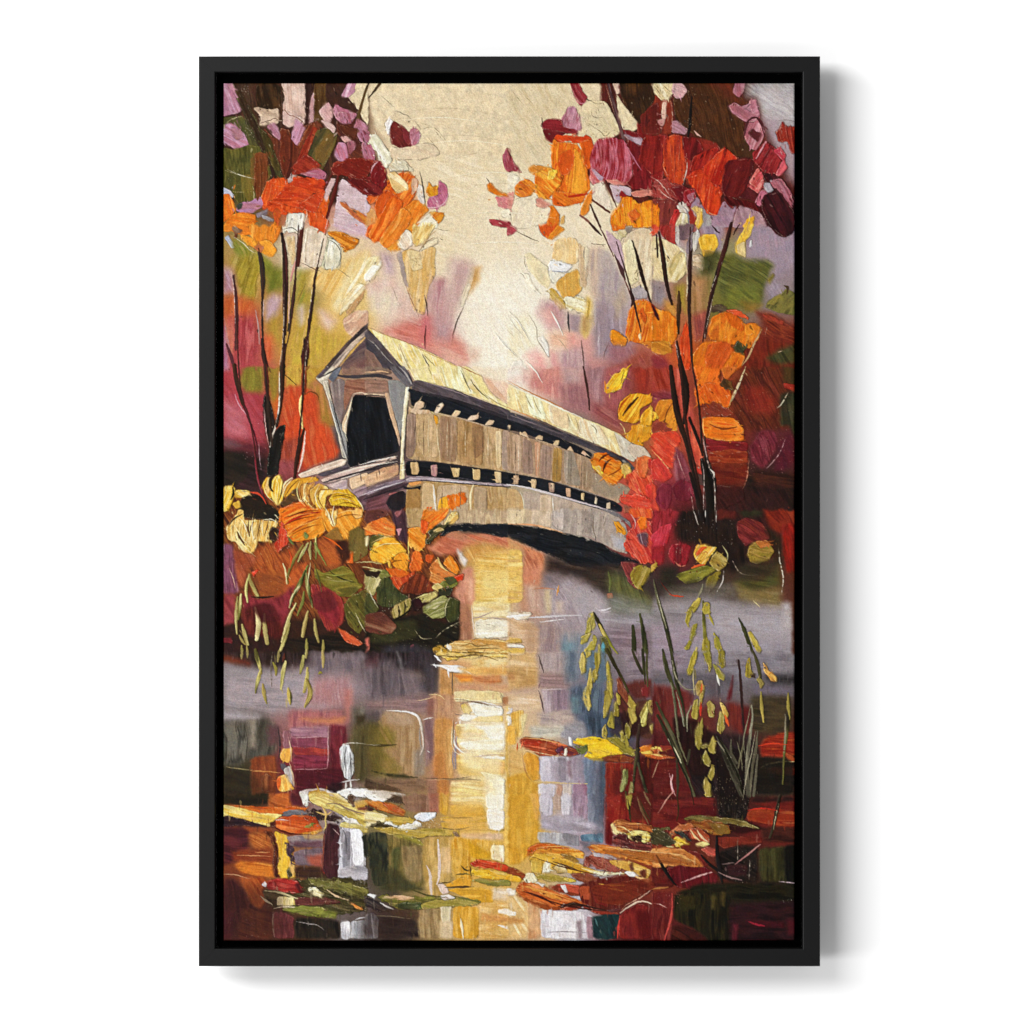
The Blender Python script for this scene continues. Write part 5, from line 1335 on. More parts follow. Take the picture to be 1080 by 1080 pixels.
P c0a684,b49878,ccb48e,a88c68 90 h.6 e.2 s1.4 r.3 : 300,-25 1095,-25 1095,115 900,114 760,106 640,114 560,145 430,135 300,135
P 4a3040,3a2434,583848 80 h.5 f1 e0 : 180,-20 300,-20 320,250 250,240 210,150
P b89868,a88858 90 h.6 : 300,-20 430,-20 430,130 330,130
P a06468,8a4c50 110 h1 e.4 : 220,20 260,-10 270,20 240,55
P c88890 110 h.9 e.3 : 230,150 270,140 250,190
P e0782c,e88838,d86824,e89848 20 h1.2 e.4 : -10,130 60,70 150,60 215,110 220,190 180,200 60,180 -10,190
P 5a3028,6a3830 20 h.6 : -10,20 130,-20 180,40 60,70 -10,110
P f0b030,f4bc40,e8a024,f8cc58 30 h1.4 e.5 s1.4 : 30,340 50,250 130,200 210,210 280,280 310,320 230,330 190,380 140,400 50,390
P 6a6028,4a4a20 60 h.9 e.4 : 20,230 60,190 140,190 60,250 30,310
P d8c890,e4d8a8 60 h1.2 : -10,210 20,200 10,270 -10,280
P e89424,f0a030,dc8018 60 h1.4 e.5 : 190,390 250,330 320,330 320,450 280,470 220,430
L f0c050,e8b040 2,3.4,1 h1.4 : 170,370 185,440 195,510
P e08420,d87418,e89430,f0a848 40 h1.3 e.5 r2 : 330,140 420,130 460,200 440,290 400,310 330,290
P e87820,e88c30,e06418,f0a048 140 h1.3 e.4 s1.2 : 430,50 450,-20 640,-20 600,60 540,110 480,150 440,190 420,150
P dc4c18,e05c20 100 h1.3 e.4 : 420,70 480,90 450,180 420,150
P e8c070,d8a850,f0d48c 130 h1.3 e.5 : 610,80 650,10 700,20 700,60 650,110 600,110
P 3a3820,5a5430,262414 140 h1.2 e.6 r2.5 : 450,240 490,160 560,120 650,100 600,150 540,190 480,250
P c8b060,e0cc80 140 h1.3 e.5 : 510,160 560,130 590,150 530,170
P c87050,b86448,d08060,bc7858 20 f1.5 e0 h.5 : 460,290 560,220 640,160 760,180 900,170 1095,210 1095,300 900,260 740,300 700,330 560,350
P d8a058,c89048,e0b068 60 f3 e0 h.4 : 740,280 900,240 1095,290 1095,400 800,420 740,380
P e8c068,e0b458,f0cc7c,dcaa50 3 f3 e0 h.5 : 830,360 1095,300 1095,720 820,720 820,500
P e8c878,ecd488 3 f2 e0 h.5 : 880,470 1095,450 1095,640 880,660
X a87c40,f8e8b0 120 2.6 q3 v8 a.5 : 830,330 1090,700
P e8e0d8,d8ccc4 60 h.8 f1 : 690,290 730,330 770,380 750,430 710,380
P c08068,cc8c70,b47458 85 f1.5 e0 h.4 : 740,440 820,430 820,720 720,730 660,640 700,560
P e8b090,dc9c7c 90 f2 e0 h.4 : 760,520 820,520 815,700 770,690
P b07858,a06c50,bc8868 88 f1.5 e0 h.4 : 700,700 800,720 815,1000 710,990
L e8d8c8 .4,1.4,.5 : 800,720 810,830 825,960
P d86020,e07028,c85018,e88030 60 h1.3 e.4 : 340,400 360,320 410,310 430,380 420,450 350,470 330,430
P d05820,c04c1c 80 h1 : 460,340 520,340 490,400 460,390
P d8803c,c87030,e09850,a85c28 30 h1.3 e.5 : 480,440 540,370 580,420 700,500 740,520 640,540 540,560 480,540 500,490
P e88c28,e07c1c,f0a040 60 h1.4 e.5 : 590,400 630,340 660,360 710,450 690,490 640,460
L f0d890,d8b860 .8,2.6,1 : 545,360 570,430 620,460
L 6a5030 .5,1.4,.5 : 560,380 590,440 700,500
P c83818,d85020 60 h1.2 e.4 : 670,510 740,480 735,530 700,540
P 6a2c18,5a2414,7a341c,84381e 110 h.8 e.3 : 260,620 300,540 380,480 430,490 500,570 510,610 400,640
P c84c20,b84020,d86030,a83818 60 h1.1 e.4 : 180,520 240,480 330,490 380,460 280,560 240,610
P d0601c 30 h1 : 150,440 230,450 330,470 280,510 180,490
P b8b070,a8a060,c8c488,d8d4a0 115 h1.1 e.4 : -10,470 60,450 150,460 170,500 110,540 60,650 -10,600
P 7a8438,5a6c28 20 h1.1 : 90,460 150,460 180,500 110,520
P 3a4a20,445424,2e3c1a,505f2c 95 h.9 e.3 : 80,600 120,530 170,510 200,560 260,630 330,660 220,720 180,740 90,720
P 40481f,4c5424,343c1a 60 h.8 e.3 : -10,620 40,650 100,740 60,800 -10,790
L e0d8b8 .4,1.2,.4 d.15 : 20,600 60,690 90,740
P 7a8c30,68782a,8c9c40 60 h1 : 560,560 640,510 700,560 620,610
P 4a5a28,3c4c20 30 h1 : 590,520 660,505 690,540 640,570
P c8b068,d8c078 30 h1.2 : 500,590 540,550 580,590 550,620
P a89848,b8a858,8a7c34,c4b868 80 h1.2 e.5 s1.3 : 190,770 230,720 340,665 350,730 310,790 220,825
L 3a3018 1,2.6,1 : 245,730 255,770 250,810
L 3a3018 1,2.4,1 : 290,700 300,740 290,780
P b8a858,c8bc70,988a40 155 h1.2 e.4 : 400,670 440,640 530,620 540,650 490,690 430,700
L d8cc88 .6,1.4,.5 : 340,690 420,650 530,620
P 30101c,241414 60 h.8 e.4 : 345,690 400,670 430,710 400,760 350,760
P 7a8c3c,8c9c4c,68782e,a0b060 160 h1.1 e.4 s1.4 : 430,740 500,690 600,650 620,680 600,810 510,825 440,780
P b8bc80 160 h1.1 : 450,740 560,700 600,690 520,750
P 38481c,424f20,2e3c18 95 h.9 e.4 : 610,700 640,665 710,690 700,830 640,860 600,810
L d0d090 .4,1.4,.5 : 640,660 605,720 600,800
P 28321a,323c20 20 h.7 : 550,600 660,590 640,650 560,640
P 16120c,201a10,1a1a10 20 h.4 f1 e0 : 200,830 340,800 430,790 520,840 620,860 710,830 710,970 600,1095 200,1095 -10,1095 -10,930
P 2c2c16,38381c 20 h.5 f1.5 e0 : 30,930 220,850 380,830 400,960 200,1010 40,1010
P 6a3828,5c3024,7a4834,8c6048 20 h.8 f.8 e.2 : -10,790 130,770 240,880 200,930 120,950 -10,920
L d8c8a0 .4,1.2,.4 d.2 : 530,970 600,900 710,850
L a8a078 .3,.9,.3 d.3 : 370,910 420,980 500,975
X c8c090,8a8858 40 1.2 : 20,900 560,1060
X e0e0c0 16 1.2 : 120,700 200,820
P c86858 90 h.6 : -10,990 20,970 20,1060 -10,1095
P a0404c 90 h.5 : 340,1030 360,1020 360,1095 340,1095
P 38343c,2a2830 90 f2 e0 h.4 : 120,1030 400,1020 520,1060 540,1095 120,1095
// water highlight
P 15171c,1a1c22 8 h.5 e.3 : 590,160 640,110 760,103 900,112 1095,108 1095,212 1000,192 900,170 780,155 660,158 560,200
P e8d4a0,f0e0b4,e0c488 2 h.6 f1 e0 : 815,690 1095,680 1095,810 815,820
P f4ecd8,ece0c4,f8f4e8 2 h.9 e.3 : 830,840 960,830 1095,840 1095,960 830,970
L a89088,c8b0a0 .5,1.6,1,.5 : 810,820 880,810 960,770
L b0a098 .5,1.4,.6 : 870,815 980,820 1095,830
P e8c878,f0d898,dcb85c 2 f1 e0 h.6 : 820,690 1095,640 1095,720 820,740
X c8a868,fff4d8 60 2.4 q2 v8 a.5 : 820,690 1090,960
P e8b868,d8a858,f0cc88,c8944c 8 h1.2 e.6 r2 : 610,1030 650,1000 740,985 900,985 1095,985 1095,1095 640,1095
P f0e0c8,f8f0e0 60 h1.4 : 615,1020 640,1030 650,1070 620,1050
L 8a6834 .5,1.6,.6 : 720,1030 800,1010 840,1040 960,1020
L 7a5c30 .5,1.4,.6 : 760,1060 860,1050 1000,1050
P c89838,b08428 20 h1.2 e.5 : 510,1050 560,1030 630,1070 620,1095 520,1095
X 7a5824,fbe8b0 60 1.8 q5 v20 : 630,990 1090,1090
T 536 538 7.2
P c8b090,bca484,d4bca0 90 h.6 e.2 s1.4 : -10,-20 330,-20 330,130 200,110 -10,105
P dcc498,e8d0a8 90 h.6 : -10,-20 130,-20 120,100 -10,105
P b0a094,a49488,bcac9c,a8988c 95 h.6 e.2 s1.3 : 330,-20 700,-20 860,70 920,200 900,330 800,300 700,240 560,190 430,180 330,150
P c4b4a8,ccbcb0 95 h.6 : 350,-20 420,-20 420,150 340,120
P a09084,948478 95 h.6 : 560,-20 640,-20 620,180 570,180
P b8b0b0,aca8ac 100 h.6 f1 e0 : 780,180 880,220 890,310 800,280
L 7a6858 .5,1.4,.5 : 650,40 640,120 660,200
L 8a7868 .4,1,.4 : 740,60 720,140
L d8ac80,e0a070 .6,2.2,1 : 0,105 180,110 320,140 440,185
L 8a7068,c8b4a8 .6,2,.8 d.15 : 560,190 660,220 730,290
P 6a6468,8a8488 30 h.8 e.3 : 700,-10 820,10 920,90 930,130 860,60
P 14161a,1a1c20,0f1114,1f2024 15 h.5 e.3 : -10,110 200,130 400,175 560,210 700,250 800,320 900,360 1000,400 850,400 830,440 700,470 500,420 320,340 200,290 80,240 -10,205
P 382820,2c201c,443028 15 f3 e0 h.4 : 290,330 500,420 830,420 850,520 700,560 600,540 280,480
P 3c3028,302820,483c30 10 f3 e0 h.3 : 600,470 860,430 860,600 780,640 640,600
P c87850,b86c48,d48860,a85c40 60 f1.5 e0 h.5 : -10,215 100,260 280,330 250,500 230,560 120,560 120,300
P e0a868,d89c60 60 f3 e0 : -10,220 100,270 110,330 -10,300
P e8c470,e0b860,f0d084 2 f.8 e.1 h.5 : -10,290 110,310 115,700 -10,710
P d89070,c88060 88 f3 e0 h.4 : 120,440 250,430 220,560 130,600
X a87838,f8e0a0 40 2.6 q3 v8 a.5 : 0,300 110,700
P c8a088,bc9480,d0ac94 90 f2.5 e0 h.3 : 120,560 270,590 280,780 160,780 120,700
P a898a0,9c8c94,b4a4a8,988890 60 f4 e0 h.2 : 270,540 480,500 700,640 780,740 760,900 340,900 260,740
P a89ca0,b4a8ac 30 f3 e0 h.2 : 400,580 600,590 760,700 780,780 560,800
P 7a6c70,887880 30 f3 e0 h.3 : 260,480 380,480 400,560 280,590
L b87858 .5,1.6,.5 d.2 : 190,600 260,590 350,600
P d8c4a4,ccb490 90 f1.5 e0 h.5 : 275,600 330,600 325,780 280,780
L d89848 .5,2,.6 : 385,570 370,650
P c8b0a0,d4bcac 90 f2 e0 : 360,690 420,700 420,780 360,780
P 5a6030,687038,4a5028 70 f3 e0 h.3 : 760,480 860,480 1095,680 1095,740 900,700 760,600
L 6a8038,5a7030 1,3,1.2 : 760,470 780,540 770,620
P b06040 60 h.8 : 755,640 790,630 790,670 760,670
P 8a8878,7c7c6c,98948a 15 f4 e0 h.2 : 760,640 1095,720 1095,820 780,780
P a39aa4,9890a0,aca4ac 3 f4 e0 h.2 : 600,800 1095,800 1095,900 600,900
P 8a7484,7c6878,988294 3 f4 e0 h.2 : 750,880 1095,890 1095,1095 760,1095
P 8c9098,7c8490,9a98a0 92 f2.5 e0 h.2 : 390,940 560,930 700,1095 400,1095
P 5a8090,6a8c98 90 f2.5 e0 h.2 : 410,1000 500,1000 500,1095 410,1095
P 3c3c38 90 f2 e0 : 680,960 760,1000 760,1095 700,1095 a.6
P 9c8484,a89088,907878 90 f2.5 e0 h.2 : 230,860 390,890 390,1095 230,1095
P d8b088,e0c09c,ccA478 5 f1.5 e0 h.4 : -10,800 130,820 230,900 220,1095 -10,1095
P f0e4cc,e4d4b8,f8f0e4 4 h1 e.4 r2 : -10,790 120,780 170,790 140,830 -10,820
L fbf6ee 1,2.4,1 : -10,810 80,800 160,795
X fff8e8,a89478 50 2.2 q5 v20 : 0,710 240,880
L d8d0d0,c8c0c0 1,2.4,1.6,.6 : 160,815 300,810 430,800 560,800
L e0d8d4 .6,1.8,.8 d.1 : 240,850 320,840 420,830
L e8e0e4,d8d0d8 .6,2,.6 d.15 : 680,760 740,760 780,740
L c8bcc0 .6,2,.6 d.2 : 660,740 720,780 780,770
P e8c458,f0d070 4 h1 e.4 : -10,970 80,970 110,1000 -10,1010
P f0e8d4,fff8ec 4 h1.1 e.4 : -10,1020 100,1025 130,1040 -10,1040
P e0b850,e8c868 4 h1 e.4 : -10,1050 130,1050 120,1095 -10,1095
L 8a7040 .4,1.2,.4 : 0,1005 60,1010 120,1005
P b89070,a88060 90 f2 e0 : 120,840 230,880 220,1095 130,1095 a.6
// reeds
P c0c848,a8b038,d8dc68 110 h1.4 e.5 : 585,940 600,860 625,790 645,780 640,850 620,930
P b8c050,d0d868,98a038 100 h1.4 e.5 : 640,910 630,850 655,800 660,860 650,900
L 3a3418,2a2612 2,5,4 h1.2 : 650,780 690,860 740,970
L c8c850,e0dc70,8a9030 2,4.4,3,1.4 h1.3 : 690,870 740,960 790,1040 830,1090
P 4a4820,5a5828 50 h1.2 : 700,960 740,970 790,1095 740,1095 710,1010
P d0d058,b0b440,e0e078 130 h1.4 e.5 : 550,1020 560,960 630,930 600,1000
P c8d050,a8b03c 100 h1.4 e.5 : 640,1060 650,950 670,980 660,1060
P c0c848 110 h1.3 e.4 : 580,1095 600,1040 640,990 630,1095
L b0a888 .5,1.6,.5 : 640,940 620,1000 580,1070
P b8c850 100 h1.3 : 680,1095 690,1020 705,1060 700,1095
P 48a0b0 90 h1 : 710,1030 730,1025 725,1090 700,1095 a.8
L 3a4420,2e3818 3,5,5 h1.2 : 945,880 955,980 955,1095
L 3a4820,4c5c28,2a3418 2,5,6 h1.2 : 1000,790 1030,940 1045,1095
P e8642c,d85028,e87848 80 h1.2 e.5 r2 : 890,-20 1095,-20 1095,60 960,60 920,20
P d84c34,c83c2c,e06048,b83028 60 h1.1 e.5 r2.5 : 880,280 900,200 950,110 990,60 1095,80 1095,400 1030,410 980,360 900,310
P f07820,e86414 95 h1.3 e.5 : 980,90 1010,50 1050,60 1050,130 1010,150
P e8a030,d88c20,f0b848 50 h1.3 e.5 : 805,90 840,90 895,170 880,190 830,160
L 8a5018 .5,1.4,.5 : 830,120 870,160
P 6a4458,58384c 80 h1 : 980,180 1060,170 1060,280 1000,250
L d8a8a0 .5,1.6,.6 : 930,30 970,90 960,140
L d8b0b0,a890a0 .5,1.4,.5 : 1000,170 1020,260
P 6a2c2c,8a3c38,5a2024 60 h.8 e.2 : 850,390 960,400 1000,430 940,470 950,560 990,600 930,570 890,490
P a89834,988628,b8a848,c0b058 115 h1.2 e.4 : 925,500 960,430 1010,420 1095,450 1040,540 1000,600 960,570
X e8c0b8 30 1.4 : 880,150 1070,380
T 688 538 7.2
P 8a2430,a02c3c,7a1c28,b03848 100 f1.5 e.2 h.7 : -10,-20 250,-20 170,120 130,240 100,260 60,400 -10,420
P b82c3c,c83c4c,a82434 110 h.9 e.2 : -10,200 80,120 150,100 110,260 20,300 -10,290
P 9c2434,8a1c2c 90 f1 e0 h.7 : -10,280 90,260 90,400 -10,440
P 1f1410,281a14,18100d 85 h.5 f2.6 e0 : 220,-20 480,-20 500,60 640,80 660,240 720,280 740,400 620,480 560,460 440,280 320,250 280,260 200,220 170,120
P 4a1814,5a2018,3c1410 85 h.5 f1 e0 : 490,-20 640,-20 630,70 560,60 490,80
P 242014,2e2a1a 80 h.5 f1.5 e0 : 630,-20 840,-20 830,40 700,60
P 6a2420,782c24,5a1c1c,842f2c 30 h.7 e.2 : 640,90 720,60 830,100 900,200 830,250 760,240 710,270 650,200
P 7a2414,8a2c18,6a1c12,94341c 60 f1.5 e0 h.6 : 830,-20 1095,-20 1095,100 980,180 900,140
P 8a2014,981f14,741a10 80 h.7 f1 e0 : 990,110 1060,100 1095,160 1095,560 1020,480 980,300
P 2a1c10,342414 80 f2 e0 : 860,130 980,200 1000,420 930,420 910,260
P 8c1f30,a02438,781828,b02c44 95 h1 e.4 s1.2 : 120,330 150,260 230,255 290,280 260,410 210,420 150,400
L d86868,e08860 .5,1.8,.6 : 170,390 210,430 250,420
P 6a1c28 95 h.9 : 180,280 210,260 220,400 190,400
P e8b040,f0c458,d89c30,f0d080 130 h1.4 e.5 : 320,330 340,265 400,260 430,270 490,285 440,350 400,415 360,400 330,370
P e0602c,d0501f 140 h1.3 : 330,330 360,290 410,280 380,310 340,345
L c07830 .6,1.4,.5 : 380,330 410,310 420,330
P b0983c,a08834,bca848,c4b45c 35 h1.2 e.4 : 430,400 490,310 570,375 560,410 500,470
P d8602c,c84c20 150 h1.2 : 290,440 350,410 400,420 340,440
P 7a7824,6a681f,8a8830,585a1c 165 h1 e.3 s1.4 : 180,490 300,450 420,420 480,455 420,490 340,540 250,560
P 7a6820,8a7828,685a1c 110 h1 e.3 : 410,520 520,460 510,500 450,620 410,610
P a88c34,98802c,b89c44,8a7428 5 h1.2 e.4 s1.3 : 725,330 740,270 800,235 880,250 920,310 890,370 800,410 750,390
P c07030,b06028 10 h1.1 : 780,240 860,230 900,260 820,290
L d8c0a8,b0a088 .5,1.6,1,.5 d.15 : 610,385 650,470 730,500 800,490
L c8d088 .5,1.6,.5 : 530,270 570,320 575,370 560,390
P 46481f,525424,3a3c1a 10 f3 e0 h.4 : 620,540 820,520 960,400 980,580 860,620 700,640
P 8a7444,7c683c,98845a 10 f3 e0 h.3 : 620,560 760,610 980,590 980,760 800,720 660,680
P 3a3020,2e2618 10 f3 e0 h.3 : 640,430 940,370 930,500 700,520
P 24201a,2c261c 10 f3 e0 h.3 : 60,440 200,430 180,560 340,560 200,640 60,580
P 5a5044,685c50 5 f3 e0 h.2 : 100,600 380,560 620,560 640,660 100,680
P 908688,9c9294,84787a 3 f4 e0 h.2 : -10,680 400,660 700,700 1040,760 1040,860 -10,800
P aa9fa6,b0a6ae,a0949c 3 f5 e0 h.2 : 450,760 1040,770 1060,980 460,960
P a494b0,98889f,ae9eb4 3 f4 e0 h.2 : -10,860 260,860 380,960 300,1095 -10,1095
P 98909e,a098a6 3 f4 e0 h.2 : 300,980 1060,980 1060,1095 300,1095
P 5a2c1c,4a2418 88 f1.5 e0 h.4 : 1000,480 1095,460 1095,1095 1060,1095 1060,640
P c0b4b0,b4a8a8 90 f2 e0 : 980,700 1050,700 1055,900 990,900
L d8c8b0 .5,1.8,1.6,.6 d.25 : 960,290 965,380 1000,520 980,640
L d8c890,e0d0a0 .6,1.6,.6 d.2 : 770,690 820,740
X e0d0a0,c8b478 30 1.4 : 680,680 1000,780
L c04828 .6,2,1 : 130,640 190,655 235,655
L 5a2018 .4,1,.4 : 60,540 110,610 150,645
L c8bcb0 .5,1.6,.6 d.2 : 310,0 340,80 350,110
L d0c4b8 .4,1.4,.5 d.2 : 400,-10 405,60
L c8bcb0 .4,1.2,.5 d.2 : 485,0 485,90
L d8ccc0 .6,1.6,.6 d.15 : 540,460 540,540 490,620
X e0d4c8,b0a090 50 1.2 : 180,60 620,330
P 6a2420 80 h.6 : -10,440 40,400 20,460 -10,470
P d8b850,c8a040 130 h1.2 e.4 : -10,430 40,395 20,440 -10,470
// reeds
L 4a4c2c,2e321c,5a5c3c 1,4,4.5,4 h1.2 : 10,530 40,680 100,860 150,1090
L c8c0a0 .4,1.4,.5 d.15 : 30,610 70,780 110,900
L b8b890,6a6a48 .6,2.4,1 h1.1 : 385,560 370,620 340,670
P c8c440,a8a430,dcd858 125 h1.4 e.5 : 300,720 350,670 370,680 340,740 310,780
P b8b438,9a982c,d0cc50 110 h1.4 e.5 : 250,840 270,770 300,730 300,790 275,860 280,890
P 8a8c2c,a8a83c 115 h1.3 e.5 : 290,970 310,870 340,860 330,920 300,1000
P a8a434,8a8828 125 h1.3 e.5 : 245,1050 280,990 300,1000 280,1050 250,1060
L 5a5c24,8a8a38,6a6c28 1.6,3.6,4,5 h1.2 : 385,690 390,820 400,950 410,1080
P c0c040,a8a834,d4d458 85 h1.4 e.5 : 385,760 400,700 430,710 440,780 400,790
L a8a834,c8c848 1,3,1 h1.3 : 430,780 445,830 465,870
P 98982c,b4b43c,7c7c24 88 h1.3 e.5 : 380,1080 385,990 410,950 430,1000 435,1080
P a8a838,c4c448,8a8a2c 75 h1.4 e.5 : 465,990 470,930 495,960 540,1070 500,1060 475,1040
P d8d470 110 h1.3 : 315,1095 335,1040 345,1050 335,1095
L 4a5424,384020,2a3018 1,4.5,3 h1.2 : 655,820 700,910 730,1010
P d8d050,b0ac38 60 h1.4 e.5 : 725,930 745,920 830,1060 820,1090 790,1060 750,990
L 3a401c 2,3,3 : 720,960 745,1020 760,1095
T 236 688 7.2
P 9c9096,a8989c,908488 3 f5 e0 h.2 : -10,180 420,140 700,160 960,120 980,300 800,430 430,460 -10,440
P 2a1c18,3a2a28,241814 88 f3 e0 h.3 : -10,-20 760,-20 740,90 400,130 100,90 -10,30
P 7a3820,6a2c1c 20 f2 e0 h.3 : -10,20 200,70 200,100 80,80 -10,60
P 6a5c64,7c6c74,584c54 88 f4 e0 h.2 : 640,-20 1095,-20 1095,200 860,140 700,220
P b08484,a87878,b89090 88 f4 e0 h.2 : 700,200 960,180 965,420 760,420 600,380
P c07c70,b06c64 90 f2.5 e0 h.3 : 920,280 970,280 965,520 930,540
P a89ca4,b0a4a8 3 f2.5 e0 h.3 : -10,440 270,480 270,520 -10,510
P a0605c,b06c68,94545c 90 f2 e0 h.4 : 490,440 900,440 930,560 920,640 800,560 490,600
P b87050,c47c58,a86048 3 f1.5 e0 h.4 : 560,500 800,500 930,490 900,540 700,540
P 4a443c,5a5448,3c3830,6a6458 91 f2.5 e0 h.4 : -10,530 380,530 420,640 400,760 300,800 200,800 100,860 -10,860
P 8a7c6c,988a78 91 f2 e0 h.4 : 190,510 250,510 240,720 200,720
P 3a342c,4a4438 91 f2 e0 h.4 : 250,510 340,510 330,700 270,720
P 5a3c40,6a4648 91 f2 e0 h.4 : 330,560 430,560 420,700 340,700
P 2a241c,343020 20 f1.5 e0 h.4 : -10,860 210,890 210,1090 -10,1090
P 7a3820,8a4424,6a2c1c 92 f1 e0 h.5 : 200,800 400,780 400,1010 390,1090 210,1090
P 9a5a34,5a2818,8a4424 92 h.7 e.2 : 290,940 330,920 380,960 385,1060 290,1060
L d8a060,c07c40,f0c080 .6,1.8,1.4,.6 : 200,900 330,905 430,915
L 9a8a60 .4,1.2,.4 d.2 : 20,870 120,885 220,895
P a87890,98688a,b8889c 3 h.6 e.1 f1 : 500,570 790,560 795,660 500,650
P 8a4468,7a3858,98507a 3 h.6 e.2 : 510,640 795,650 795,730 520,720
P a03c34,b04438,8c3030 3 h.7 e.2 : 530,720 800,735 800,790 540,780
P 7a2c54,8a345c,6a2444 3 h.6 e.2 : 530,780 795,790 800,880 540,890
P 6a2438,7a2c40,581c30 90 h.6 f1 e0 : 800,540 930,560 930,700 890,820 890,980 810,980
P 5a1c30,4a1828,682438 10 h.5 f1 e0 : 530,880 900,880 900,1000 800,1060 540,1090
L c09098 .5,1.6,.6 : 500,650 640,645 780,640
L d8a8a8 .5,1.4,.5 : 795,560 790,660 795,790 785,880
L b07880 .5,1.2,.5 : 540,890 680,888 785,882
X d8a8b0 24 1.2 : 540,880 860,1030
P e8a848,f0b858,d8943c 95 h1 e.4 : 430,760 480,700 515,720 510,800 490,840 440,820
P 4a4450,5c5460 40 h.9 e.4 : 430,850 460,845 490,880 450,900
P a8a09c,c0b8b0,8c8488 70 h1 e.4 : 450,890 500,860 530,960 520,1020 500,990
P f0b850,e8a440,f8cc70 80 h1.1 e.5 : 410,950 470,930 510,1000 530,1040 420,1060
P d86028,e07030 80 h1 : 400,970 430,940 420,1050
P 8a5868,a07080 95 h.6 : 450,600 505,600 510,720 460,730
L e8c0a0 .5,1.6,.6 : 490,640 515,760 510,830
L f0c8a0 .5,1.8,.6 : 500,840 530,950 535,1020
L 3a2c30 .6,2.2,.8 d.1 : 410,560 430,700 420,800 410,830
// right part
P 6a6258,5c5448,787064 91 f2.5 e0 h.4 : 970,420 1095,400 1095,560 980,560
P 5a5034,6a5c3c,4a4028 91 f1.5 e0 h.5 : 980,560 1095,540 1095,980 1000,980 950,700
P 2c2418,3c3020 80 f1.5 e0 : 1000,480 1095,470 1095,540 1010,550
P d8d8d8,f0f0f0,a8a8a8,e8e8e4 96 h1.1 e.5 s.8 : 885,740 905,695 950,700 985,780 990,900 960,970 920,950 895,860
L 6a6868 .5,1.6,.6 : 930,720 915,820 930,900
L 4a4848 .5,1.4,.5 : 960,760 965,860 970,930
L d8d0c0 .6,1.8,.8 : 900,700 960,685 1095,695
L e8e4e0 .5,1.6,.6 : 860,1000 930,975 1030,965
L d8d4cc 1,2,1 : 930,990 925,1040
L d8d4cc 1,2,1 : 965,980 965,1040
L 4a443c .5,1.6 : 945,990 945,1050
P 20141a,2a1c20 20 h.4 f1 e0 : 780,1000 900,980 900,1060 800,1090
P e8e0d0,f8f4ec,d8ccb0 10 h1.2 e.5 : 570,1060 640,1040 740,1035 820,1060 830,1095 580,1095
P c8982c,d8b048,a87820 8 h1.2 e.5 : 650,1060 700,1045 770,1055 790,1090 640,1090
P f0ece4,fcfaf4 8 h1.3 e.5 : 860,1060 930,1035 1095,1040 1095,1095 860,1095
// lower part of sprigs
L a8a050,c8c070,5a5428 3,4.6,3.6,2 h1.4 : 240,-20 260,60 285,160
L a09848,c8c074,6a6430 2,4.4,3.6,1.4 h1.4 : 285,130 255,220 240,310
L a09440,b8ac58,7a7430 1.6,4,3.6,1 h1.4 : 295,240 305,310 325,390
L 8a8438,b0a850 1.6,3.6,2 h1.3 : 375,80 400,130 395,170
L b8b060,d8d088,7a7030 2,4.6,4,2 h1.4 : 470,70 450,150 435,280
L b8a838,d0c860,5a5820 1.4,5.4,5,1.6 h1.4 : 490,270 500,340 505,395
L b8b060,d0c878,6a6430 3,4.4,2 h1.4 : 605,30 595,100 580,160
L b0a850,c8c070 2,4.4,3 h1.4 : 635,120 635,190 610,300
L 5a4c24,a89c48,c8bc60,3a2c18 2,5,5.6,2 h1.4 : 630,200 660,290 650,350 615,415
L a8a050,c0b868 2,4,1.4 h1.3 : 750,-10 755,60 755,115
L 8a8030 1,2.6,1 : 720,165 735,150 745,160
L 9a9050,b8b068 2,3.6,2 h1.3 : 630,-20 625,40
L 9a9450 2,3.6,1.6 h1.3 : 420,-10 410,70
L 9a9450 2,3,1 : 140,-10 135,50
L 9a9450 2,3,1 : 180,-10 180,40
L 6a5c50 .6,1.8,.6 d.1 : 370,0 355,130 365,260
L 5a2c20 1,3,1 : 460,10 450,70
T 386 688 7.2
P 241c20,3a2e34,1c1618 88 f3 e0 h.3 : -10,-20 540,-20 560,70 520,200 400,160 100,130 -10,80
P 6a5c64,7a6a70,5a4e56 90 f4 e0 h.2 : -10,100 200,120 520,200 520,320 300,360 -10,380
P 5a4e54,685a60,4c4248 92 f3 e0 h.2 : 80,60 220,60 230,340 90,340
P 3c3438,4a4046 92 f3 e0 h.2 : 420,60 550,60 545,320 440,320
P 6a3c44,5a3038 90 f3 e0 h.3 a.5 : -10,20 100,10 90,90 -10,120
L a8a0a0 .6,3,.6 a.6 f1 : 235,0 260,60 270,120
P 8a6c68,987874,7c6060 3 f3 e0 h.3 : -10,380 440,320 540,360 520,480 430,480 200,440 -10,440
P 6a5a58,5c4e4c 3 f2 e0 h.3 : -10,430 140,440 100,540 -10,560
P c8945c,b8844c,d8a468 88 f1.2 e0 h.5 : 560,90 680,90 670,330 560,330
P e8c888,e0b870,ecd49c 4 f1.5 e0 h.6 : 660,60 1095,20 1095,100 700,150
P c89868,d8a874 4 f1.5 e0 h.5 : 580,50 800,70 800,130 580,110
P f4f0ec,fcfaf8,e0dcd8 8 h1.3 e.4 : 500,95 570,98 690,100 760,120 730,145 640,150 600,115
L f0ece8 .5,2,.5 : 620,120 630,190
L f0ece8 .5,1.6,.4 : 740,130 780,150 810,175
L e8e0d8 .4,1.2,.4 : 490,92 530,98 580,98
P d8863c,e8963c,c8743c 3 f1 e0 h.7 : 670,170 800,165 820,220 720,230
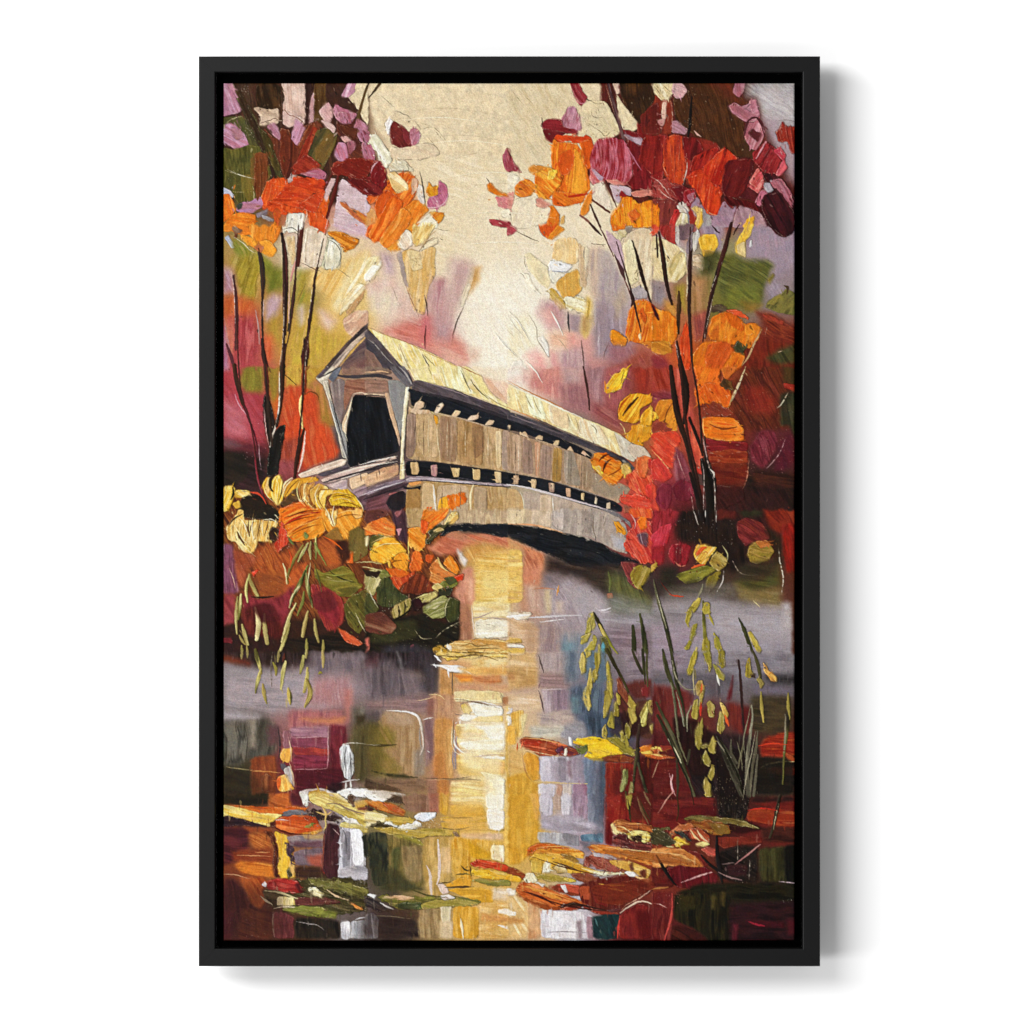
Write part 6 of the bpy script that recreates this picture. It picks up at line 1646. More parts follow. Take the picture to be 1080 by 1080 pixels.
P c47c48,b86c3c,d08c58 3 f1.2 e0 h.6 : 800,180 1020,170 1040,230 900,250 820,230
P e0a85c,e8b868 3 f1.2 e0 h.6 : 680,120 1095,110 1095,170 820,170
P d8a878,c89470 3 f1.5 e0 h.5 : 660,240 1095,240 1095,300 700,290
P ecd8a4,e4cc90,f4e4b8 3 h.7 e.2 f.8 : 660,290 960,290 1045,310 1040,390 800,380 670,370
P b88054,a87048 3 h.6 : 1040,340 1095,340 1095,400 1040,400
P c09068,b08060,d0a078 88 f1.5 e0 h.5 : 480,320 670,320 670,480 660,500 500,490
P 9a6c5c,8a5c50 90 f1.5 e0 h.4 : 470,340 540,350 520,500 460,470
L e8c890 .4,1.4,.5 : 480,320 560,322 600,360
L d8b890 .4,1.2,.4 : 380,370 480,350 520,335
P f8f0dc,fcfaf0,ece0c4 3 h1.1 e.4 : 780,385 860,375 1035,410 1035,480 900,490 830,470 800,420
P d8b048,c89c34,e8c868 60 h1.2 e.5 : 720,400 760,390 810,440 790,465 740,460
L 8a6a58,b8a098 .6,1.8,1,.6 : 720,400 740,375 860,375 940,400 1035,410
L 6a5a58 .5,1.4,.5 : 680,470 740,480 830,500
P f0e8d8,fcf8ec 3 h1.1 e.5 : 700,500 740,475 840,490 840,510 740,520
L f4ece4,c0a8a0 .6,2,.6 d.1 : 680,540 720,510 710,580
P e8c05c,e0b450,f0d078 3 h.8 f.8 e0 : 840,490 1040,480 1040,530 780,530
P 8c6a68,9a7874,7c5c5c 92 f1.5 e0 h.4 : 430,500 530,500 520,780 450,880
P 5a4c28,6a5c30,4a4020 92 f2.5 e0 h.4 : -10,540 120,540 240,700 80,740 -10,700
P b08c64,a07c54,bc9870 92 f2 e0 h.5 : 110,470 400,460 400,640 420,760 350,960 150,900 120,600
P 8a7434,7c682c,9a8440 60 f2.5 e0 h.4 : 30,560 160,560 240,640 220,720 120,730 280,880 220,940 40,920 20,760
P a8845c,98744c,b4946c 92 f2 e0 h.4 : 240,560 390,540 390,760 300,900 240,800
P a88868,b89878 60 f1.5 e0 h.5 : 140,450 300,450 380,480 360,560 160,540
L 3a3018 .8,3,.8 a.8 : -10,705 140,708 230,700
L d8c8b0 .4,1.2,.4 : -10,702 110,704
P 8a7868,a09488 92 f1.5 e0 h.5 a.8 : 360,760 450,700 440,930 370,950
L d8c8b8,f8f4f0,e0d8d0 .6,1.6,2.6,2.4,1.6,.5 h1.2 : 160,442 300,448 380,470 415,520 430,640 440,720 410,780
L 9a8c80 .5,2,.6 : 410,560 405,650 425,740
L e8e0d8 .5,1.6,.5 d.15 : 430,515 470,500 510,495
L d8d0c8 .5,1.4,.5 d.15 : 460,745 490,765
L 3a341c,4a4424 1,3,1.2 d.15 : 40,900 160,930 300,945 390,950
P 3a341c 3 f1 e0 h.5 a.8 : 140,930 300,925 340,960 200,960
P 7a5c48,8a6850,6a4e3c 4 f1.5 e0 h.4 : 40,960 360,960 480,970 440,1060 200,1060 100,1000
P 2a1c14,3a2a20 8 h.6 : -10,960 80,990 280,1050 160,1050 -10,1030
P c88c50,d89c5c,b87c44,e0ac70 90 f1 e0 h.6 : 520,500 670,510 660,620 660,960 620,960 520,780
P b87038,c88048,a86030 90 f1.2 e0 h.6 : 520,780 600,740 620,960 640,1095 540,1095 510,900
P e8bc7c,d8a868,f0cc90 90 f1 e0 h.6 : 590,600 665,560 660,950 620,960
P 9a6c58,8a5c4c 90 f1.2 e0 h.5 : 470,960 550,940 540,1095 460,1095
L e0b890 .4,1.2,.4 : 470,970 620,965 800,960
P f0d488,e8c46c,f4e0a4,ecd088 3 h.8 e.2 f.6 s1.2 : 680,540 1050,540 1055,740 900,760 720,750 680,660
P fcf6e8,f4e8d0 3 f1 e0 h.9 : 820,560 1050,540 1060,600 1060,730 980,720 900,600
P e8c060,f0cc74 3 f1 e0 h.7 : 690,590 900,590 880,640 700,640
P f4e4b4,fcf4dc 3 f.8 e0 h.8 : 700,680 1040,650 1050,740 760,740
L 7a7080,9a90a0 .8,2.6,1.6 : 690,640 675,760 680,880
L fcf4e4 .6,2,.8 : 670,590 665,700 720,750 790,800
L 5a4c40 .5,1.6,.6 : 655,150 655,320
L 6a5a48 .5,1.4,.5 : 665,520 660,720
P e8c468,e0b458,f0d080 3 h.7 f1 e0 : 690,760 1060,760 1060,940 700,940
P dca458,e8b468,d0944c 3 h.7 f1 e0 : 860,850 1055,830 1050,920 880,910
P fcf8f0,f8f0e4 3 h1 e.4 : 850,788 960,790 1055,795 1055,812 940,805
L a07c5c .6,2,1,.5 : 820,795 900,785 980,775 1060,780
P fcf4e0,f8ecc8 3 h1 e.3 : 860,905 980,930 1050,965 1050,1095 940,1095 960,990
P f0d888,e8c870,f8e8b0 3 f1 e0 h.7 : 640,980 960,980 1000,1095 640,1095
L 5a4838,8a7458 .5,2,1.6,.6 : 620,968 780,962 870,970
L 8a7458 .4,1,.4 : 1055,960 1055,1090
X b88c40,fff4d8 120 2.4 q3 v6 a.5 : 680,560 1060,1090
P f8f4ec,fcfaf4,e8dcc0 6 h1.3 e.5 : -10,1045 120,1050 300,1080 300,1095 -10,1095
P d8b464,e8c880,ccA450 90 f1 e0 h.6 : 1060,400 1095,400 1095,1095 1060,1095
P e8c878,d8b048,f0d48c,a87c34 3 h1.2 e.6 r2 : 520,-20 1095,-20 1095,50 940,30 760,40 600,50 530,20
L 5a4420,8a6c34 .6,2,1.4,.6 d.15 : 540,20 700,40 850,10 1000,60
L 6a5024 .5,1.6,.6 d.2 : 620,-5 800,5 980,0
P fcf8f0 20 h1.3 : 520,20 545,40 570,70 540,55
X 6a4c20,fff0c0 80 1.8 q5 v25 : 540,-10 1090,50
T 536 688 7.2 .75 1
P dcb884,d0a870,e4c494 4 f2.5 e0 h.4 : -10,-20 220,-20 230,200 60,260 -10,240
P c89c60,b88c54,d8ac70 4 f2 e0 h.4 : -10,120 220,120 220,260 -10,280
P a87040 4 f1.5 e0 h.4 a.7 : -10,160 50,165 50,210 -10,215
P e4c8a4,d8b890,ecd4b8 4 f2 e0 h.4 : -10,320 220,330 280,420 150,450 -10,420
P a89490,b4a09c,9c8888 90 f2.5 e0 h.3 : 220,-20 430,-20 440,160 240,160
P 9a7c78,8c706c,a88884 4 f1.5 e0 h.4 : 230,160 460,170 470,280 240,270
L 5a4844 .5,2,.8 : 230,20 250,90 270,155
P b8a4a8,c4b0b4,a4909c 88 f1.5 e0 h.4 : 240,280 330,280 350,460 280,490
P 8a7488,98809a,7c687c 90 f1.5 e0 h.4 : 330,280 460,280 460,440 340,460
L 5a4448 .5,1.8,.6 : 230,290 255,370 275,480
L 8a6468 .4,1.4,.4 : 230,270 240,240 250,230
L d0c0c0 .4,1.2,.4 : 250,285 350,280 440,278
P b09c94,bca89c,a08c88 4 f1.5 e0 h.4 : 220,460 460,440 560,540 460,560 240,560
P 6a7484,788290,5c6878 90 f2.5 e0 h.3 : 420,-20 560,-20 540,200 440,240
P 5a7080,688090 90 f2 e0 h.3 : 560,-20 740,-20 760,200 700,260 580,200
P 4c5870,586880,404c60,5c7080 90 f2.5 e0 h.3 : 450,260 740,240 740,480 640,560 520,520
P 6a8088,588088 90 f1.5 e0 h.4 a.8 : 480,340 540,330 540,460 490,450
P 3a4c60,485c74,2e3c4c 90 f2 e0 h.4 : 580,480 780,460 860,560 850,640 600,640
P 2a2834,343040 20 f2 e0 h.3 : 760,460 900,420 900,640 780,640
P 8a7888,948490,786878 3 f2 e0 h.3 : 860,-20 1095,-20 1095,180 900,200
P 7a2c28,6a2420,8a3430 90 f1.5 e0 h.4 : 870,240 1095,200 1095,340 960,360
P 5c2c24,4c241c,6a342c 60 f1.5 e0 h.4 : 810,300 900,280 1000,420 1095,380 1095,540 900,560 830,440
P 2a1418,341a1c 60 f1 e0 h.4 : 840,460 1000,440 1000,620 880,660
P 5a3828,4a2820 60 f1 e0 h.4 : 960,360 1095,360 1095,660 1000,640
P a0262c 60 h.7 a.8 : 1010,270 1070,260 1060,340 1020,330
P 8a8890,9a98a0 30 f1.5 e0 h.4 : 400,560 560,520 590,600 440,640
P c8c0b0,b8b0a0,d8d0bc 4 f1.5 e0 h.5 : 160,560 420,560 420,640 180,650
P 9a9aa4,888894 60 f1 e0 h.5 : 400,600 590,590 580,660 500,680 400,640
X e8e8ec,a8a8b4 40 2 q10 v30 : 410,580 570,650
P e8b858,d8a444,f0c870,c89034 95 h.8 e.3 : 20,460 110,440 120,540 90,640 50,640 30,560
P ecd8a0,e4cc88 95 f1 e0 h.7 : 90,470 150,470 120,600 90,650
P f0e8e0,d8d0d0 60 h1.1 e.4 r2 : -10,420 30,430 20,470 -10,470
P f4ead8 90 h1 : -10,480 20,490 20,540 -10,560
P e8b04c 92 h.7 : 0,560 50,570 60,700 0,700
P d8e0f0,e8ecf8 92 h1.1 : 460,640 480,650 485,710 465,700
// leaf boats on water
P c84024,d85030,a8301c,e07048 12 h1.2 e.5 s.8 : 85,680 110,650 260,655 430,700 480,730 400,760 340,790 250,785 130,720
P e03c20,c8301c 8 h1.3 e.3 : 130,665 250,680 230,710 120,700
L d8a868 .5,1.6,.6 : 110,650 240,655 420,700
L f0c090 .5,1.4,.6 : 130,740 260,770 380,790
P b8482c,6a2c38,8a3830 20 h1.2 e.5 : 360,745 410,720 500,725 550,765 480,785 400,790
P f0d8b8,f8e8d0 120 h1.3 : 425,740 440,730 440,785 425,780
P 5a2858 60 h1.2 : 360,740 400,720 420,722 380,760
P f0c020,f8d038,e0a818,f8dc50 15 h1.4 e.4 s1.4 : 490,680 530,650 650,645 760,660 820,710 880,770 780,780 700,810 620,810 580,790 620,740 560,710
P f8cc28,fcd83c 15 h1.4 e.2 : 600,690 760,680 860,765 720,790 620,790
P 6a8434,50742c,8aa048 20 h1.3 e.5 r2 : 500,710 560,700 600,720 600,750 560,770 520,740
P a8a838,90942c,c0bc50 30 h1.3 e.5 : 740,650 830,640 900,700 960,750 960,790 880,770 820,700
P d8b030,b88c28 5 h1.3 e.4 : 580,790 700,815 740,800 720,830 640,830
P 7a3820,8a4428,6a2c18 10 h1 e.4 : 720,800 780,785 880,780 960,810 940,835 820,830 740,825
P d87028,e0842c,c05c20 10 h1.2 e.4 : 1000,720 1095,700 1095,810 1010,770
P e8c050 10 h1.2 : 1000,760 1095,745 1095,770
// lower reflection
P b8b0bc,ccc8d0,a8a0b0,8c8898 92 h.6 e.1 f.7 s1.6 : 225,790 480,790 480,990 240,980
P e0dce4,d4ccd8 92 f1 e0 h.7 : 240,790 330,800 330,980 250,980
P 9890a0,8880a0 92 f1 e0 h.6 : 480,795 600,795 600,995 490,995
P 7a7484,6a6478 92 f1 e0 h.6 : 370,800 440,800 440,980 380,980
P 68485c,7a5468 92 f1 e0 h.6 : 445,820 480,820 480,960 450,920
P 7888a0,6a7a94,8898ac 92 f1 e0 h.6 : 560,800 730,830 730,1095 600,1095
P 485c70,405468 92 f1 e0 h.6 : 690,830 735,830 735,1095 695,1095
P e0a038,d09030,ecb048 92 h.8 e.3 : 110,800 140,755 225,790 240,960 180,970 140,900
L c0481c .6,2,.6 : 70,690 65,760
L e8dcc8,8a5030 .6,2,.8 : 105,770 115,860 145,940 190,990
P d8a038,c89030,e8b44c 92 f1 e0 h.6 : -10,940 120,900 190,990 220,1000 220,1095 -10,1095
P dcb470,d0a460 20 f1.5 e0 h.5 : -10,700 110,760 130,900 -10,940
L f0d888,e0b858 .6,2,1.2,.6 : 190,985 300,985 420,995 600,998
P e8e4e8,f0ecf0 92 f.8 e0 h.7 : 225,1000 360,1000 360,1095 230,1095
P b87848,c88858 92 f.8 e0 h.7 : 365,1000 410,1000 410,1095 370,1095
P ecd8b8 92 f.8 e0 h.7 : 415,1000 480,1000 480,1095 420,1095
P 98689a,8a5a8c 92 f.8 e0 h.7 : 490,1000 600,1000 600,1095 500,1095
P a8281c,981f18,b83424,801a14 92 f.8 e.1 h.6 : 735,830 870,840 960,850 960,1095 735,1095
P 7a1c18,6a1814 60 f2 e0 h.5 : 790,900 960,880 960,1095 800,1095
P 8a2420,9a2c24 90 f1 e0 h.5 : 1000,800 1095,820 1095,1095 980,1095
T 536 688 3.6
P 34100e,420f0c,2a0c0a 88 f1.2 e0 h.4 a.8 : 480,400 560,395 640,410 660,520 600,560 500,520
P 2c0c0a,3a100e 4 f1.5 e0 h.4 a.75 : 420,540 560,520 680,560 660,620 480,610
P 1c0c0a,2a1210 88 f1.2 e0 h.4 a.85 : 620,240 720,260 800,330 780,460 700,470 640,380
P 120a08,1c100c 88 f1.2 e0 h.4 a.85 : 780,380 900,360 940,420 900,600 800,600
P 2a1410,341a14 60 f1.2 e0 h.4 a.7 : 430,230 500,230 540,300 480,330
P 15100a,1e160e 4 f1 e0 h.4 a.85 : 940,400 1080,410 1080,540 930,530
P 1a0a08,260e0c 4 f1 e0 h.4 a.7 : 440,690 520,660 560,700 480,720
P 2a0c0a,380f0c 85 f1 e0 h.5 a.7 : 560,800 640,780 640,880 580,900
P 200a08,300e0c 85 f1 e0 h.5 a.6 : 330,880 400,900 430,950 360,960
P 1a0c0a,280e0c 60 f1.2 e0 h.4 a.75 : 560,960 620,930 620,1080 520,1080
P 2a0c0c 4 f1 e0 h.4 a.7 : 800,660 900,640 980,670 880,690
T 536 688 7.2 .75 1
// reeds
L 2a2614,3a3418,4c4824 5,6,5,4,3 h1.2 : 750,-20 800,80 850,170 890,250 910,300
P c8c048,a8a038,d8d868 92 h1.5 e.5 s.8 : 545,50 570,-10 590,60 585,150 560,165 545,120
P d0cc58,b8b440 92 h1.5 e.5 : 580,-20 630,-20 630,20 600,45
P d4d060,b8b444,a09c34 98 h1.5 e.5 s.8 : 660,-20 705,-20 690,100 670,180 660,140
P c0b84c,a89c3c,d4cc6c 92 h1.5 e.5 : 635,160 665,120 675,190 650,230
P b8b040,d4cc60,988c34 92 h1.5 e.5 s.8 : 600,230 625,110 640,240 625,320 600,280
P c8c450,d8d468,a09434 85 h1.5 e.5 s.8 : 572,310 595,255 615,290 630,400 610,445 580,390
P c8c448,b0ac3c,d8d46c 92 h1.5 e.5 s.8 : 745,100 755,70 780,180 795,340 770,370 755,300
P b4b03c,c8c454,988c30 95 h1.5 e.5 s.8 : 735,300 755,290 780,380 750,480 725,500 730,400
P b8b03c,c8c450 90 h1.5 e.5 : 825,310 850,340 850,400 830,400
P b8b440,d0cc5c,989030 90 h1.5 e.5 : 805,400 815,365 840,440 840,485 805,480
P a8ac38,c0c44c 90 h1.5 e.5 : 750,550 785,450 805,500 805,580 770,570
P b8b044,ccc85c,a09838 90 h1.5 e.5 : 715,580 740,545 750,620 740,660 715,640
P c8b850,b0a03c,d8c868 70 h1.5 e.5 s.8 : 890,310 930,340 970,400 965,450 920,420
P d0c458,b8a844 85 h1.5 e.5 : 910,420 960,440 975,520 945,545 925,500
P 7c3c28,8a4c30,6a2c1c 60 h1 e.4 : 820,200 850,200 910,330 900,390 840,300
P a0a434,b8bc48 95 h1.4 e.5 : 850,610 865,595 885,660 860,680
P b0b03c,c4c44c,90902c 95 h1.4 e.5 : 885,560 905,530 930,620 920,660 895,620
P a0a438,b8b84c 90 h1.4 e.5 : 880,640 900,620 915,710 895,725
P c8c458,b0a844,d8d878 110 h1.5 e.5 s.8 : 1000,480 1050,380 1075,370 1060,440 1045,555 1015,560
P c8c060,b0a848 90 h1.4 e.5 : 1060,380 1095,360 1095,470 1070,450
P b8b048 90 h1.4 e.5 : 1070,560 1095,540 1095,620
L 3a3820,2a2818 2,3.5,3 : 940,-20 980,80 1020,160
L 2e3018,3a3c1c 4,5,4,2 : 1020,-20 1030,100 1040,240
L 4a4c28 3,4,2 : 1055,-20 1050,120 1060,260
L 2a1c18,3c2c20,1e1612 3,5,6,6 h1.1 : 1000,540 985,640 980,740 990,860
L 2c2418,3c3420,4a4428 6,4,3 h1.1 : 985,740 960,880 945,1095
L 3a3420,2c2818,4c4830 3,5,5 h1.1 : 985,840 1020,960 1060,1095
P 90ac4c,a8c468,70903c 105 h1.4 e.5 s.7 : 850,1030 880,900 900,880 895,960 880,1050 855,1060
L 6a7838 1,2.6,1 : 905,890 900,1000
P 98b050,a8bc60 100 h1.4 e.5 : 910,1095 935,980 945,1000 945,1095
T 688 688 7.2 .75 1
P 8a7c92,9a8ca0,7c7086 4 f4 e0 h.2 : -10,-20 300,-20 300,140 -10,160
P 807884,8c8490,746c78 4 f4 e0 h.2 : 280,-20 1060,-20 1060,200 280,220
P 5a545c,68606a 4 f3 e0 h.2 : -10,150 600,160 640,260 -10,250
P 6a6880,5c5c78 4 f2.5 e0 h.2 : 760,240 1060,250 1060,320 780,330
P 3a3434,2c2828,484040 4 f2.5 e0 h.3 : 840,170 1095,170 1095,250 900,240
P 7a2424,8a2c28,6a1c1c 80 f2 e0 h.4 : -10,250 140,260 330,300 300,420 200,480 180,640 -10,620
P 6a3028,5a2820 90 f2.5 e0 h.3 : 260,420 480,420 480,640 300,640
P 5a5058,68606a,4a4248 90 f3 e0 h.2 : 260,200 560,220 560,340 300,340
P 842420,942c24,701c1c 90 f2 e0 h.4 : 560,370 760,420 760,560 700,640 580,560
P 3c3020,4a3c26,302818 4 f2 e0 h.4 : 740,330 1060,330 1060,600 760,620
P 241818,302020,1c1212 60 f2 e0 h.4 : 420,600 780,640 820,840 780,1095 260,1095 280,720
P 5c1818,6c1c1c,4a1414 90 f2 e0 h.4 : -10,600 160,620 250,720 260,800 -10,760
P 6a1818,7a201c,581414 4 f1.5 e0 h.5 : -10,800 240,820 330,1095 -10,1095
P 28201a,1c1814,342a20 4 f2 e0 h.3 : 780,800 1095,800 1095,1095 760,1095
P b82818,c83420,a02014,d0401f 3 h.8 e.1 f1 : 815,720 850,650 1000,605 1095,610 1095,790 980,800 830,790
P 8a2818,7a2014 3 h.6 f1 e0 : 880,870 1095,870 1095,940 900,920
P d04824 20 h.9 : 1010,760 1095,810 1095,840 1030,810
L c8b078,e0c88c .5,2,1.6,.6 d.3 : 810,890 860,850 980,830 1090,830
X e0c888 30 1.2 : 810,820 1080,890
P d8a848,c88838,e8c060 5 h1.2 e.5 : -10,720 60,725 150,730 60,750 -10,750
P c04824,d86030,a83420 6 h1.2 e.5 : -10,740 60,745 40,770 180,800 60,810 -10,800
L e8c070 .6,2,.6 : -10,775 40,780 80,790
P a02c24,b83828 4 h1 : 60,710 150,715 160,735 80,745
P 5c1c24 60 h.6 f1 e0 : 560,360 620,160 600,360
T 536 688 3.6
P 1c0c0a,2a1210 88 f1.2 e0 h.4 a.85 : 620,240 720,260 800,330 780,460 700,470 640,380
P 120a08,1c100c 88 f1.2 e0 h.4 a.85 : 780,380 900,360 940,420 900,600 800,600
P 15100a,1e160e 4 f1 e0 h.4 a.85 : 940,400 1080,410 1080,540 930,530
P 2a0c0a,380f0c 85 f1 e0 h.5 a.7 : 560,800 640,780 640,880 580,900
P 2a0c0c 4 f1 e0 h.4 a.7 : 800,660 900,640 980,670 880,690
T 688 688 7.2 .75 1
// reeds and pods
L 34381c,4a5028,2a2c18 3,7,7,3 h1.2 : 80,-20 100,100 140,220 170,280
L 3c3c24,7a7858,2e2c1c 2,4,4,3 h1.2 : 140,230 170,360 185,540 200,640
L 2c3018,484c28,2a2c18 4,6,6,3,2 h1.2 : 140,-20 165,120 190,260 240,420 250,560
L 8a8a68,c8c4a8 .6,1.8,.8 d.1 : 150,60 170,180 240,280 310,285
L 9a9478 .5,1.8,.6 : 300,400 260,480 265,600
L 8a8a70 .5,2,1 : 180,300 220,440 240,560
L 3a3820,5c5a3c,24221a 3,6,7,6,4 h1.2 : 30,380 120,560 190,720 230,860 320,1090
L 2c2818,3c3820 4,7,4 h1.2 : 40,480 130,650 210,820
L b8b088,d8d4b0 .6,2.2,1 : 120,660 170,740 220,840
L 6a6848 .6,2,1 : 180,580 200,680 260,830
L c8a080,8a5c48 .5,1.6,.6 : 50,820 20,900 0,950
L d89090,e8b0a8 .8,2,1 : 155,930 140,990 155,1070
L 3a3020 2,3,2 : 185,820 195,960 190,1090
L 3a3424 2,3,2 : 285,740 265,850
P b8b434,a09c28,d0cc48,8a8424 105 h1.5 e.5 s.7 : 270,130 290,60 320,-20 350,-20 330,60 295,170 272,165
L c8bc88 .5,1.8,.8 : 310,110 310,220 320,320
P a8a434,8a8428,c0bc48 88 h1.5 e.5 s.8 : 380,-20 435,-20 450,120 435,150 420,80
P 90902c,a8a838,6a6820 88 h1.5 e.5 : 500,-20 545,-20 545,100 525,125 505,60
P 8a8c30,b4b448,6a6c24 60 h1.4 e.5 s.8 : 460,85 500,120 545,180 540,215 490,180
L e8e8d8 .8,2.4,.8 : 490,170 500,220 510,250
P c0a850,a89040,d0bc68 90 h1.5 e.5 s.8 : 330,260 350,215 380,215 395,270 380,330 335,320
L d86030 1,3,1 : 375,240 370,340 360,420
P c0b850,a8a03c,d0c868 95 h1.5 e.5 s.8 : 295,470 325,360 345,350 350,440 340,510 310,500
P c8bc58,b0a444 85 h1.5 e.5 : 360,320 390,290 380,380 355,430
L c83c28 1,3,1 : 370,380 365,480
P b0a448,c4b85c,948834 90 h1.5 e.5 s.8 : 415,390 440,370 470,400 465,490 435,490
P d0a850,c09840,e0c070 60 h1.5 e.5 : 515,380 535,390 575,470 560,510 530,450
L e06030 1,3.4,1 : 550,480 570,530 580,560
P c0bc54,a8a440,d4d070 95 h1.5 e.5 s.8 : 490,590 515,440 545,490 550,580 520,615
P 9c9c38,b4b44c 90 h1.5 e.5 : 330,570 360,540 375,600 370,700 350,740 325,690
L a8a844 1,4,1 h1.4 : 380,500 370,560 380,620
P b0ac44,c4c058,90902c 95 h1.5 e.5 s.8 : 425,730 460,630 475,680 475,770 445,760
P 98943c,aca84c 30 h1.3 e.5 : 370,710 420,695 425,715 380,730
P a09840,b4ac50,888030 85 h1.5 e.5 s.8 : 385,800 405,740 440,830 430,870 395,850
P b8b04c,a8a03c 92 h1.5 e.5 : 420,950 460,850 470,920 450,975
P b0a040,c4b454,988c34 85 h1.5 e.5 s.8 : 390,1000 405,950 440,1010 450,1095 400,1095
L 2c281c,4c4838,6a6450 2,7,8,6 h1.2 : 490,640 540,760 600,900 680,1090
L 4a4638,3a3628 2,6,6,4 h1.2 : 500,650 590,780 640,900 670,1000
L 8a8a6c .5,1.8,.8 : 490,670 540,740 600,800
L 6a6450,4a4434 1,3,3 : 600,660 590,760 640,840
L 9a9478,6a6448 .8,2.4,1 : 690,690 670,800 650,880
L 7a7460,9c967c,4c4838 1,3,4,3 : 755,400 765,480 740,640 720,800 715,1000
L 5a5440,8a8468 1.5,5,4,3 : 800,600 790,720 760,860 740,1090
L 6a6450,4c4838 2,4,5 : 720,830 720,960 730,1090
L 5c5844 2,4,4 : 800,780 790,900 770,1090
L 3a2420,2c1a18 3,5,4,2 : 655,60 670,200 680,400 700,640
L 2c2a1c,4a4828 2,6,5,3 h1.2 : 760,-20 800,80 820,180 830,260
P b8a838,a09430,ccc04c 92 h1.5 e.5 s.8 : 705,180 720,60 735,40 745,120 770,170 740,195
P 3a2820 60 h1 : 745,180 780,160 775,190
P d09440,c08438,e0b060,d8a850 48 h1.5 e.5 s.8 : 840,80 870,120 940,190 940,220 900,215 850,140
P 8a8840,a09c4c 85 h1.3 e.5 : 795,200 830,200 850,240 830,280
L a8a444,c4bc54 1.5,4,1.5 h1.4 : 825,300 830,420 845,530
L 3a3820,6a6c30,2a2418 2,6,6,3,2 h1.2 : 1030,310 1040,440 1020,600 1000,760 990,1000
L a8a444,c0b850 1,3.4,1 h1.3 : 1030,310 1030,400 1045,510
L 8a8468 .5,1.8,.8 : 1010,470 1010,620 1000,760
X d8c8b0,8a7c60 60 1.2 q80 v20 : 420,760 800,1090
T 236 838 7.2
P 1e1a10,2a2414 5 h.5 e0 f1 : -10,-20 340,-20 340,70 200,80 -10,70
P b85c28,c86c34,a04c20 20 h.7 f1 e0 : 340,-20 500,-20 520,90 420,110 340,90
P 4a1c24,5a2430 60 h.7 f1 e0 : 510,-20 580,-20 600,80 540,100 500,40
P e8e4d8,f0f0e8 95 h1.1 e.4 : 575,-20 640,-20 635,90 610,80
P c86020,d87028,b84c18 8 h1 e.3 : -10,75 200,90 420,100 540,90 640,110 470,130 400,170 200,130 -10,100
P f0d060,e8c04c,f4dc88,f0cc78 8 h1.2 e.3 s1.2 : -10,80 120,100 260,140 380,150 440,150 380,200 350,240 200,200 60,165 -10,160
P 2a1820,34202a,201218 8 h.8 e.3 : -10,165 100,175 230,220 330,245 200,240 60,235 -10,245
P 4a1c24,3c1820,5a242c 5 f1.5 e0 h.5 : -10,240 220,250 180,420 60,520 -10,540
P 8a4020,9a4c28,7a3418 30 h.7 f1 e0 : 140,240 360,260 370,290 200,290
P b05c28,c07034,9c4c20,c8783c 25 f1.5 e0 h.7 : 180,300 320,290 360,360 350,420 220,410
P 7a3018,8a3c20,6a2814 5 f1.5 e0 h.6 : 60,430 370,410 380,520 200,510 80,500
L d89860 .5,1.6,.5 : 240,440 300,440 350,438
L c88858 .4,1.2,.4 : 100,462 240,465 360,468
P c86c20,d87c2c,b85c1c,e08c38 5 h.8 e.1 f1 : 80,540 130,505 280,515 370,530 385,640 240,620 140,600
P a84c20,b85c28,983c18 60 h.7 f1 e0 : 110,620 300,630 340,680 290,720 320,800 280,870 200,840 160,720
L c89870 .4,1.2,.4 : -10,608 80,604 200,640
P 3a1818,4a2020,30141a 80 f1.5 e0 h.5 : -10,640 80,640 170,760 240,880 100,1000 -10,1095
P 5c2a1c,6a3420,4c2018 20 f1.5 e0 h.5 : 140,860 380,870 370,1095 100,1095
P 4a1c28,5c2434 90 f1.5 e0 h.4 : -10,880 70,880 60,1095 -10,1095
P 6c3030,7a3838,5c2828 90 h.6 e.1 f.8 : 370,890 480,900 535,940 535,1095 380,1095
L a08068 .5,1.4,.5 d.2 : 375,890 370,1000 385,1080
X b89080,8a6858 40 1.2 q5 v30 : 20,880 520,1080
P e8b838,f0c44c,d8a42c,f0cc68 95 h1.1 e.4 s1.3 : 385,280 480,310 490,380 520,480 540,560 540,630 430,635 410,560 420,420
P 4a2014,5a2a1a,3a180f 85 h.9 e.3 : 310,280 360,285 400,380 415,480 400,570 425,630 390,625 375,540 385,400 350,310
P 3a2830,4a3448 40 h1 r3 e.4 : 470,370 530,380 520,430 540,480 520,540 500,500 490,430
P 4a4428 60 h.9 : 475,580 495,560 520,620 490,630
P 8a7c80,9c8c8c,786a74 5 f.8 e0 h.6 : 480,310 760,310 760,400 500,390
P b09060,c0a070 3 f1 e0 h.6 : 600,305 765,300 760,340 620,340
P 5c3c4c,6a4858 5 f1 e0 h.6 : 490,360 750,350 750,400 560,400
P 7c6878,6c5868,8a7484 5 f.8 e0 h.6 : 530,430 760,400 755,540 540,540
P a05040,b05c48 5 f1.5 e0 h.6 : 620,470 755,450 755,560 660,540
P 34201c,40281c,281814 5 f1 e0 h.5 : 540,540 860,560 860,640 540,640
P b03024 60 f1 e0 h.6 : 750,540 790,530 820,590 760,600
P 3c1c24,48242c,301820 90 h.6 e.2 : 770,220 880,230 880,640 800,640 750,560 760,400
L c8a8a0 .4,1.4,.5 d.15 : 830,260 880,310
L 8a4838 .5,1.6,.6 : 765,300 755,450 750,560
// leaf
P 6a6870,8a888c 20 h1.1 e.4 : 440,160 480,125 560,115 640,140 560,160
P c85420,d8642c,b84418,e07838 5 h1.2 e.4 s1.3 : 380,220 430,175 560,155 680,170 740,250 700,285 560,300 440,280 390,250
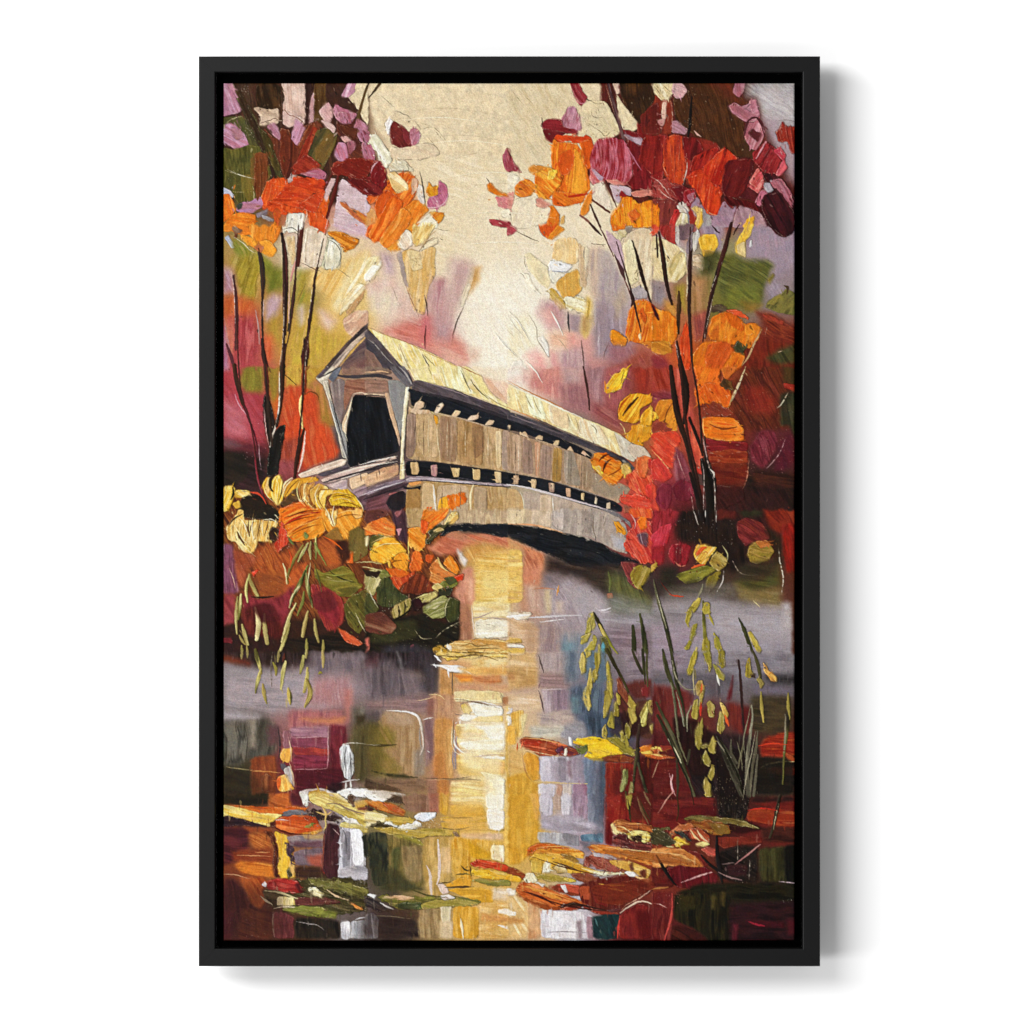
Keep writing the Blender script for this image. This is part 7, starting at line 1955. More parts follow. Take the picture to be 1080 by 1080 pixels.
P c88428,d89838 20 h1.2 e.4 : 560,300 660,290 745,265 700,295
P 8a8c38,a0a048 155 h1.2 : 610,250 690,205 710,210 640,250
L 6a2418,4a1810 .8,2.6,1 : 355,215 400,260 500,300 600,300
P 4a2018 70 h1 e.4 : 350,215 385,205 385,245 360,245
L d8c8c0 .5,1.8,.6 : 390,195 430,190 490,195
P a03818 30 h1.2 e.4 : 600,170 690,165 720,220 660,210
// white water ripples
P e8d470,f0e08c,d8c05c,f4e8b0 15 h1.3 e.5 s1 : 650,-20 860,-20 980,90 1095,130 1095,200 960,150 840,120 740,90 660,50
P e0cc60,f0dc80,c8b44c 25 h1.2 e.5 : 780,80 950,130 1095,180 1095,250 980,200 820,110
P f4f0e4 60 h1.3 e.5 : 920,-20 960,-20 940,30
L 6a4c30,8a7058 .6,2,.8 : 780,70 860,65 960,120 1095,155
P 4a3428,6a4c38 60 h1 r2 e.5 : 940,20 980,10 990,100 960,80
P d8b860,c8983c 5 h1.2 e.5 : 990,60 1095,40 1095,110 1020,120
P 7a4030 5 h1.1 : 1010,105 1095,90 1095,120
P 3a2824,2a1a1a 30 h.9 r2.5 e.5 : 630,120 730,120 760,170 840,150 910,180 880,200 780,190 700,180
L e8cc70 1,2.6,1 h1.4 : 740,80 780,140 770,200
L e8cc70 .8,2,.8 h1.4 : 700,130 780,160 820,130
L d8c070 .8,2,.6 h1.4 : 770,190 780,240 760,270
X f0d890 40 1.6 : 640,100 900,220
P f0ecdc,fcf8ec 15 h1.3 e.5 r2 : 900,170 1000,200 1060,240 980,240 920,220
P d0c460,e8dc90,b8ac48 15 h1.2 e.5 : 900,210 1020,230 1095,250 1095,290 960,270 880,240
P c8c8d0,e4e4ec,a8a8b4,8c8c98 93 h1 e.3 s1.2 : 885,245 1050,270 1080,540 1050,560 900,560 870,640
P f4f4f8,e8e8f0 93 h1.1 e.2 : 965,270 1050,270 1070,500 1040,540 990,530
P 7c7c88,8c8c98 93 h.8 f.8 e0 : 920,280 960,280 960,500 930,500
L 5a5a64 .6,2,.8 : 910,270 935,350 930,450
P b0acb4,c0bcc4,9a969e 10 f.8 e0 h.8 : 870,560 1050,530 1095,560 1095,650 880,650
P 20281c,2c3424 90 h.5 : 1055,310 1095,310 1095,470 1070,480
// leaf mat
P 3c341c,4c4424,2c2614,5c5030 12 h1 e.5 r2 : 300,740 420,700 600,640 760,630 960,640 1095,670 1095,880 940,900 700,930 520,890 400,860 310,800
P a82c24,b83830,8c201c,c04c40 10 h1.2 e.4 s1.3 : 325,690 360,645 460,640 560,660 600,740 520,750 420,730 340,710
P e8e4e8 60 h1.3 e.5 : 290,680 310,660 325,680 320,700
P 4a1418 60 h1.1 : 545,680 565,670 600,740 580,750
P e8d490,f0dca4,d8c070 95 h1.2 e.4 : 410,780 530,785 540,840 405,840
P 5a2c28,6c3830,4a201c 5 h1 e.3 : 540,780 660,785 800,790 900,820 700,840 545,835
P 7a8c34,8a9c3c,687a28,98a848 8 h1.2 e.4 s1.2 : 430,870 600,845 740,860 860,900 850,935 720,930 560,905
P 6a6830,7c7838,4c4820 20 h1.2 e.5 r2 : 640,650 760,640 900,660 1095,720 1095,800 960,760 820,720 700,690
P d8c890,f0e8c0,b8a468 20 h1.3 e.6 r2 : 640,710 700,710 760,750 740,780 680,750
L d8cc98,8a7c50 .8,2.4,1 : 310,730 420,740 560,790
L d8ccA0 .6,2.4,1 h1.3 : 280,770 310,800 370,835
L e0d4a8 .6,2,.8 h1.3 : 380,865 460,850 540,855
P 8a5028,d88838 20 h1.2 : 960,820 1060,870 1010,870
L d8b890,c89878 .6,2,.8 d.15 : 780,720 860,780 950,800
X d8cc9c,2a2414 90 1.8 q20 v40 : 600,650 1090,860
X c8bc80 30 1.6 q10 v30 : 300,730 540,880
P 201a14,2a221a,18130f 90 h.4 f1 e0 : 540,930 880,950 890,1095 540,1095
L a89c98 .4,1.2,.4 : 550,965 640,980 720,990 760,1030
P e0e0e4,f0f0f4,c0c0c8 90 h.9 e.3 : 885,970 960,965 960,1095 900,1095
P a0a0a8,8a8c90,b8b8bc 90 h.8 f.6 : 960,960 1095,950 1095,1095 960,1095
P 4a4c50 90 f1 e0 h.6 : 1060,980 1095,980 1095,1095 1070,1095
L d8d8dc .5,1.6,.6 : 1000,950 1060,930 1095,940
T 386 838 7.2
P f8f4e8,fcfaf4 8 h1.3 e.5 : -10,-20 170,-20 210,10 120,60 60,50 -10,10
P 8a6450,9c7460,7a5444 90 h.5 f1 e0 : 270,-20 480,-20 540,20 540,140 300,130
P 9a604c,a86c58 90 h.6 f1 e0 : 470,-20 560,-20 560,140 480,130
P 201814,30241c 30 h1 e.4 : 165,45 210,10 270,10 270,70 220,60
P c87830,d8883c,a85c20,8a4018 22 h1.2 e.4 s1.1 : -10,40 60,50 150,60 230,80 300,130 280,165 180,140 80,110 -10,60
P a84820,c05c2c 20 h1.2 e.3 : 120,60 240,90 295,140 180,120
P e8dc90,f0e8b4,d8c870 12 h1.3 e.5 : -10,120 60,120 170,170 130,210 60,220 -10,250
P 4a2c24 20 h1.1 : -10,80 60,110 40,125 -10,110
P d0b848,e0cc60,b8a038 8 h1.2 e.5 : 150,180 280,170 370,190 360,230 260,240 150,215
P e4ecf4,f4f8fc,d0dce8 8 h1.4 e.4 : 360,170 420,140 540,140 510,180 430,205
P f4f0e4,fcfcf8,d8d0b8 10 h1.3 e.6 r2.5 : 110,215 180,215 250,250 340,230 390,210 420,230 330,270 250,275 180,245 120,235
X fffaf0,b89868 60 1.8 q10 v40 : 360,190 580,270
P 5a4c28,3a3018 8 h1.2 e.5 r2 : 30,240 90,205 140,230 240,250 220,270 100,250
P c8b040,d8c45c,a89430,e0d070 10 h1.2 e.5 : 50,250 180,250 320,270 480,260 700,260 700,310 500,310 360,330 200,310
P a8b040,98a034,c0c458 12 h1.2 e.5 : 280,310 380,330 450,380 380,385 260,350 200,310
P d8b048,c89c38,e8c464,dca840 4 h.8 e.2 f.8 : 560,170 760,160 1050,180 1050,280 760,270 580,250
P d8a838,cc9830,e4b850 90 h.7 f1 e0 : 640,-20 620,160 560,140 560,-20
P ecd090,e4c070,f4e0b0 4 h.8 f1 e0 : 640,-20 1050,-20 1050,60 900,100 760,70 640,70
P fcf4e0,f8ecd8 4 h1 f.8 e.2 : 900,-20 1050,-20 1050,120 920,110
P d8a434,cc962c,e0b048 6 h.8 f1 e0 : 640,80 880,80 920,160 780,170 640,150
P f0e4d4,fcf4ec,e4d4bc 4 h1 e.3 : 915,110 1050,120 1045,270 940,265
L 5a4420,8a6c34 .6,2,1.4,.6 : 630,175 740,178 810,175
L 6a5430 .5,1.8,.6 : 580,255 680,270 780,250
P 5a4848 30 h1.1 : 660,285 690,280 710,320 685,310
P e8c880 90 f1 e0 h.6 : 1055,-20 1095,-20 1095,180 1060,180
// vertical reflection streaks
P 2c3420,383e24,20281a,44482c 90 h.6 e.1 f.7 s1.4 : 10,280 160,290 180,420 170,680 60,700 20,500
P 6a5c30,7c6a38,5a4e28,8a7440 90 h.6 e0 f1 s1.4 : 160,300 420,380 430,700 300,740 180,700
P 4a5428,586030 90 h.6 f1 e0 : 200,400 270,400 240,560 220,640 190,600
P 8a744c,987f54,7a6440 90 h.6 f1 e0 : 260,390 430,390 430,660 300,660
P 4a4828,3a3820 90 h.5 f1.5 e0 : 200,540 330,660 440,720 200,740 100,720
P c09c58,b08c48,d0ac68,cca460 90 h.6 f1 e0 s1.4 : 430,330 650,320 650,640 600,760 480,770 430,600
P d8b078,e0bc88 90 h.7 f1 e0 : 560,400 650,400 650,600 580,600
L e8d8cc,d8c0b0 .8,3,3.4,1.4 : 545,340 560,500 555,640 540,680
L d8c4b4 .8,3,3.4,1.6 : 460,540 490,600 490,700 500,770
P d8b8a8,e0c8b8 90 h.8 f.8 : 540,690 580,660 640,740 580,760
P dca43c,d09830,e4b454,c88c28 90 h.7 e0 f1 s1.4 : 640,320 950,330 950,480 800,500 800,700 660,640
P d8a028,c89420 90 h.7 f1 e0 : 760,340 940,440 940,490 800,480
P e0a438,d4982c 90 h.8 : 600,700 720,630 800,640 800,700
P f0dcb0,e8d0a0,f8e8c8 90 h.8 f.8 : 950,380 1050,380 1050,520 950,490
P e8c8a0,d8b088 4 h.7 f1 e0 : 720,290 1045,290 1045,350 720,330
P d8ac48,e8c064 90 f1 e0 h.6 : 1055,180 1095,180 1095,520 1055,520
L 5a4c24,8a7838 .6,2,.6 : 680,610 760,600 800,610
L 4a3c1c .5,2,.6 : 720,540 760,580 790,570
L 4a3c1c .5,1.8,.6 : 790,540 800,620
X 5a4824 16 1.8 q110 v20 : 690,530 800,610
L 4a3420,2a1c10 .5,1.6,2.4,.5 : 600,705 740,700 820,702
L 5a4420 .5,1.6,.5 : 550,675 640,665
P c83c1c,d8502c,a82c14,e06840 8 h1.3 e.4 s1.1 : 795,520 850,497 960,510 1095,550 1095,590 960,560 830,550
P e8b830,f0c848,d8a020,f4d868 8 h1.3 e.4 s1.2 : 800,600 810,570 930,575 1095,600 1095,640 900,640
P 6a6c30,8a8838,a8a44c 6 h1.2 e.5 : 800,650 860,640 960,660 1095,650 1095,690 960,690
P d8a030,cc942c,e4b044 5 h.8 f.8 e0 : 600,720 850,700 970,740 970,820 860,820
P e8d0b0,e0c49c,f0e0cc 4 h.7 f1 e0 : 960,700 1095,720 1095,800 960,800
// lower leaf mat
P 7a7a2c,8c8c38,5c5c20,a4a04c 8 h1.2 e.5 r2 : 80,770 240,770 420,780 600,790 740,790 880,820 760,850 560,850 400,880 260,870 150,820
P 48682c,547434,3c5824 10 h1.3 e.4 : 220,840 300,820 420,820 420,870 280,870
P a4a43c,b8b450,8c8c30 10 h1.3 e.5 : 420,830 540,800 700,800 880,820 740,850 560,850 440,880
P d8b088,c89c70,e8c8a0 5 h1.3 e.5 : 130,775 260,770 380,785 260,800
P e0d4cc,f0e8e0,c8b8ac 8 h1.3 e.5 : 560,770 620,760 680,790 600,800
L 5a5428,3a3818 .6,2,.8 : 320,710 420,750 480,770 600,780
L 6a6c30 .6,2,.6 : 660,770 760,790 860,820
P 3a302c,483c34,2c2424 30 h1 e.4 : -10,770 60,790 130,850 200,880 100,890 -10,840
P e8e4e0,fcf8f4 20 h1.3 e.4 : 10,755 75,760 60,790
L f0e8e0 .6,2,.8 : 110,820 160,855 210,870
P 2e2420,3a2e28,241a18 4 h.5 f1.5 e0 : 100,930 380,930 440,1095 90,1095
P 5a4430,6a5038 4 h.5 f1.5 e0 : 130,880 560,880 480,960 260,940
P 7a7c84,8c8e94,6a6c74 92 h.7 f.8 : -10,910 60,890 100,950 90,1095 -10,1095
L c0c4c8 .6,2.4,1 : 40,900 50,980 60,1080
L c8c090 .4,1.2,.4 : 60,920 200,925 340,945
P a08458,b09468,8c7048 90 h.6 f1 e0 : 400,880 560,860 560,1095 400,1095
P d8c8a0,e8d8b8,c8b488 90 h.8 f.8 e.1 : 560,850 650,850 640,980 580,980
P d0b890,dcc4a0 90 h.7 f1 e0 : 560,960 660,960 660,1095 560,1095
P d8a038,cc942c,e4b04c 90 h.7 f.8 e0 : 660,850 860,850 860,1095 660,1095
L f8e4b8 .6,3,2,.8 h1.2 : 720,940 730,1020 740,1095
P e0b468,d4a458,ecc480 4 h.7 f1 e0 : 860,830 1095,820 1095,1095 860,1095
P f0dcc4,f8ecdc,e8ccb0 6 h.9 f.8 e0 : 1000,870 1095,870 1095,910 1000,900
P d89c58,c88c4c 6 h.7 f1 e0 : 880,900 1095,930 1095,970 880,960
P f4e8dc 6 h.9 f.8 e0 : 990,990 1095,1000 1095,1030
X c89040,fff0d8 90 2.2 q5 v10 a.5 : 860,830 1090,1090
T 536 838 7.2 .75 1
P d8a038,cc942c,e4b048 92 h.6 e0 f1 s1.4 : -10,-20 220,-20 230,300 210,400 100,520 -10,540
P e8b060,dca048 92 h.7 f1 e0 : 160,-20 240,-20 240,180 210,200
P c8c8dc,d8d8e8,b0b0c4,a4a0b8 92 h.7 e0 f.7 s1.4 : 235,-20 340,-20 340,160 260,180 235,140
P e8e4ec,d0ccd8 92 h.7 : 240,-20 320,-20 300,140 250,130
P c8a078,b88c64,d8b890 92 h.7 f.6 : 345,-20 400,-20 400,120 350,120
P e0dce4,ecece8 92 h.7 f.6 : 400,-20 480,-20 470,160 410,160
P 90689c,7c5888,a07ca8,b890b8 92 h.7 f.6 : 480,-20 610,-20 600,200 500,200
P 68406c,7a4c78 92 h.7 f.6 : 530,100 570,80 560,200 520,220
P 788498,68748c,8894a8 92 h.7 f.6 : 600,-20 725,-20 720,300 610,280
P 4c5c74 92 h.7 f.8 : 690,-20 728,-20 725,160 700,160
P b0a8b8,a09cb0,c0b8c8 5 f1.5 e0 h.6 : 240,150 560,170 720,240 720,300 400,300 240,260
P 8a8090,988e9c 5 f1 e0 h.6 : 270,180 420,200 640,260 560,280 340,250
P c0bcbc,a8a4a8,d0ccc8 92 f.8 e0 h.7 : 220,280 420,290 480,390 230,370
P 98949c,7c7c88 92 f.8 e0 h.7 : 400,290 540,310 540,390 440,380
P 38607c,48708c,5888a0,7090a4 60 f.8 e0 h.7 : 540,310 720,290 725,370 560,360
P 706878,807888 30 f1 e0 h.6 : 540,350 700,360 600,440 560,400
P a01c18,b02c20,8c1814,7a1814 92 f1 e.1 h.6 : 728,-20 1095,-20 1095,240 900,220 780,220 790,380 740,380
P c03024,b02820 60 f1 e0 h.7 : 740,20 850,10 860,80 760,120
P 4a1814,5a2018 60 f1.5 e0 h.5 : 860,-20 1095,-20 1095,200 940,200
P 7a1418 92 f1 e0 h.6 : 750,200 800,220 790,380 740,370
L 3a2818,5a4428 3,4,2 : 890,-20 915,80 930,200
P b8b444,a0a038 110 h1.3 e.4 : 900,40 905,-20 940,-20 930,60 910,120
L 6a4c30,8a6448 1,2.6,1 : 980,20 1020,140 1065,220
L 7a5c40 1,2.4,1 : 1030,-20 1080,80
P d88c2c,e8a038,c87420,f0b44c 8 h1.3 e.4 s1.2 : 150,410 200,380 320,375 470,410 570,440 570,480 480,470 520,520 460,500 350,470 230,450 170,470
P b85018,c86020 8 h1.3 e.4 : 150,460 160,400 220,375 350,380 470,410 340,400 220,410 180,450
P d8a838,e8b848,c8942c 12 h1.2 e.4 s1.2 : 200,450 350,460 560,540 660,580 680,600 500,600 360,570 240,540 160,490
P 8a6428,a87c34 10 h1.1 e.4 : 380,450 480,465 540,510 500,510
P f0e8c8,fcf8e0 95 h1.4 e.4 : 255,590 280,510 320,520 315,590
P d8b450,c89c38 92 h1.2 e.4 : 170,500 260,500 250,600 180,590
P e8d8a8,b89858 20 h1.3 e.6 r2 : 340,560 400,530 460,570 400,600
L 5a3c20 .6,2,.8 : 340,510 440,540 520,570
P f0e4c0,f8f0d8,d8c490 60 h1.4 e.5 : 110,630 140,600 190,600 225,640 200,665 140,670
P 8a3c1c,a84c24 12 h1.2 e.4 : -10,550 60,570 130,610 100,650 60,620 -10,590
P e8b030,d8a028 8 h1.2 e.4 : -10,610 80,620 100,660 -10,650
P b8a83c,a89834,c8bc50 8 h1.2 e.4 : 210,610 360,610 520,650 480,665 330,655 220,640
P e0d048 8 h1.3 : 420,640 480,640 515,660 450,655
P 7a3c24,8a4830,6a2c1c 20 h1 e.3 : 470,600 600,600 700,640 660,680 540,660
L e8d088,f4e0a8 .8,3,3,1 h1.4 : 560,560 660,590 760,600 880,600
P f8f0d0,f0e4b8 3 h1.4 e.4 : 640,590 740,590 880,600 760,610 680,615
P c05c24,d06c30,a84818,e08848 12 h1.2 e.4 s1.2 : 55,730 90,670 200,680 350,730 480,780 600,830 560,850 420,820 380,860 280,860 140,800
P a83818,b84820 12 h1.2 e.3 : 60,760 180,810 320,860 420,850 400,880 260,870 130,810
P d88c38 12 h1.2 : 120,690 240,720 420,790 340,790
L 4a1810 .8,2.4,.8 : 140,740 260,780 360,840
P b04028,a03420,c05038 12 h1.1 e.3 : 300,700 420,680 580,690 560,760 480,770 380,730
P e8e0dc 60 h1.3 e.4 : 400,690 430,690 450,740 430,745
P d8d0c8 5 h1.2 r2 : 210,670 280,680 260,695
P 6a1c14,7a241c,581410,8a3024 85 h.8 e.2 s1.2 : 560,680 700,640 900,620 1000,650 1095,690 1095,740 960,780 880,860 720,880 560,820 540,740
P 901f1a,a02c20 85 h.9 f.8 e0 : 640,720 760,700 760,860 660,820
P a84828 85 h.9 f.8 e0 : 540,700 620,690 620,800 550,790
L 2a1410,3a1c14 1,4,2 : 380,850 480,820 600,850 740,880
P 3a2014,2c1810 8 h1 e.3 : 390,860 500,820 560,850 460,860
P c03c24,b03020 10 h1.1 e.4 : 380,870 480,850 560,860 460,885
P a83024,b83c2c,8a2018 8 h1.1 e.4 : 560,850 700,880 840,905 800,925 680,905
L d8a040 .6,2,.8 d.15 : 690,680 780,690 880,690
L d89838 .6,2.2,.8 d.15 : 760,710 820,720 880,735
L d8a890,c07858 .6,1.6,.8 d.1 : 860,880 900,830 1000,790 1090,720
L e0c0a8 .6,2,1 : 850,900 900,860 1010,800 1090,830
// crate-like leaves upper right
P d88838,c87028,e8a04c,b85c20 10 h1.3 e.4 s1.2 : 610,400 640,380 780,390 900,420 1095,440 1095,540 980,500 860,480 760,450 640,440
P e89c48,d88c38 10 h1.2 e.3 : 800,410 960,440 1095,460 1095,500 940,470
P 8a4030,9c5040,6a2c20 30 h1.1 r3 e.6 : 590,470 640,440 760,470 780,500 880,580 760,590 640,550 580,540
X e8c8b0,c88870 50 2 q60 v50 : 590,460 780,560
P d8a850,c8943c,e4bc68 15 h1.2 e.4 : 770,500 900,500 1080,570 1060,640 960,600 860,560 800,530
P 7a2c1c 95 h1.2 : 1000,580 1040,570 1045,630 1010,620
P 6a3820 95 h1.1 : 925,530 940,520 950,570 930,570
P f4ece4,fcf8f0 15 h1.4 e.4 : 880,590 940,585 985,620 930,620
P e8a868,f0b878 15 h1.2 e.3 : 960,620 1060,640 1075,665 1010,650
P d8d0d0,a89898 20 h1.2 : 640,440 760,460 830,490 740,480 650,460
P e8d090,f4e4b0,d8b868 60 h1.3 e.5 : 780,230 800,215 830,270 900,290 880,310 800,295
P b86430,8a4420,d8904c,6a3018 12 h1.3 e.6 s.7 : 800,210 840,190 940,210 1095,240 1095,280 960,260 900,290 830,270
P f0d858,f8e890,e0c040 12 h1.4 e.5 : 900,310 940,275 1060,280 1080,320 1060,360 960,360
P 3a2414,2a180f 20 h1 r2 e.5 : 930,330 1000,310 1010,360 960,360
P 6a2c28,4a1c1c,8a4038 15 h1 r3 e.6 : 800,310 880,320 940,370 1095,370 1095,430 960,420 840,390 800,350
X e8c8a0,2a1410 70 1.8 q20 v40 : 790,210 1090,430
// bottom
P e0d8dc,d4ccd4,e8e4e4,c8bcc4 91 h.7 e.1 f.7 s1.4 : 235,870 560,890 640,920 650,1095 250,1095
P f0ecec,e4dcdc 91 h.8 f.8 e0 : 300,880 520,900 520,1095 330,1095
P b08c9c,a07c8c 91 h.7 f.8 e0 : 590,920 645,930 645,1095 600,1095
P 98848c 91 h.7 f1 e0 : 520,960 560,950 560,1095 530,1095
L 9a9094 .5,1.2,.5 : 300,1045 440,1040 600,1050
P b87848,c88c5c,d8a878 91 h.7 f1 e0 : 140,820 240,850 240,1095 150,1095
P e8c488,d8b070,f0d8a8 60 h.7 f1 e0 : -10,760 100,780 160,860 150,1095 -10,1095
P f0e4d4,e0ccb4 20 h.9 e.3 : -10,710 50,720 50,760 -10,770
P f8ecdc 8 h.9 f.8 e0 : -10,870 60,890 60,920 -10,920
P c89050 8 h.7 f1 e0 : -10,930 120,940 120,980 -10,980
P 16282c,1c3434,101c20 60 h.5 e.2 : 640,920 850,910 830,1095 650,1095
L 4a6c6c .5,1.6,.6 : 660,940 680,1000
P 8c1c1c,a02420,7a1418 91 h.6 e.2 f.8 : 850,900 1000,820 1095,860 1095,1095 830,1095
P 6a1014 91 h.6 f1.5 e0 : 960,880 1095,880 1095,1095 1000,1095
L c83c34 .6,2,1 : 850,920 835,1000 830,1090
T 688 842 7.2 .75 1
P 7a1c1c,8c2420,6a1414 4 f1.2 e0 h.5 : -10,-20 480,-20 480,140 240,140 60,200 -10,190
P 5a1418,4a1014 4 f1 e0 h.5 : 200,60 480,60 480,150 200,150
P 160f0c,221814,0f0a08 90 h.5 e.2 : 495,-20 740,-20 720,120 690,165 600,160 510,130
X c8b8a0,6a5c48 40 1.4 q88 v8 : 500,-10 740,140
P b02c18,c03c20,9c2014,c84828 4 h.8 e.1 f.8 : 720,110 760,75 940,75 1095,100 1095,215 940,215 800,180 720,170
P 7a1814,8a2018 4 h.7 f1 e0 : 740,30 1095,30 1095,75 900,75
P 2a120f,341814 4 h.5 f1 e0 : 740,-20 1095,-20 1095,20 760,30
P 3a1812,481f16,2c120e 4 h.5 f1 e0 : 820,215 1095,215 1095,340 840,330
L 2c2414,3c3020,1f180f 4,6,5,3 h1.1 : 970,-20 940,110 920,220 890,300
L c8b890 .4,1.4,.5 d.2 : 960,40 930,160 920,240
P 6c5c2c,7c6a34,5a4c24,8c7a40 8 h1.2 e.4 s1.2 : 240,160 300,130 420,140 560,150 700,175 820,235 760,225 600,190 440,180 300,180
P 8a4c20,9c5c28,7a3c18,a8702c 15 h1.1 e.4 r2 : 250,180 420,170 560,190 600,260 480,270 400,240 280,220
P 8a6428,7a5824 20 h1.1 e.3 : 420,190 560,200 590,270 500,270
P b86838,a85830,c8784c 30 h1.2 e.5 : 130,260 200,205 300,190 300,240 200,250 140,300
P c85030,b84028,d86840 50 h1.2 e.5 s.7 : 280,230 360,230 430,280 430,340 360,320 300,300
L f0d0a0,e8b890 .6,2.6,1 h1.4 : 340,240 370,290 420,330
L f0c890 .6,2.4,1 h1.4 : 290,240 320,290 360,320
P 3a3830,2c2c28 40 h1.1 e.4 : 170,250 230,260 300,320 250,310
P f0d040,f8e068,e0b830 30 h1.4 e.5 : 160,310 180,290 230,310 280,345 240,350 180,375
P e8d478,f0e090,d8bc58 20 h1.3 e.5 : 330,350 380,330 440,350 380,370
L f0e8b8,e8dc98 .8,2.8,1.2 h1.4 : 0,235 60,245 110,280
L e8e0a0,f0e8b8 .8,3.4,1.6 h1.4 : -10,290 50,310 100,345
L d8d090 .6,2.4,1 h1.4 : 80,350 120,365 160,370
P 4a4228,3a3420,5c5434 25 h1 e.5 r2 : -10,230 120,260 160,320 160,360 60,360 -10,340
P 6a5c34,4a4024 8 h1 r2 e.4 : -10,225 140,230 130,250 40,245
X e8dca0,2a2418 70 1.8 q25 v40 : -10,230 300,370
P b84838,c85848,a03830 30 h1.1 e.4 : 370,390 420,365 480,380 480,440 420,430
P 8a2418,9c2c20,7a1c14 4 h.7 f.8 e.1 : 480,300 620,290 830,290 830,340 700,350 540,380 500,350
P c87838,b86c30,d88c48,e09c58 8 h1.2 e.3 s1.3 : -10,385 100,375 230,390 330,440 400,500 380,530 260,520 120,510 40,530 -10,520
P d89c58 8 h1.2 f.8 : 100,410 240,430 340,490 240,490
P 7a1c18,8a2420 20 h1 e.3 : 240,390 360,410 430,500 400,520 340,440
P 7a1424,6c1020,8c1c2c,601018 80 h.9 e.2 s1.2 : 110,530 200,510 330,530 400,520 500,590 480,650 380,680 200,680 150,620
P 6a1814,7a201a,5a1410 12 h.9 e.2 : -10,530 60,530 120,600 150,660 100,680 -10,680
L a86838,c88850 .6,2.4,1 : -10,690 60,680 120,675
P 1a120f,241a16,120c0a 30 h.5 f1 e0 : 480,420 640,360 800,360 800,640 640,640 500,600
P 2c1418,3a1c1c 5 h.6 f1 e0 : 560,500 720,500 720,590 580,590
L 100c0c,201814 2,5,5,2 h1.1 : 30,430 80,520 130,600 180,660
L 120e0e,1c1616 3,6,6,3 h1.1 : 490,290 490,420 510,520 530,640
L 1a1412 2,5,4 h1.1 : 370,430 430,500 530,570
L a86c68,c89088 .6,1.8,.8 : 630,500 720,430 820,350
L b88080,d8a8a0 .6,2,1 : 220,640 320,600 450,560
L 8a6c68 .6,2,.8 : 500,560 580,600 680,620
L 6a5450 .5,1.6,.6 : 530,500 620,490
P 2a2812,3a381c,1c1a0c 92 h.6 e.1 f1 s1.4 : 800,380 1040,360 1060,630 820,640
P 4a4824,3c3a1c 92 h.7 f1 e0 : 820,400 870,380 870,620 840,620
P 464420 92 h.7 f1 e0 : 900,380 940,380 950,620 920,620
P 0c0a08,14120c 90 h.4 f1 e0 : 1000,360 1095,350 1095,680 1010,640
L a890a0,c8b0b8 .5,1.8,.8 : 960,630 1030,640 1090,645
P 181408,201c0e,100e06 4 h.4 f1.2 e0 : 380,640 1095,650 1095,780 560,780 160,720
P 1c180c,28220f,121008 90 h.4 f1 e0 : 160,720 580,720 580,1095 460,1095 300,980 160,920
P 3c3418,4a401f 92 h.6 f1 e0 : 440,730 490,740 480,840 450,840
P 4a3c1c 92 h.6 f1 e0 : 520,710 550,710 550,820 530,820
P 30280f 92 h.6 f1 e0 : 200,740 330,740 330,840 210,860
P 7c1c1c,8c2420,6a1418,942c28 92 h.6 f1 e.1 : -10,700 160,710 160,920 140,1095 -10,1095
L c04840 .6,2.4,1 : 150,720 150,900 90,1080
P 3a1410,2c100c,4a1c14 30 h.5 f1 e0 : 160,960 300,980 440,1095 130,1095
L d8a898 .4,1.4,.5 d.3 : 0,795 60,805 110,830
X d89888 24 1.2 : 0,700 220,830
P 241014,30141a,1c0c10 4 h.4 f1.5 e0 : 580,800 1095,800 1095,1095 580,1095
P 4a1428,5a1c34,3a1020 90 h.5 f1 e0 : 610,960 650,950 650,1095 610,1095
P 481024,381020 4 h.5 f1 e0 : 700,920 1000,940 1000,980 760,970
L 8a1c40,a02c50 .6,2.4,1 : 730,935 780,955 850,970
P 4a1424 90 h.5 f1.5 e0 : 1020,920 1095,920 1095,1030 1030,1040
X d8d0b8 8 1 : 980,760 1060,790
X b0a090,7a6c58 50 1.2 q88 v10 : 620,360 790,640
L c0b0a0 .4,1.4,.5 d.3 : 740,470 735,620
L b0a090 .4,1.2,.5 d.3 : 650,370 645,480
T 236 388 3.6
// ridged yellow leaves of the left bush
L f8e0a0,e8c050 .5,1.4,.5 h1.5 : 155,425 150,450 165,490 190,510
L f8dc90 .5,1.6,.6 h1.5 : 195,415 210,440 205,480 200,512
L 5a3410 .4,1.4,.4 : 225,430 222,470 205,515
L f8e4a8 .5,1.8,.6 h1.5 : 262,420 235,450 222,490
L 6a3c10 .4,1.2,.4 : 285,425 255,450 232,490
L f4d488 .5,1.6,.5 h1.5 : 290,430 275,460 285,500 310,525
L 7a4414 .4,1.3,.4 : 300,432 288,462 296,500 318,528
L f8e0a0 .5,1.8,.5 h1.5 : 318,430 300,465 312,505 335,530
L 8a4c14 .4,1.3,.4 : 340,438 322,470 330,505 352,535
L f8e4b0 .5,1.8,.5 h1.5 : 362,448 345,478 352,510 372,540
L 8a5414 .4,1.3,.4 : 372,452 357,482 364,512 384,540
L f4d878 .5,1.6,.5 h1.5 : 400,480 430,470 470,480
L f4d878 .5,1.6,.5 h1.5 : 410,505 450,492 500,510
L 7a5010 .4,1.2,.4 : 405,492 440,482 490,495
L 7a5010 .4,1.2,.4 : 430,520 470,508 515,528
L f8e8b0 .5,1.6,.5 h1.5 : 500,490 525,520 530,545
L f8ecc0 .5,1.8,.5 h1.5 : 385,530 400,560 415,595
L f8ecc0 .5,1.8,.5 h1.5 : 420,520 410,560 418,600
L 8a4010 .4,1.2,.4 : 400,535 408,570 418,600
L f8ecc8 .5,1.6,.5 h1.5 : 60,570 80,590 90,640
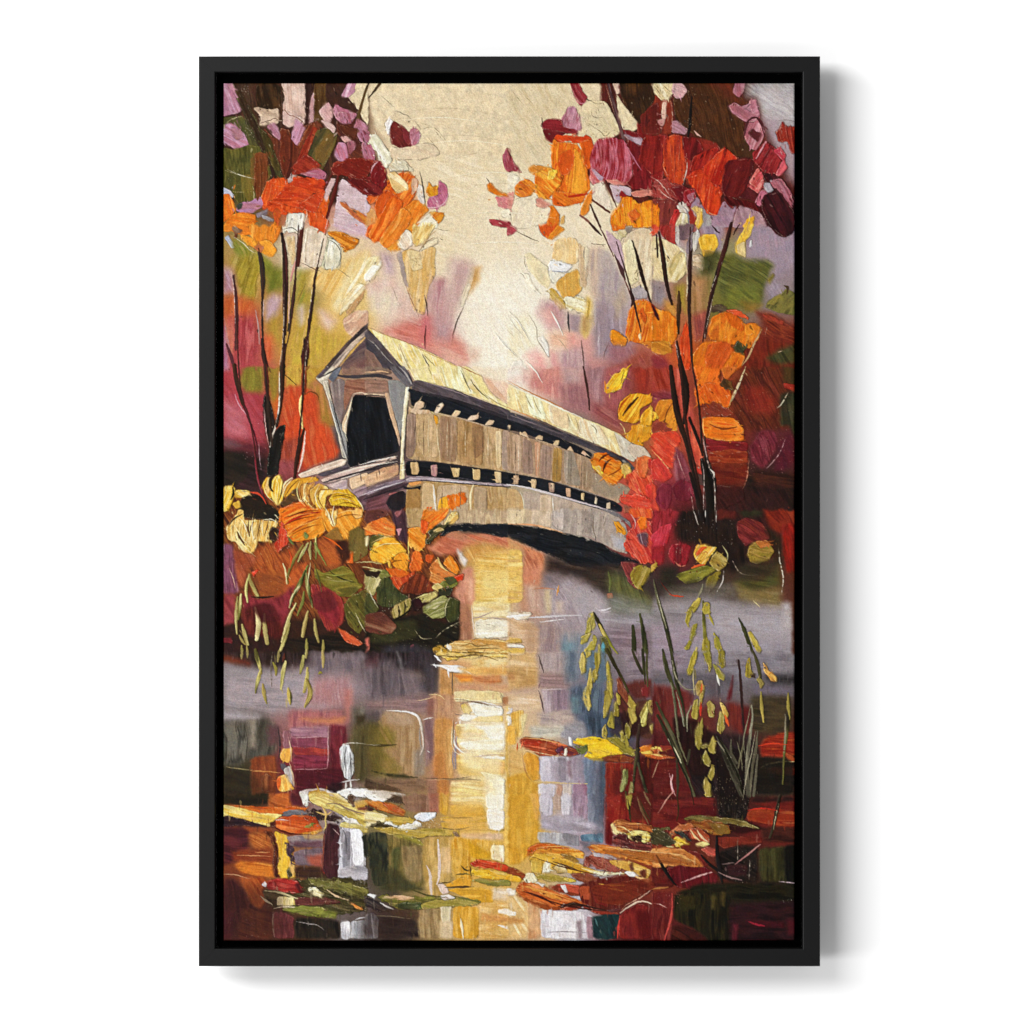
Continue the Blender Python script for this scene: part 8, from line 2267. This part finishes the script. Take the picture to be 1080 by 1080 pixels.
L f8ecc8 .5,1.6,.5 h1.5 : 110,570 105,610 115,660
L 5a3418 .4,1.6,.4 : 95,575 92,610 100,640
L 5a3418 .4,1.4,.4 : 140,575 135,605 128,640
L f8e8b8 .5,1.6,.5 h1.5 : 150,575 145,610 150,640
L 5a3418 .4,1.4,.4 : 170,580 165,605 155,635
L f4e0a8 .5,1.4,.5 h1.5 : 30,585 50,610 70,650 110,690
L e8d098 .5,1.4,.5 h1.5 : 20,640 60,670 120,715
L 2a1810 .5,2,.6 : 20,600 35,575 70,555
L 6a2408 .5,1.8,.5 : 230,570 300,545 360,540
L 7a2c08 .4,1.5,.4 : 225,600 290,570 350,562
L f0a048 .4,1.5,.4 h1.4 : 225,585 290,556 350,550
L f0a850 .4,1.4,.4 h1.4 : 240,625 310,590 360,580
L 8a3c0c .4,1.2,.4 : 250,635 320,602 370,595
L f4c070 .4,1.5,.4 h1.4 : 420,560 470,540 520,545
L 8a4a10 .4,1.2,.4 : 420,575 470,555 525,560
L f8d878 .4,1.5,.4 h1.4 : 560,665 600,645 650,640
L 7a4a0c .4,1.2,.4 : 590,672 610,668 630,672
L f8dc90 .4,1.4,.4 h1.4 : 565,690 610,665 680,668
L 8a4810 .4,1.5,.4 : 630,760 640,735 680,730
L f8d070 .4,1.4,.4 h1.4 : 700,640 702,700 704,745
L c8c080 .5,1.6,.6 h1.4 : 500,740 550,735 600,745
L d8cc88 .5,1.8,.6 h1.4 : 525,755 560,760 600,770
P 2a1c10 30 h.4 f.6 e0 : 520,760 560,770 600,775 580,800 540,790
L 2c3014 .4,1.6,.4 : 400,770 440,800 500,815
L 8c9a3c .4,1.6,.4 h1.3 : 370,780 420,790 480,780
L a0ac50 .4,1.4,.4 h1.3 : 380,800 430,812 490,808
L c8cc90 .4,1.4,.4 h1.3 : 560,790 580,800 590,830
L 9aa858 .5,1.8,.5 h1.3 : 760,930 800,900 850,890
L c0c888 .4,1.2,.4 h1.3 : 770,945 810,920 860,905
L 14140c .6,2.4,.8 : 640,960 700,930 720,890
X d8c890,e8d8a8 40 1.2 : 520,700 720,900
P 3a1c12,4a2416 60 h.4 f1 e0 : 420,660 470,650 480,720 450,750
L d86020 .5,2,.6 h1.3 : 380,640 420,660 450,690
L c84a20 .5,2,.6 h1.3 : 245,690 260,720 250,760
P 6a2428,521820 70 f1 e0 h.5 a.8 : 330,860 400,840 440,900 400,930 350,920
P 3a1014,4a181a 70 f1 e0 h.5 a.8 : 100,900 180,890 220,960 150,970
L d8d098 .5,1.8,.6 h1.4 : 330,740 322,790 318,830
L 5a5c28 .5,2,.6 h1.3 : 345,745 360,800 372,850
// portal and bridge linework
L 1a1418 .5,1.6,.6 : 365,38 420,8 440,-4
L ece0cc .5,1.6,.6 h1.2 : 378,42 400,130 455,320 468,350
L 2a2228 .4,1.3,.4 : 395,55 420,160 468,340
L f0e4c8 .5,1.5,.5 h1.2 : 488,112 470,190 455,230 470,280
L 2a2020 .4,1.3,.4 : 500,108 560,102 612,108
L f0e4d0 .5,1.6,.5 h1.2 : 480,380 560,355 660,335
L 3a3038 .4,1.4,.5 : 440,385 560,362 665,345
L f0e4d0 .4,1.6,.5 h1.2 : 400,410 500,380 660,355
L 2c2428 .4,1.4,.4 : 400,425 520,395 680,362
L 4a3c40 .4,1.2,.4 : 520,400 522,430
L 4a3c40 .4,1,.4 : 590,385 592,405
L d8ccd0 .5,1.6,.5 h1.1 : 520,485 600,455 690,430
L 2a2028 .5,1.8,.5 : 530,500 620,470 690,450
T 386 388 7.2 .3
L 6a5038 .3,1,.3 d.2 : 440,340 436,500 440,690
L 7a5c40 .3,1,.3 d.2 : 700,380 690,560 695,720
L d8c09c .3,1,.3 d.2 : 760,400 752,560 755,730
L 6a5038 .3,1,.3 d.2 : 890,440 884,600 890,745
L 7a5c40 .3,1,.3 d.2 : 830,430 826,600 830,740
L d8c4a0 .3,1,.3 d.2 : 620,370 615,520 618,700
L 7a5c44 .3,1,.3 d.2 : 640,380 636,520 640,700
L dcc8a4 .3,1,.3 d.2 : 480,350 470,500 478,690
L 5a4434 .3,1,.3 : 310,360 306,500 304,690
L e8d8b4 .3,1,.3 d.2 : 930,470 925,620 930,760
L 6a5038 .3,1,.3 d.2 : 580,900 575,1000 580,1090
L e0ccA8 .3,1,.3 d.2 : 680,890 676,1000 680,1090
L 7a6044 .3,1,.3 d.2 : 720,890 716,1000 720,1090
L 7a6044 .3,1,.3 d.2 : 920,910 916,1000 920,1090
L 2a2428 .5,1.6,.5 : 300,705 480,712 720,745 960,780 1095,800
T 536 388 7.2 .3
L 6a5444 .3,1,.3 d.2 : 60,510 56,650 58,790
L d8c8b0 .3,1,.3 d.2 : 80,520 76,650 78,800
L 6a5444 .3,1,.3 d.2 : 160,550 156,680 158,810
L dcc4a8 .3,1.2,.3 d.2 : 225,570 222,700 220,820
L 6a5444 .3,1,.3 d.2 : 290,590 286,720 285,850
L 7a6440 .3,1,.3 d.2 : 375,620 370,760 368,870
L d0c0a8 .3,1,.3 d.2 : 450,640 446,770 445,890
L 6a5848 .3,1,.3 d.2 : 480,650 476,770 475,895
L 6a5848 .3,1,.3 d.2 : 560,680 556,800 555,920
L c8b89c .3,1,.3 d.2 : 600,700 596,820 590,930
L 2a2428 .5,1.6,.5 : -10,795 160,828 300,852 440,902 640,965 800,1015
// lower right: darks between the reds
T 536 688 3.6
L c83020 .4,1.6,.4 : 910,600 960,590 1020,600
L d84024 .4,1.6,.4 : 950,355 1000,345 1060,350
L 7a1a10 .4,1.6,.4 : 960,380 1010,372 1070,375
X d89080,c06050 60 1.4 q5 v30 : 370,400 640,640
X b8a888,8a7858 80 1.5 q88 v10 : 780,480 910,620
L b07868,d89c88 .4,1.4,.6 : 570,610 600,560 625,530
L e8b0b0 .4,1.6,.6 : 612,460 622,510 635,545
// crisp darks on reeds
L 1c1a0c .5,2.2,2,.6 : 600,300 640,400 690,500 705,580
L 1c1a0c .5,2.4,2,.6 : 790,310 840,400 880,480 895,560
L 8a8a68 .4,1.2,.4 : 920,200 910,260 890,330 900,400
L 9a9a78 .4,1.2,.4 : 940,300 925,380 905,470 890,560
L 7a7a58 .4,1.2,.4 : 870,340 885,400 890,450
L 2c2814 .5,2,.6 : 455,560 462,600 460,630
L 3a3018 .5,1.8,.6 : 500,560 520,610 540,640
L 30280f .5,1.8,.6 : 640,540 648,600 640,640
T 638 88 5.4
P 3a2210,2c190c,4a2c14 80 h.6 e.2 f.8 : 80,-10 260,-10 290,90 230,160 200,240 150,180 100,90
P 5a1a14,6c2018,481410 95 h.7 e.2 f.8 : 200,180 300,100 330,200 320,290 210,290
P 7a1a18,8c221c,641210 92 h.9 e.3 f.6 : 220,300 330,300 340,500 260,520 190,440
P d8a090,e8c8b0 95 h1 e.3 : 330,110 350,110 345,200 325,215
P c89088,b87870 60 h1 e.3 : 300,210 345,200 330,245 305,225
P 9a2c20,b83a1c,c8481f,8a1f18 92 h1.1 e.4 : 340,310 400,290 450,310 465,380 450,500 440,580 370,560 330,480
P 6a1418,7c1a1c,54100f 92 h.9 e.3 : 440,300 530,320 560,380 480,440 455,400
P 8a1c18,a8281c,701412 110 h.9 e.3 : 500,420 640,360 660,400 560,480 480,500
P c02c18,d04420,a42014 108 h1.1 e.4 : 560,480 680,360 760,430 700,540 640,610 560,600
P d04018,b82c14,e05424 100 h1.1 e.3 : 460,540 560,510 640,600 660,700 630,750 580,740 540,640
P 5a1214,6a1a18,480e10 110 h.8 e.2 : 690,440 850,430 830,560 760,650 690,650 660,600
P 4c0e12,5c1618,3c0a0e 60 h.7 e.3 : 680,640 760,660 880,690 900,740 800,700 700,690
P b06880,c8849a,98506a 30 h1 e.5 : 705,130 740,110 820,160 880,180 850,220 780,210 720,160
P c0788c,d094a4 140 h1 e.4 : 820,100 860,90 880,180 840,170
L 4a1c24 .6,2.2,1 : 790,320 800,230 840,190 880,200 910,300
P 7a1a20,9a2a30,64121a 120 h1 e.4 : 840,400 920,340 1010,440 980,520 900,500 860,460
L e0a0a8,d88c94 .5,2,.7 h1.4 : 915,330 890,380 860,430
P d04c5c,c03c4c,e06c74 40 h1.1 e.5 : 960,385 1000,365 1030,410 1020,440
P d8646c,c8505c 115 h1.1 e.5 : 1020,430 1035,480 990,530 970,520
P d0585c,b8443c,e07c74 125 h1.1 e.5 : 820,570 870,480 905,530 880,610
P d07c94,c06480 115 h1.1 e.5 : 860,690 890,610 920,625 890,700
P c8c4cc,a8a0b0 50 h1.3 e.5 : 910,570 940,565 955,610 930,620
P c08498,a86078,8a4058 60 h1 e.5 : 940,550 1000,560 1050,640 1070,710 1040,690 1000,640 1010,600 960,590
P 34101a,441420,280c14 60 h.8 e.3 : 900,640 1000,620 1080,740 1080,840 1020,880 940,810 890,720
P 8a1c2c,a83044,701424 60 h1 e.4 : 450,610 510,600 520,650 480,690 450,660
P b8788c,a05c78 40 h1 e.4 : 470,640 500,625 510,660 485,680
L e8c8b8 .3,1,.3 : 260,530 310,560 350,610 380,660
L e8c8b8 .3,1,.3 : 300,590 340,640 400,670
L e8d0c0 .3,1,.3 d.2 : 465,400 470,480 450,560 440,600
X e8c8b8,d8a898 50 1.3 q50 v30 : 260,520 440,680
X e8d8b0 20 1.1 : 180,20 600,300
L d0b088 .3,1,.4 d.25 : 570,700 590,740 650,755
P f0c048,e8b038,f8d870 100 h1.2 e.5 : 520,710 550,730 555,790 530,830 515,800 530,760
L 8a8a98 .4,2,1 : 440,700 470,720 480,800
P d8d0c4,b8a898 100 h1 e.4 : 500,850 530,850 520,930 505,960
T 236 88 5.4
P 33200f,261709,442c16 85 h.5 e.2 f.7 : 180,0 320,0 330,140 250,150 190,130
P 2a1c10,3a2614 68 h.7 e.2 f.6 : 60,30 110,60 200,260 290,480 250,460 150,240
P 4c3e18,3c3012,5a4a20 70 h.6 e.2 f.7 : 210,250 260,300 330,500 290,500 240,400
P 6a3416,7a4020,56280f 88 h.6 e.2 f.6 : 180,390 250,400 250,560 190,680 170,560
P 5a2414,6c2c18,481a0e 95 h.7 e.2 f.6 : 330,260 370,300 440,380 410,480 350,560 310,420
P 8a2a18,7a2014,9a3a20 115 h.8 e.3 : 440,380 510,250 530,260 470,420 420,520 400,500
P 8c2818,9c3420,7a2014 30 h.9 e.4 : 390,470 470,400 560,470 500,490 420,520
P 7a2014,6a180f,8c2c1c 30 h.9 e.3 r1.4 : 610,480 740,420 860,440 800,560 720,530 620,510
P 6a1a18,7c2420,581210 40 h.9 e.3 r1.6 : 700,540 860,560 940,560 880,640 790,630 740,590
P 801c22,6a141a,9a3038 115 h1 e.5 : 840,470 890,470 930,540 900,590 840,560
L d8a8b0 .4,1.6,.5 h1.3 : 885,440 850,470 840,510
P 4a2012,5a2a18 40 h.7 e.2 f.6 : 640,230 780,260 740,330 680,290
P 9a5470,c88aa4,b06c88 75 h1 e.5 : 640,180 660,160 750,190 700,230
P 8a3c54,c0809c 70 h1 e.4 : 760,250 830,300 820,340 780,310
P c84818,d85820,b83c14 100 h1 e.4 r1.2 : 320,690 440,720 560,740 600,790 580,860 520,820 480,740 360,740
P b83818,c84820 20 h1 e.4 : 420,700 560,600 580,620 520,740
L e8d8c0 .3,1,.3 d.2 : 650,690 700,720 740,760
L d8c8b0 .3,1,.3 d.2 : 470,720 478,760
X e8c8b8 40 1.2 : 640,470 900,640
X d8c8a0,b8a880 40 1.2 q70 v20 : 10,480 300,720
X f0c8a0 40 1.2 q110 v20 : 240,560 580,740
L d8d0b8 .3,1.2,.3 d.15 : 20,490 80,520 180,545
L 5a1c14 .5,2.4,2 : 655,540 630,640 600,720
L e0b0a0 .3,1.2,.4 d.15 : 610,720 580,820 570,880
P e8e4d8,d8d0bc 95 h1 e.6 : 370,740 460,740 450,830 360,850
L 4a4238 .3,1,.3 : 345,830 390,815 430,850
P e4d2bc,d8c4a8,ecdcc8 95 h.9 e.4 : 470,820 560,850 590,880 550,1050 450,1030
L 5a4438 .3,1,.3 : 440,1020 500,1050 550,1070
P e4dfc8,d4ccb0,ece8d8 100 h1 e.6 : 600,890 650,900 670,960 650,1050 575,1060
L 4a4434 .3,1.1,.3 : 590,885 640,910 670,960 660,1040
P d07818,b86010,e09030 25 h1.2 e.5 : 590,850 680,860 770,890 760,920 700,950 660,910
P e06a18,d0540f,f08430 115 h1.1 e.4 : 820,860 960,640 1020,680 940,860 860,910
P e88830,d87420,f4a850 118 h1.1 e.3 : 880,900 1020,700 1080,760 990,890 930,940
T 236 690 3.6
P fdf8e8,f8eccc 3 f2 a.55 e0 h.7 : 900,190 1050,195 1055,330 1050,470 980,460 900,420
P f8e4a8,f0d488 3 f3 a.4 e0 h.6 : 880,400 1050,400 1055,520 960,600 870,600
P fcf2dc 3 f2 a.5 e0 h.7 : 985,480 1058,470 1060,660 1000,655
P e8b458,dca448 3 f3 a.45 e0 h.6 : 850,560 985,560 990,690 850,690
P c08848,b07838 90 f2.5 a.5 e0 h.5 : 800,240 862,240 862,580 812,560
P 4a4020,3c3418 88 f3 a.5 e0 h.4 : 500,250 590,240 600,470 500,480
P 2a1a16,34201a 4 f3 a.55 e0 h.4 : 540,960 730,960 700,1080 520,1080
P 2c1614,381c16 88 f4 a.5 e0 h.4 : 0,880 220,880 240,1080 0,1080
P 241a10,302414 4 f3 a.5 e0 h.4 : 0,440 120,450 190,560 0,580
P 3a1020,4a1428 88 f3 a.5 e0 h.4 : 270,450 450,440 440,510 280,520
P 7c5c40,8c6c4c 4 f3 a.45 e0 h.4 : 540,490 780,480 770,590 690,590 560,520
L f4e8c8 .3,1,.3 : 870,250 862,330 880,380 940,390
L 8a8494 .3,1.6,.4 : 872,360 868,400 874,440
L 6a5a3c .3,1,.3 d.2 : 860,170 930,175 1050,205
L 5a4a34 .3,1,.3 d.2 : 760,470 860,475 940,465
T 538 690 3.6
P d8a840,cc9830 90 f3 a.4 e0 h.5 : 0,440 100,440 115,700 0,720
P c8c4d8,b8b0c8 91 f2 a.45 e0 h.5 : 110,400 240,400 330,620 120,680
P 484860,3c4458 91 f2.5 a.5 e0 h.5 : 310,400 362,400 360,700 320,690
P 6a2414,7a2c18,58180e 12 h.9 e.2 f.7 a.8 : 300,880 520,850 560,880 420,960 330,940
P 8a4418,9c5420 10 h1 e.3 a.7 : 330,740 620,760 720,800 560,790
L f0c080 .3,1.4,.4 h1.4 : 310,725 480,745 640,760
L e8b060 .3,1.4,.4 h1.4 : 90,735 200,725 270,745
L 4a1c0c .3,1.6,.4 : 90,770 200,810 350,840
L 3a140c .4,1.8,.4 : 50,900 180,950 330,975 420,975
L f0a850 .3,1.4,.4 h1.3 : 40,880 140,900 260,940
L f8e0a0 .3,1.4,.4 h1.4 : 400,650 440,660 470,690
T 236 88 1
P fbf2e0,f6ead4 60 f5 a.55 e0 h.2 : 280,225 315,205 345,250 335,300 300,322 268,300 262,255
L fdf6e6,f4e8d0 .4,2.2,1.4,.4 h1.2 : 300,240 312,252 322,270
L fdf6e6,f4e8d0 .4,2.4,1.4,.4 h1.2 : 285,262 296,276 312,290
L fdf6e6,f4e8d0 .4,2,1.2,.4 h1.2 : 318,292 330,304 336,316
L fdf6e6,f0e4cc .4,2.2,1.2,.4 h1.2 : 345,240 352,252 358,266
L 8a7c68 .2,.5,.2 d.25 : 302,244 314,256 324,274
L 8a7c68 .2,.5,.2 d.25 : 288,266 300,280 315,293
L 9a8c74 .2,.5,.2 d.25 : 345,262 358,274 366,290
L b09c7c .2,.6,.2 d.3 : 190,30 240,24 300,36
L b8a484 .2,.6,.2 d.3 : 200,60 250,52 310,64
L f2e6c8 .3,1.2,.3 h1.1 : 200,66 260,58 320,70
L f2e6c8 .3,1.4,.3 h1.1 : 230,100 280,92 330,98
L f2e6c8 .3,1.2,.3 h1.1 : 180,40 230,34 290,44
L f4e8cc .3,1.4,.3 h1.1 : 240,140 290,134 350,142
L f4ead2 .3,1.4,.3 h1.1 : 250,170 300,166 345,172
L b8a484 .2,.6,.2 d.3 : 240,110 300,104 350,112
T 236 88 1
L 2c1a14,3c2218 1.2,2.2,2.8,2.4,1.8 h.9 : 62,158 65,210 64,262 61,300 61,340 55,362
L 3a201a,4a2820 1.2,2,1.8,1.2 h.9 : 79,150 75,212 70,262 64,284
L 2e1a14,40221a 1,1.6,2,2.4,2,1.4 h.9 : 105,164 95,212 91,252 85,292 84,322 81,362 74,416
L 2e2018,3c261c 1.2,2.2,2,1.6,2.2,2.4 h.9 : 37,174 42,212 40,230 41,272 44,300 46,332 51,382
L 4a2420,3a1c18 .8,1.6,1.6,1 h.9 : 11,202 14,262 15,290 18,330 29,357 36,412
L 2a1812,3c2018 1.4,2,2,1.8,2.4,2.6 h.9 : 492,152 491,192 492,262 494,300 501,332 505,392
L 2a1610,40201a 2.2,2.6,2.4,1.8,1.4 h.9 : 534,150 521,202 509,247 505,272
L 301a12,442418 1.2,2,1.8,1 h.9 : 459,162 467,212 472,232
L 301a16,44261f 1,1.6,2.4,1.4 h.9 : 414,167 428,212 432,228 440,262
L 281610,3a1c14 1.4,2.6,3,2.4,3 h.9 : 478,272 482,300 487,362 499,412 504,442
L d8c0a8 .3,.9,.3 d.3 : 64,212 63,262 60,300
L d8c0a8 .3,.9,.3 d.3 : 90,262 86,292 85,322
L d8c8b0 .3,.9,.3 d.3 : 519,212 510,252 507,272
P dcd0d0,c8bcc0 30 f2 a.5 e0 h.3 : 560,5 602,5 602,40 575,36
"""

# ---------------------------------------------------------------------------
# the place: 1 unit = 1 m; the wall is the plane y = 0, the picture hangs in front of it (-y)
# ---------------------------------------------------------------------------
S = bpy.context.scene
COL = S.collection
MM = .001
GX, GY = 540.0, 540.0            # middle of the view, in mm from the view's top left


def wx(px):
    return (px - GX) * MM


def wz(py):
    return (GY - py) * MM


def link(name, me, parent=None, mat=None):
    o = bpy.data.objects.new(name, me)
    COL.objects.link(o)
    if parent:
        o.parent = parent
    if mat and me:
        me.materials.append(mat)
    return o


def mat_new(name):
    m = bpy.data.materials.new(name)
    m.use_nodes = True
    n = m.node_tree.nodes; l = m.node_tree.links
    return m, n, l, n['Principled BSDF']


# --- materials --------------------------------------------------------------
m_wall, n, l, b = mat_new('white_wall_paint')
b.inputs['Base Color'].default_value = (.86, .86, .86, 1)
b.inputs['Roughness'].default_value = .9
b.inputs['Specular IOR Level'].default_value = .15
tn = n.new('ShaderNodeTexNoise'); tn.inputs['Scale'].default_value = 900; tn.inputs['Detail'].default_value = 3
bp = n.new('ShaderNodeBump'); bp.inputs['Strength'].default_value = .03; bp.inputs['Distance'].default_value = .0004
tc = n.new('ShaderNodeTexCoord')
l.new(tc.outputs['Object'], tn.inputs['Vector']); l.new(tn.outputs['Fac'], bp.inputs['Height']); l.new(bp.outputs['Normal'], b.inputs['Normal'])

m_frame, n, l, b = mat_new('black_satin_lacquer')
tc = n.new('ShaderNodeTexCoord')
tn = n.new('ShaderNodeTexNoise'); tn.inputs['Scale'].default_value = 260; tn.inputs['Detail'].default_value = 4
cr = n.new('ShaderNodeValToRGB')
cr.color_ramp.elements[0].color = (.0018, .0018, .0019, 1); cr.color_ramp.elements[1].color = (.0028, .0028, .0029, 1)
l.new(tc.outputs['Object'], tn.inputs['Vector']); l.new(tn.outputs['Fac'], cr.inputs['Fac']); l.new(cr.outputs['Color'], b.inputs['Base Color'])
b.inputs['Roughness'].default_value = .42
b.inputs['Specular IOR Level'].default_value = .16

m_gap, n, l, b = mat_new('matt_black_backing')
b.inputs['Base Color'].default_value = (.0012, .0012, .0012, 1)
b.inputs['Roughness'].default_value = .95
b.inputs['Specular IOR Level'].default_value = .02

m_edge, n, l, b = mat_new('black_canvas_edge')
b.inputs['Base Color'].default_value = (.004, .004, .004, 1)
b.inputs['Roughness'].default_value = .95
b.inputs['Specular IOR Level'].default_value = .05

m_paint, n, l, b = mat_new('impasto_oil_paint')
at = n.new('ShaderNodeAttribute'); at.attribute_type = 'GEOMETRY'; at.attribute_name = 'pigment'
l.new(at.outputs['Color'], b.inputs['Base Color'])
b.inputs['Roughness'].default_value = .6
b.inputs['Specular IOR Level'].default_value = .05

# --- the wall ---------------------------------------------------------------
me = bpy.data.meshes.new('wall')
bm = bmesh.new()
for x, z in ((-4, -3), (4, -3), (4, 3), (-4, 3)):
    bm.verts.new((x, 0, z))
bm.faces.new(bm.verts)
r = bmesh.ops.extrude_face_region(bm, geom=bm.faces[:])
for v in r['geom']:
    if isinstance(v, bmesh.types.BMVert):
        v.co.y = .12
bmesh.ops.recalc_face_normals(bm, faces=bm.faces)
bm.to_mesh(me); bm.free()
wall = link('wall', me, None, m_wall)
wall['kind'] = 'structure'
wall['label'] = 'plain white wall behind the framed painting'
wall['category'] = 'wall'

# --- the picture ------------------------------------------------------------
OUT = (210.0, 60.0, 864.5, 1018.5)        # outer edge of the frame (left, top, right, bottom)
INN = (227.5, 77.0, 846.0, 999.8)         # inner lip
CAN = (236.0, 88.0, 838.0, 992.0)         # painted canvas
Y_BACK, Y_FRONT, Y_PAINT, Y_BED = -.0290, -.0560, -.0480, -.0330

root = bpy.data.objects.new('framed_painting', None)
COL.objects.link(root)
root.location = (0, 0, 0)
root['label'] = 'autumn covered bridge painting on canvas in a black floating frame on the white wall'
root['category'] = 'painting'


def rail_profile():
    """(t across from the outer edge 0..1, y) of an L-shaped floater moulding with eased edges"""
    return [(0, Y_BACK), (0, Y_FRONT + .0011), (.03, Y_FRONT + .0003), (.07, Y_FRONT), (.93, Y_FRONT), (.972, Y_FRONT + .0003),
            (1, Y_FRONT + .0011), (1, Y_BED + .0005), (1, Y_BACK)]


frame = bpy.data.objects.new('frame', None)
COL.objects.link(frame); frame.parent = root
corners_o = [(OUT[0], OUT[1]), (OUT[2], OUT[1]), (OUT[2], OUT[3]), (OUT[0], OUT[3])]
corners_i = [(INN[0], INN[1]), (INN[2], INN[1]), (INN[2], INN[3]), (INN[0], INN[3])]
for k in range(4):
    bm = bmesh.new()
    ends = []
    for e in (0, 1):
        co, ci = corners_o[(k + e) % 4], corners_i[(k + e) % 4]
        oo, oi = corners_o[(k + 1 - e) % 4], corners_i[(k + 1 - e) % 4]
        dx, dy = oo[0] - co[0], oo[1] - co[1]
        L = math.hypot(dx, dy); dx, dy = dx / L * .06, dy / L * .06      # hairline mitre
        ends.append([bm.verts.new((wx(co[0] + (ci[0] - co[0]) * t + dx), y, wz(co[1] + (ci[1] - co[1]) * t + dy))) for t, y in rail_profile()])
    m = len(ends[0])
    for i in range(m):
        j = (i + 1) % m
        bm.faces.new((ends[0][i], ends[1][i], ends[1][j], ends[0][j]))
    bm.faces.new(ends[0]); bm.faces.new(ends[1][::-1])
    bmesh.ops.recalc_face_normals(bm, faces=bm.faces)
    me = bpy.data.meshes.new('rail')
    bm.to_mesh(me); bm.free()
    link('rail', me, frame, m_frame)


def box(name, x0, y0, x1, y1, ya, yb, mat, parent):
    me = bpy.data.meshes.new(name)
    bm = bmesh.new()
    bmesh.ops.create_cube(bm, size=1)
    for v in bm.verts:
        v.co = (wx(x0 if v.co.x < 0 else x1), ya if v.co.y < 0 else yb, wz(y0 if v.co.z > 0 else y1))
    bm.to_mesh(me); bm.free()
    return link(name, me, parent, mat)


box('backing_board', INN[0] + .1, INN[1] + .1, INN[2] - .1, INN[3] - .1, Y_BED, Y_BACK - .002, m_gap, root)

# canvas: dense relief of paint on the face, folded edges down to the backing
paint = Painting()
paint.base([q.split() for q in UNDERPAINT.splitlines() if q.strip()])
paint.run(STROKES)
paint.drag(17000)
paint.finish()
RELIEF = .0008
xs = wx(CAN[0] + np.arange(NX) * (CAN[2] - CAN[0]) / (NX - 1))
zs = wz(CAN[1] + np.arange(NY) * (CAN[3] - CAN[1]) / (NY - 1))
XX, ZZ = np.meshgrid(xs, zs)
HH = np.clip(paint.H, 0, 2.4)
edge = np.minimum(np.minimum(np.arange(NX)[None, :], NX - 1 - np.arange(NX)[None, :]), np.minimum(np.arange(NY)[:, None], NY - 1 - np.arange(NY)[:, None]))
roll = np.clip(1 - edge / 2.5, 0, 1) ** 2 * .0008
YY = Y_PAINT - HH * RELIEF + roll
co = np.stack([XX, YY, ZZ], -1).reshape(-1, 3).astype(np.float32)
jj, ii = np.meshgrid(np.arange(NY - 1), np.arange(NX - 1), indexing='ij')
a0 = (jj * NX + ii).ravel()
quads = np.stack([a0, a0 + NX, a0 + NX + 1, a0 + 1], 1).astype(np.int32)
# folded edges
loop = np.concatenate([np.arange(NX), np.arange(1, NY) * NX + NX - 1, (NY - 1) * NX + np.arange(NX - 2, -1, -1), np.arange(NY - 2, 0, -1) * NX])
nb = len(loop)
back = co[loop].copy(); back[:, 1] = Y_BED + .0002
nv = len(co)
co = np.concatenate([co, back])
t = np.arange(nb); t2 = (t + 1) % nb
side = np.stack([loop[t], loop[t2], nv + t2, nv + t], 1).astype(np.int32)
faces = np.concatenate([quads, side])
me = bpy.data.meshes.new('canvas')
me.vertices.add(len(co)); me.vertices.foreach_set('co', co.ravel())
me.loops.add(faces.size); me.loops.foreach_set('vertex_index', faces.ravel())
me.polygons.add(len(faces)); me.polygons.foreach_set('loop_start', np.arange(0, faces.size, 4, dtype=np.int32))
me.materials.append(m_paint); me.materials.append(m_edge)
mi = np.zeros(len(faces), np.int32); mi[len(quads):] = 1
me.polygons.foreach_set('material_index', mi)
sm = np.ones(len(faces), bool); sm[len(quads):] = False
me.polygons.foreach_set('use_smooth', sm)
PIG_GAIN = .61
c = paint.C.reshape(-1, 3)
lin = np.where(c <= .04045, c / 12.92, ((c + .055) / 1.055) ** 2.4) * PIG_GAIN
rgba = np.ones((len(co), 4), np.float32); rgba[:nv, :3] = lin; rgba[nv:, :3] = .01
at = me.color_attributes.new('pigment', 'FLOAT_COLOR', 'POINT')
at.data.foreach_set('color', rgba.ravel())
me.update(calc_edges=True)
me.validate()
link('canvas', me, root)

# --- light ------------------------------------------------------------------
w = bpy.data.worlds.new('World'); S.world = w; w.use_nodes = True
bg = w.node_tree.nodes['Background']
bg.inputs['Color'].default_value = (1, 1, 1, 1)
bg.inputs['Strength'].default_value = .5


def area(name, loc, target, sx, sy, power):
    ld = bpy.data.lights.new(name, 'AREA')
    ld.shape = 'RECTANGLE'; ld.size = sx; ld.size_y = sy; ld.energy = power
    o = bpy.data.objects.new(name, ld); COL.objects.link(o)
    from mathutils import Vector
    o.location = loc
    o.rotation_euler = (Vector(target) - Vector(loc)).to_track_quat('-Z', 'Y').to_euler()
    return o


area('softbox_lamp', (-2.6, -3.2, 1.42), (0, 0, 0), 3.9, 1.6, 224)
area('added_fill_lamp', (-2.7, -3.2, -1.15), (0, 0, 0), 3.9, 1.0, 100)  # added fill from lower left, lightens the shadow below the frame

# --- camera -----------------------------------------------------------------
cd = bpy.data.cameras.new('camera')
cam = bpy.data.objects.new('camera', cd); COL.objects.link(cam)
D = 6.0
cam.location = (0, -D, 0); cam.rotation_euler = (math.pi / 2, 0, 0)
cd.sensor_width = 36; cd.lens = 36 * (D - .048) / 1.080
cd.clip_end = 100
S.camera = cam

vs = S.view_settings
S.display_settings.display_device = 'sRGB'
vs.view_transform = 'Standard'; vs.look = 'None'; vs.exposure = 0; vs.gamma = 1; vs.use_curve_mapping = False
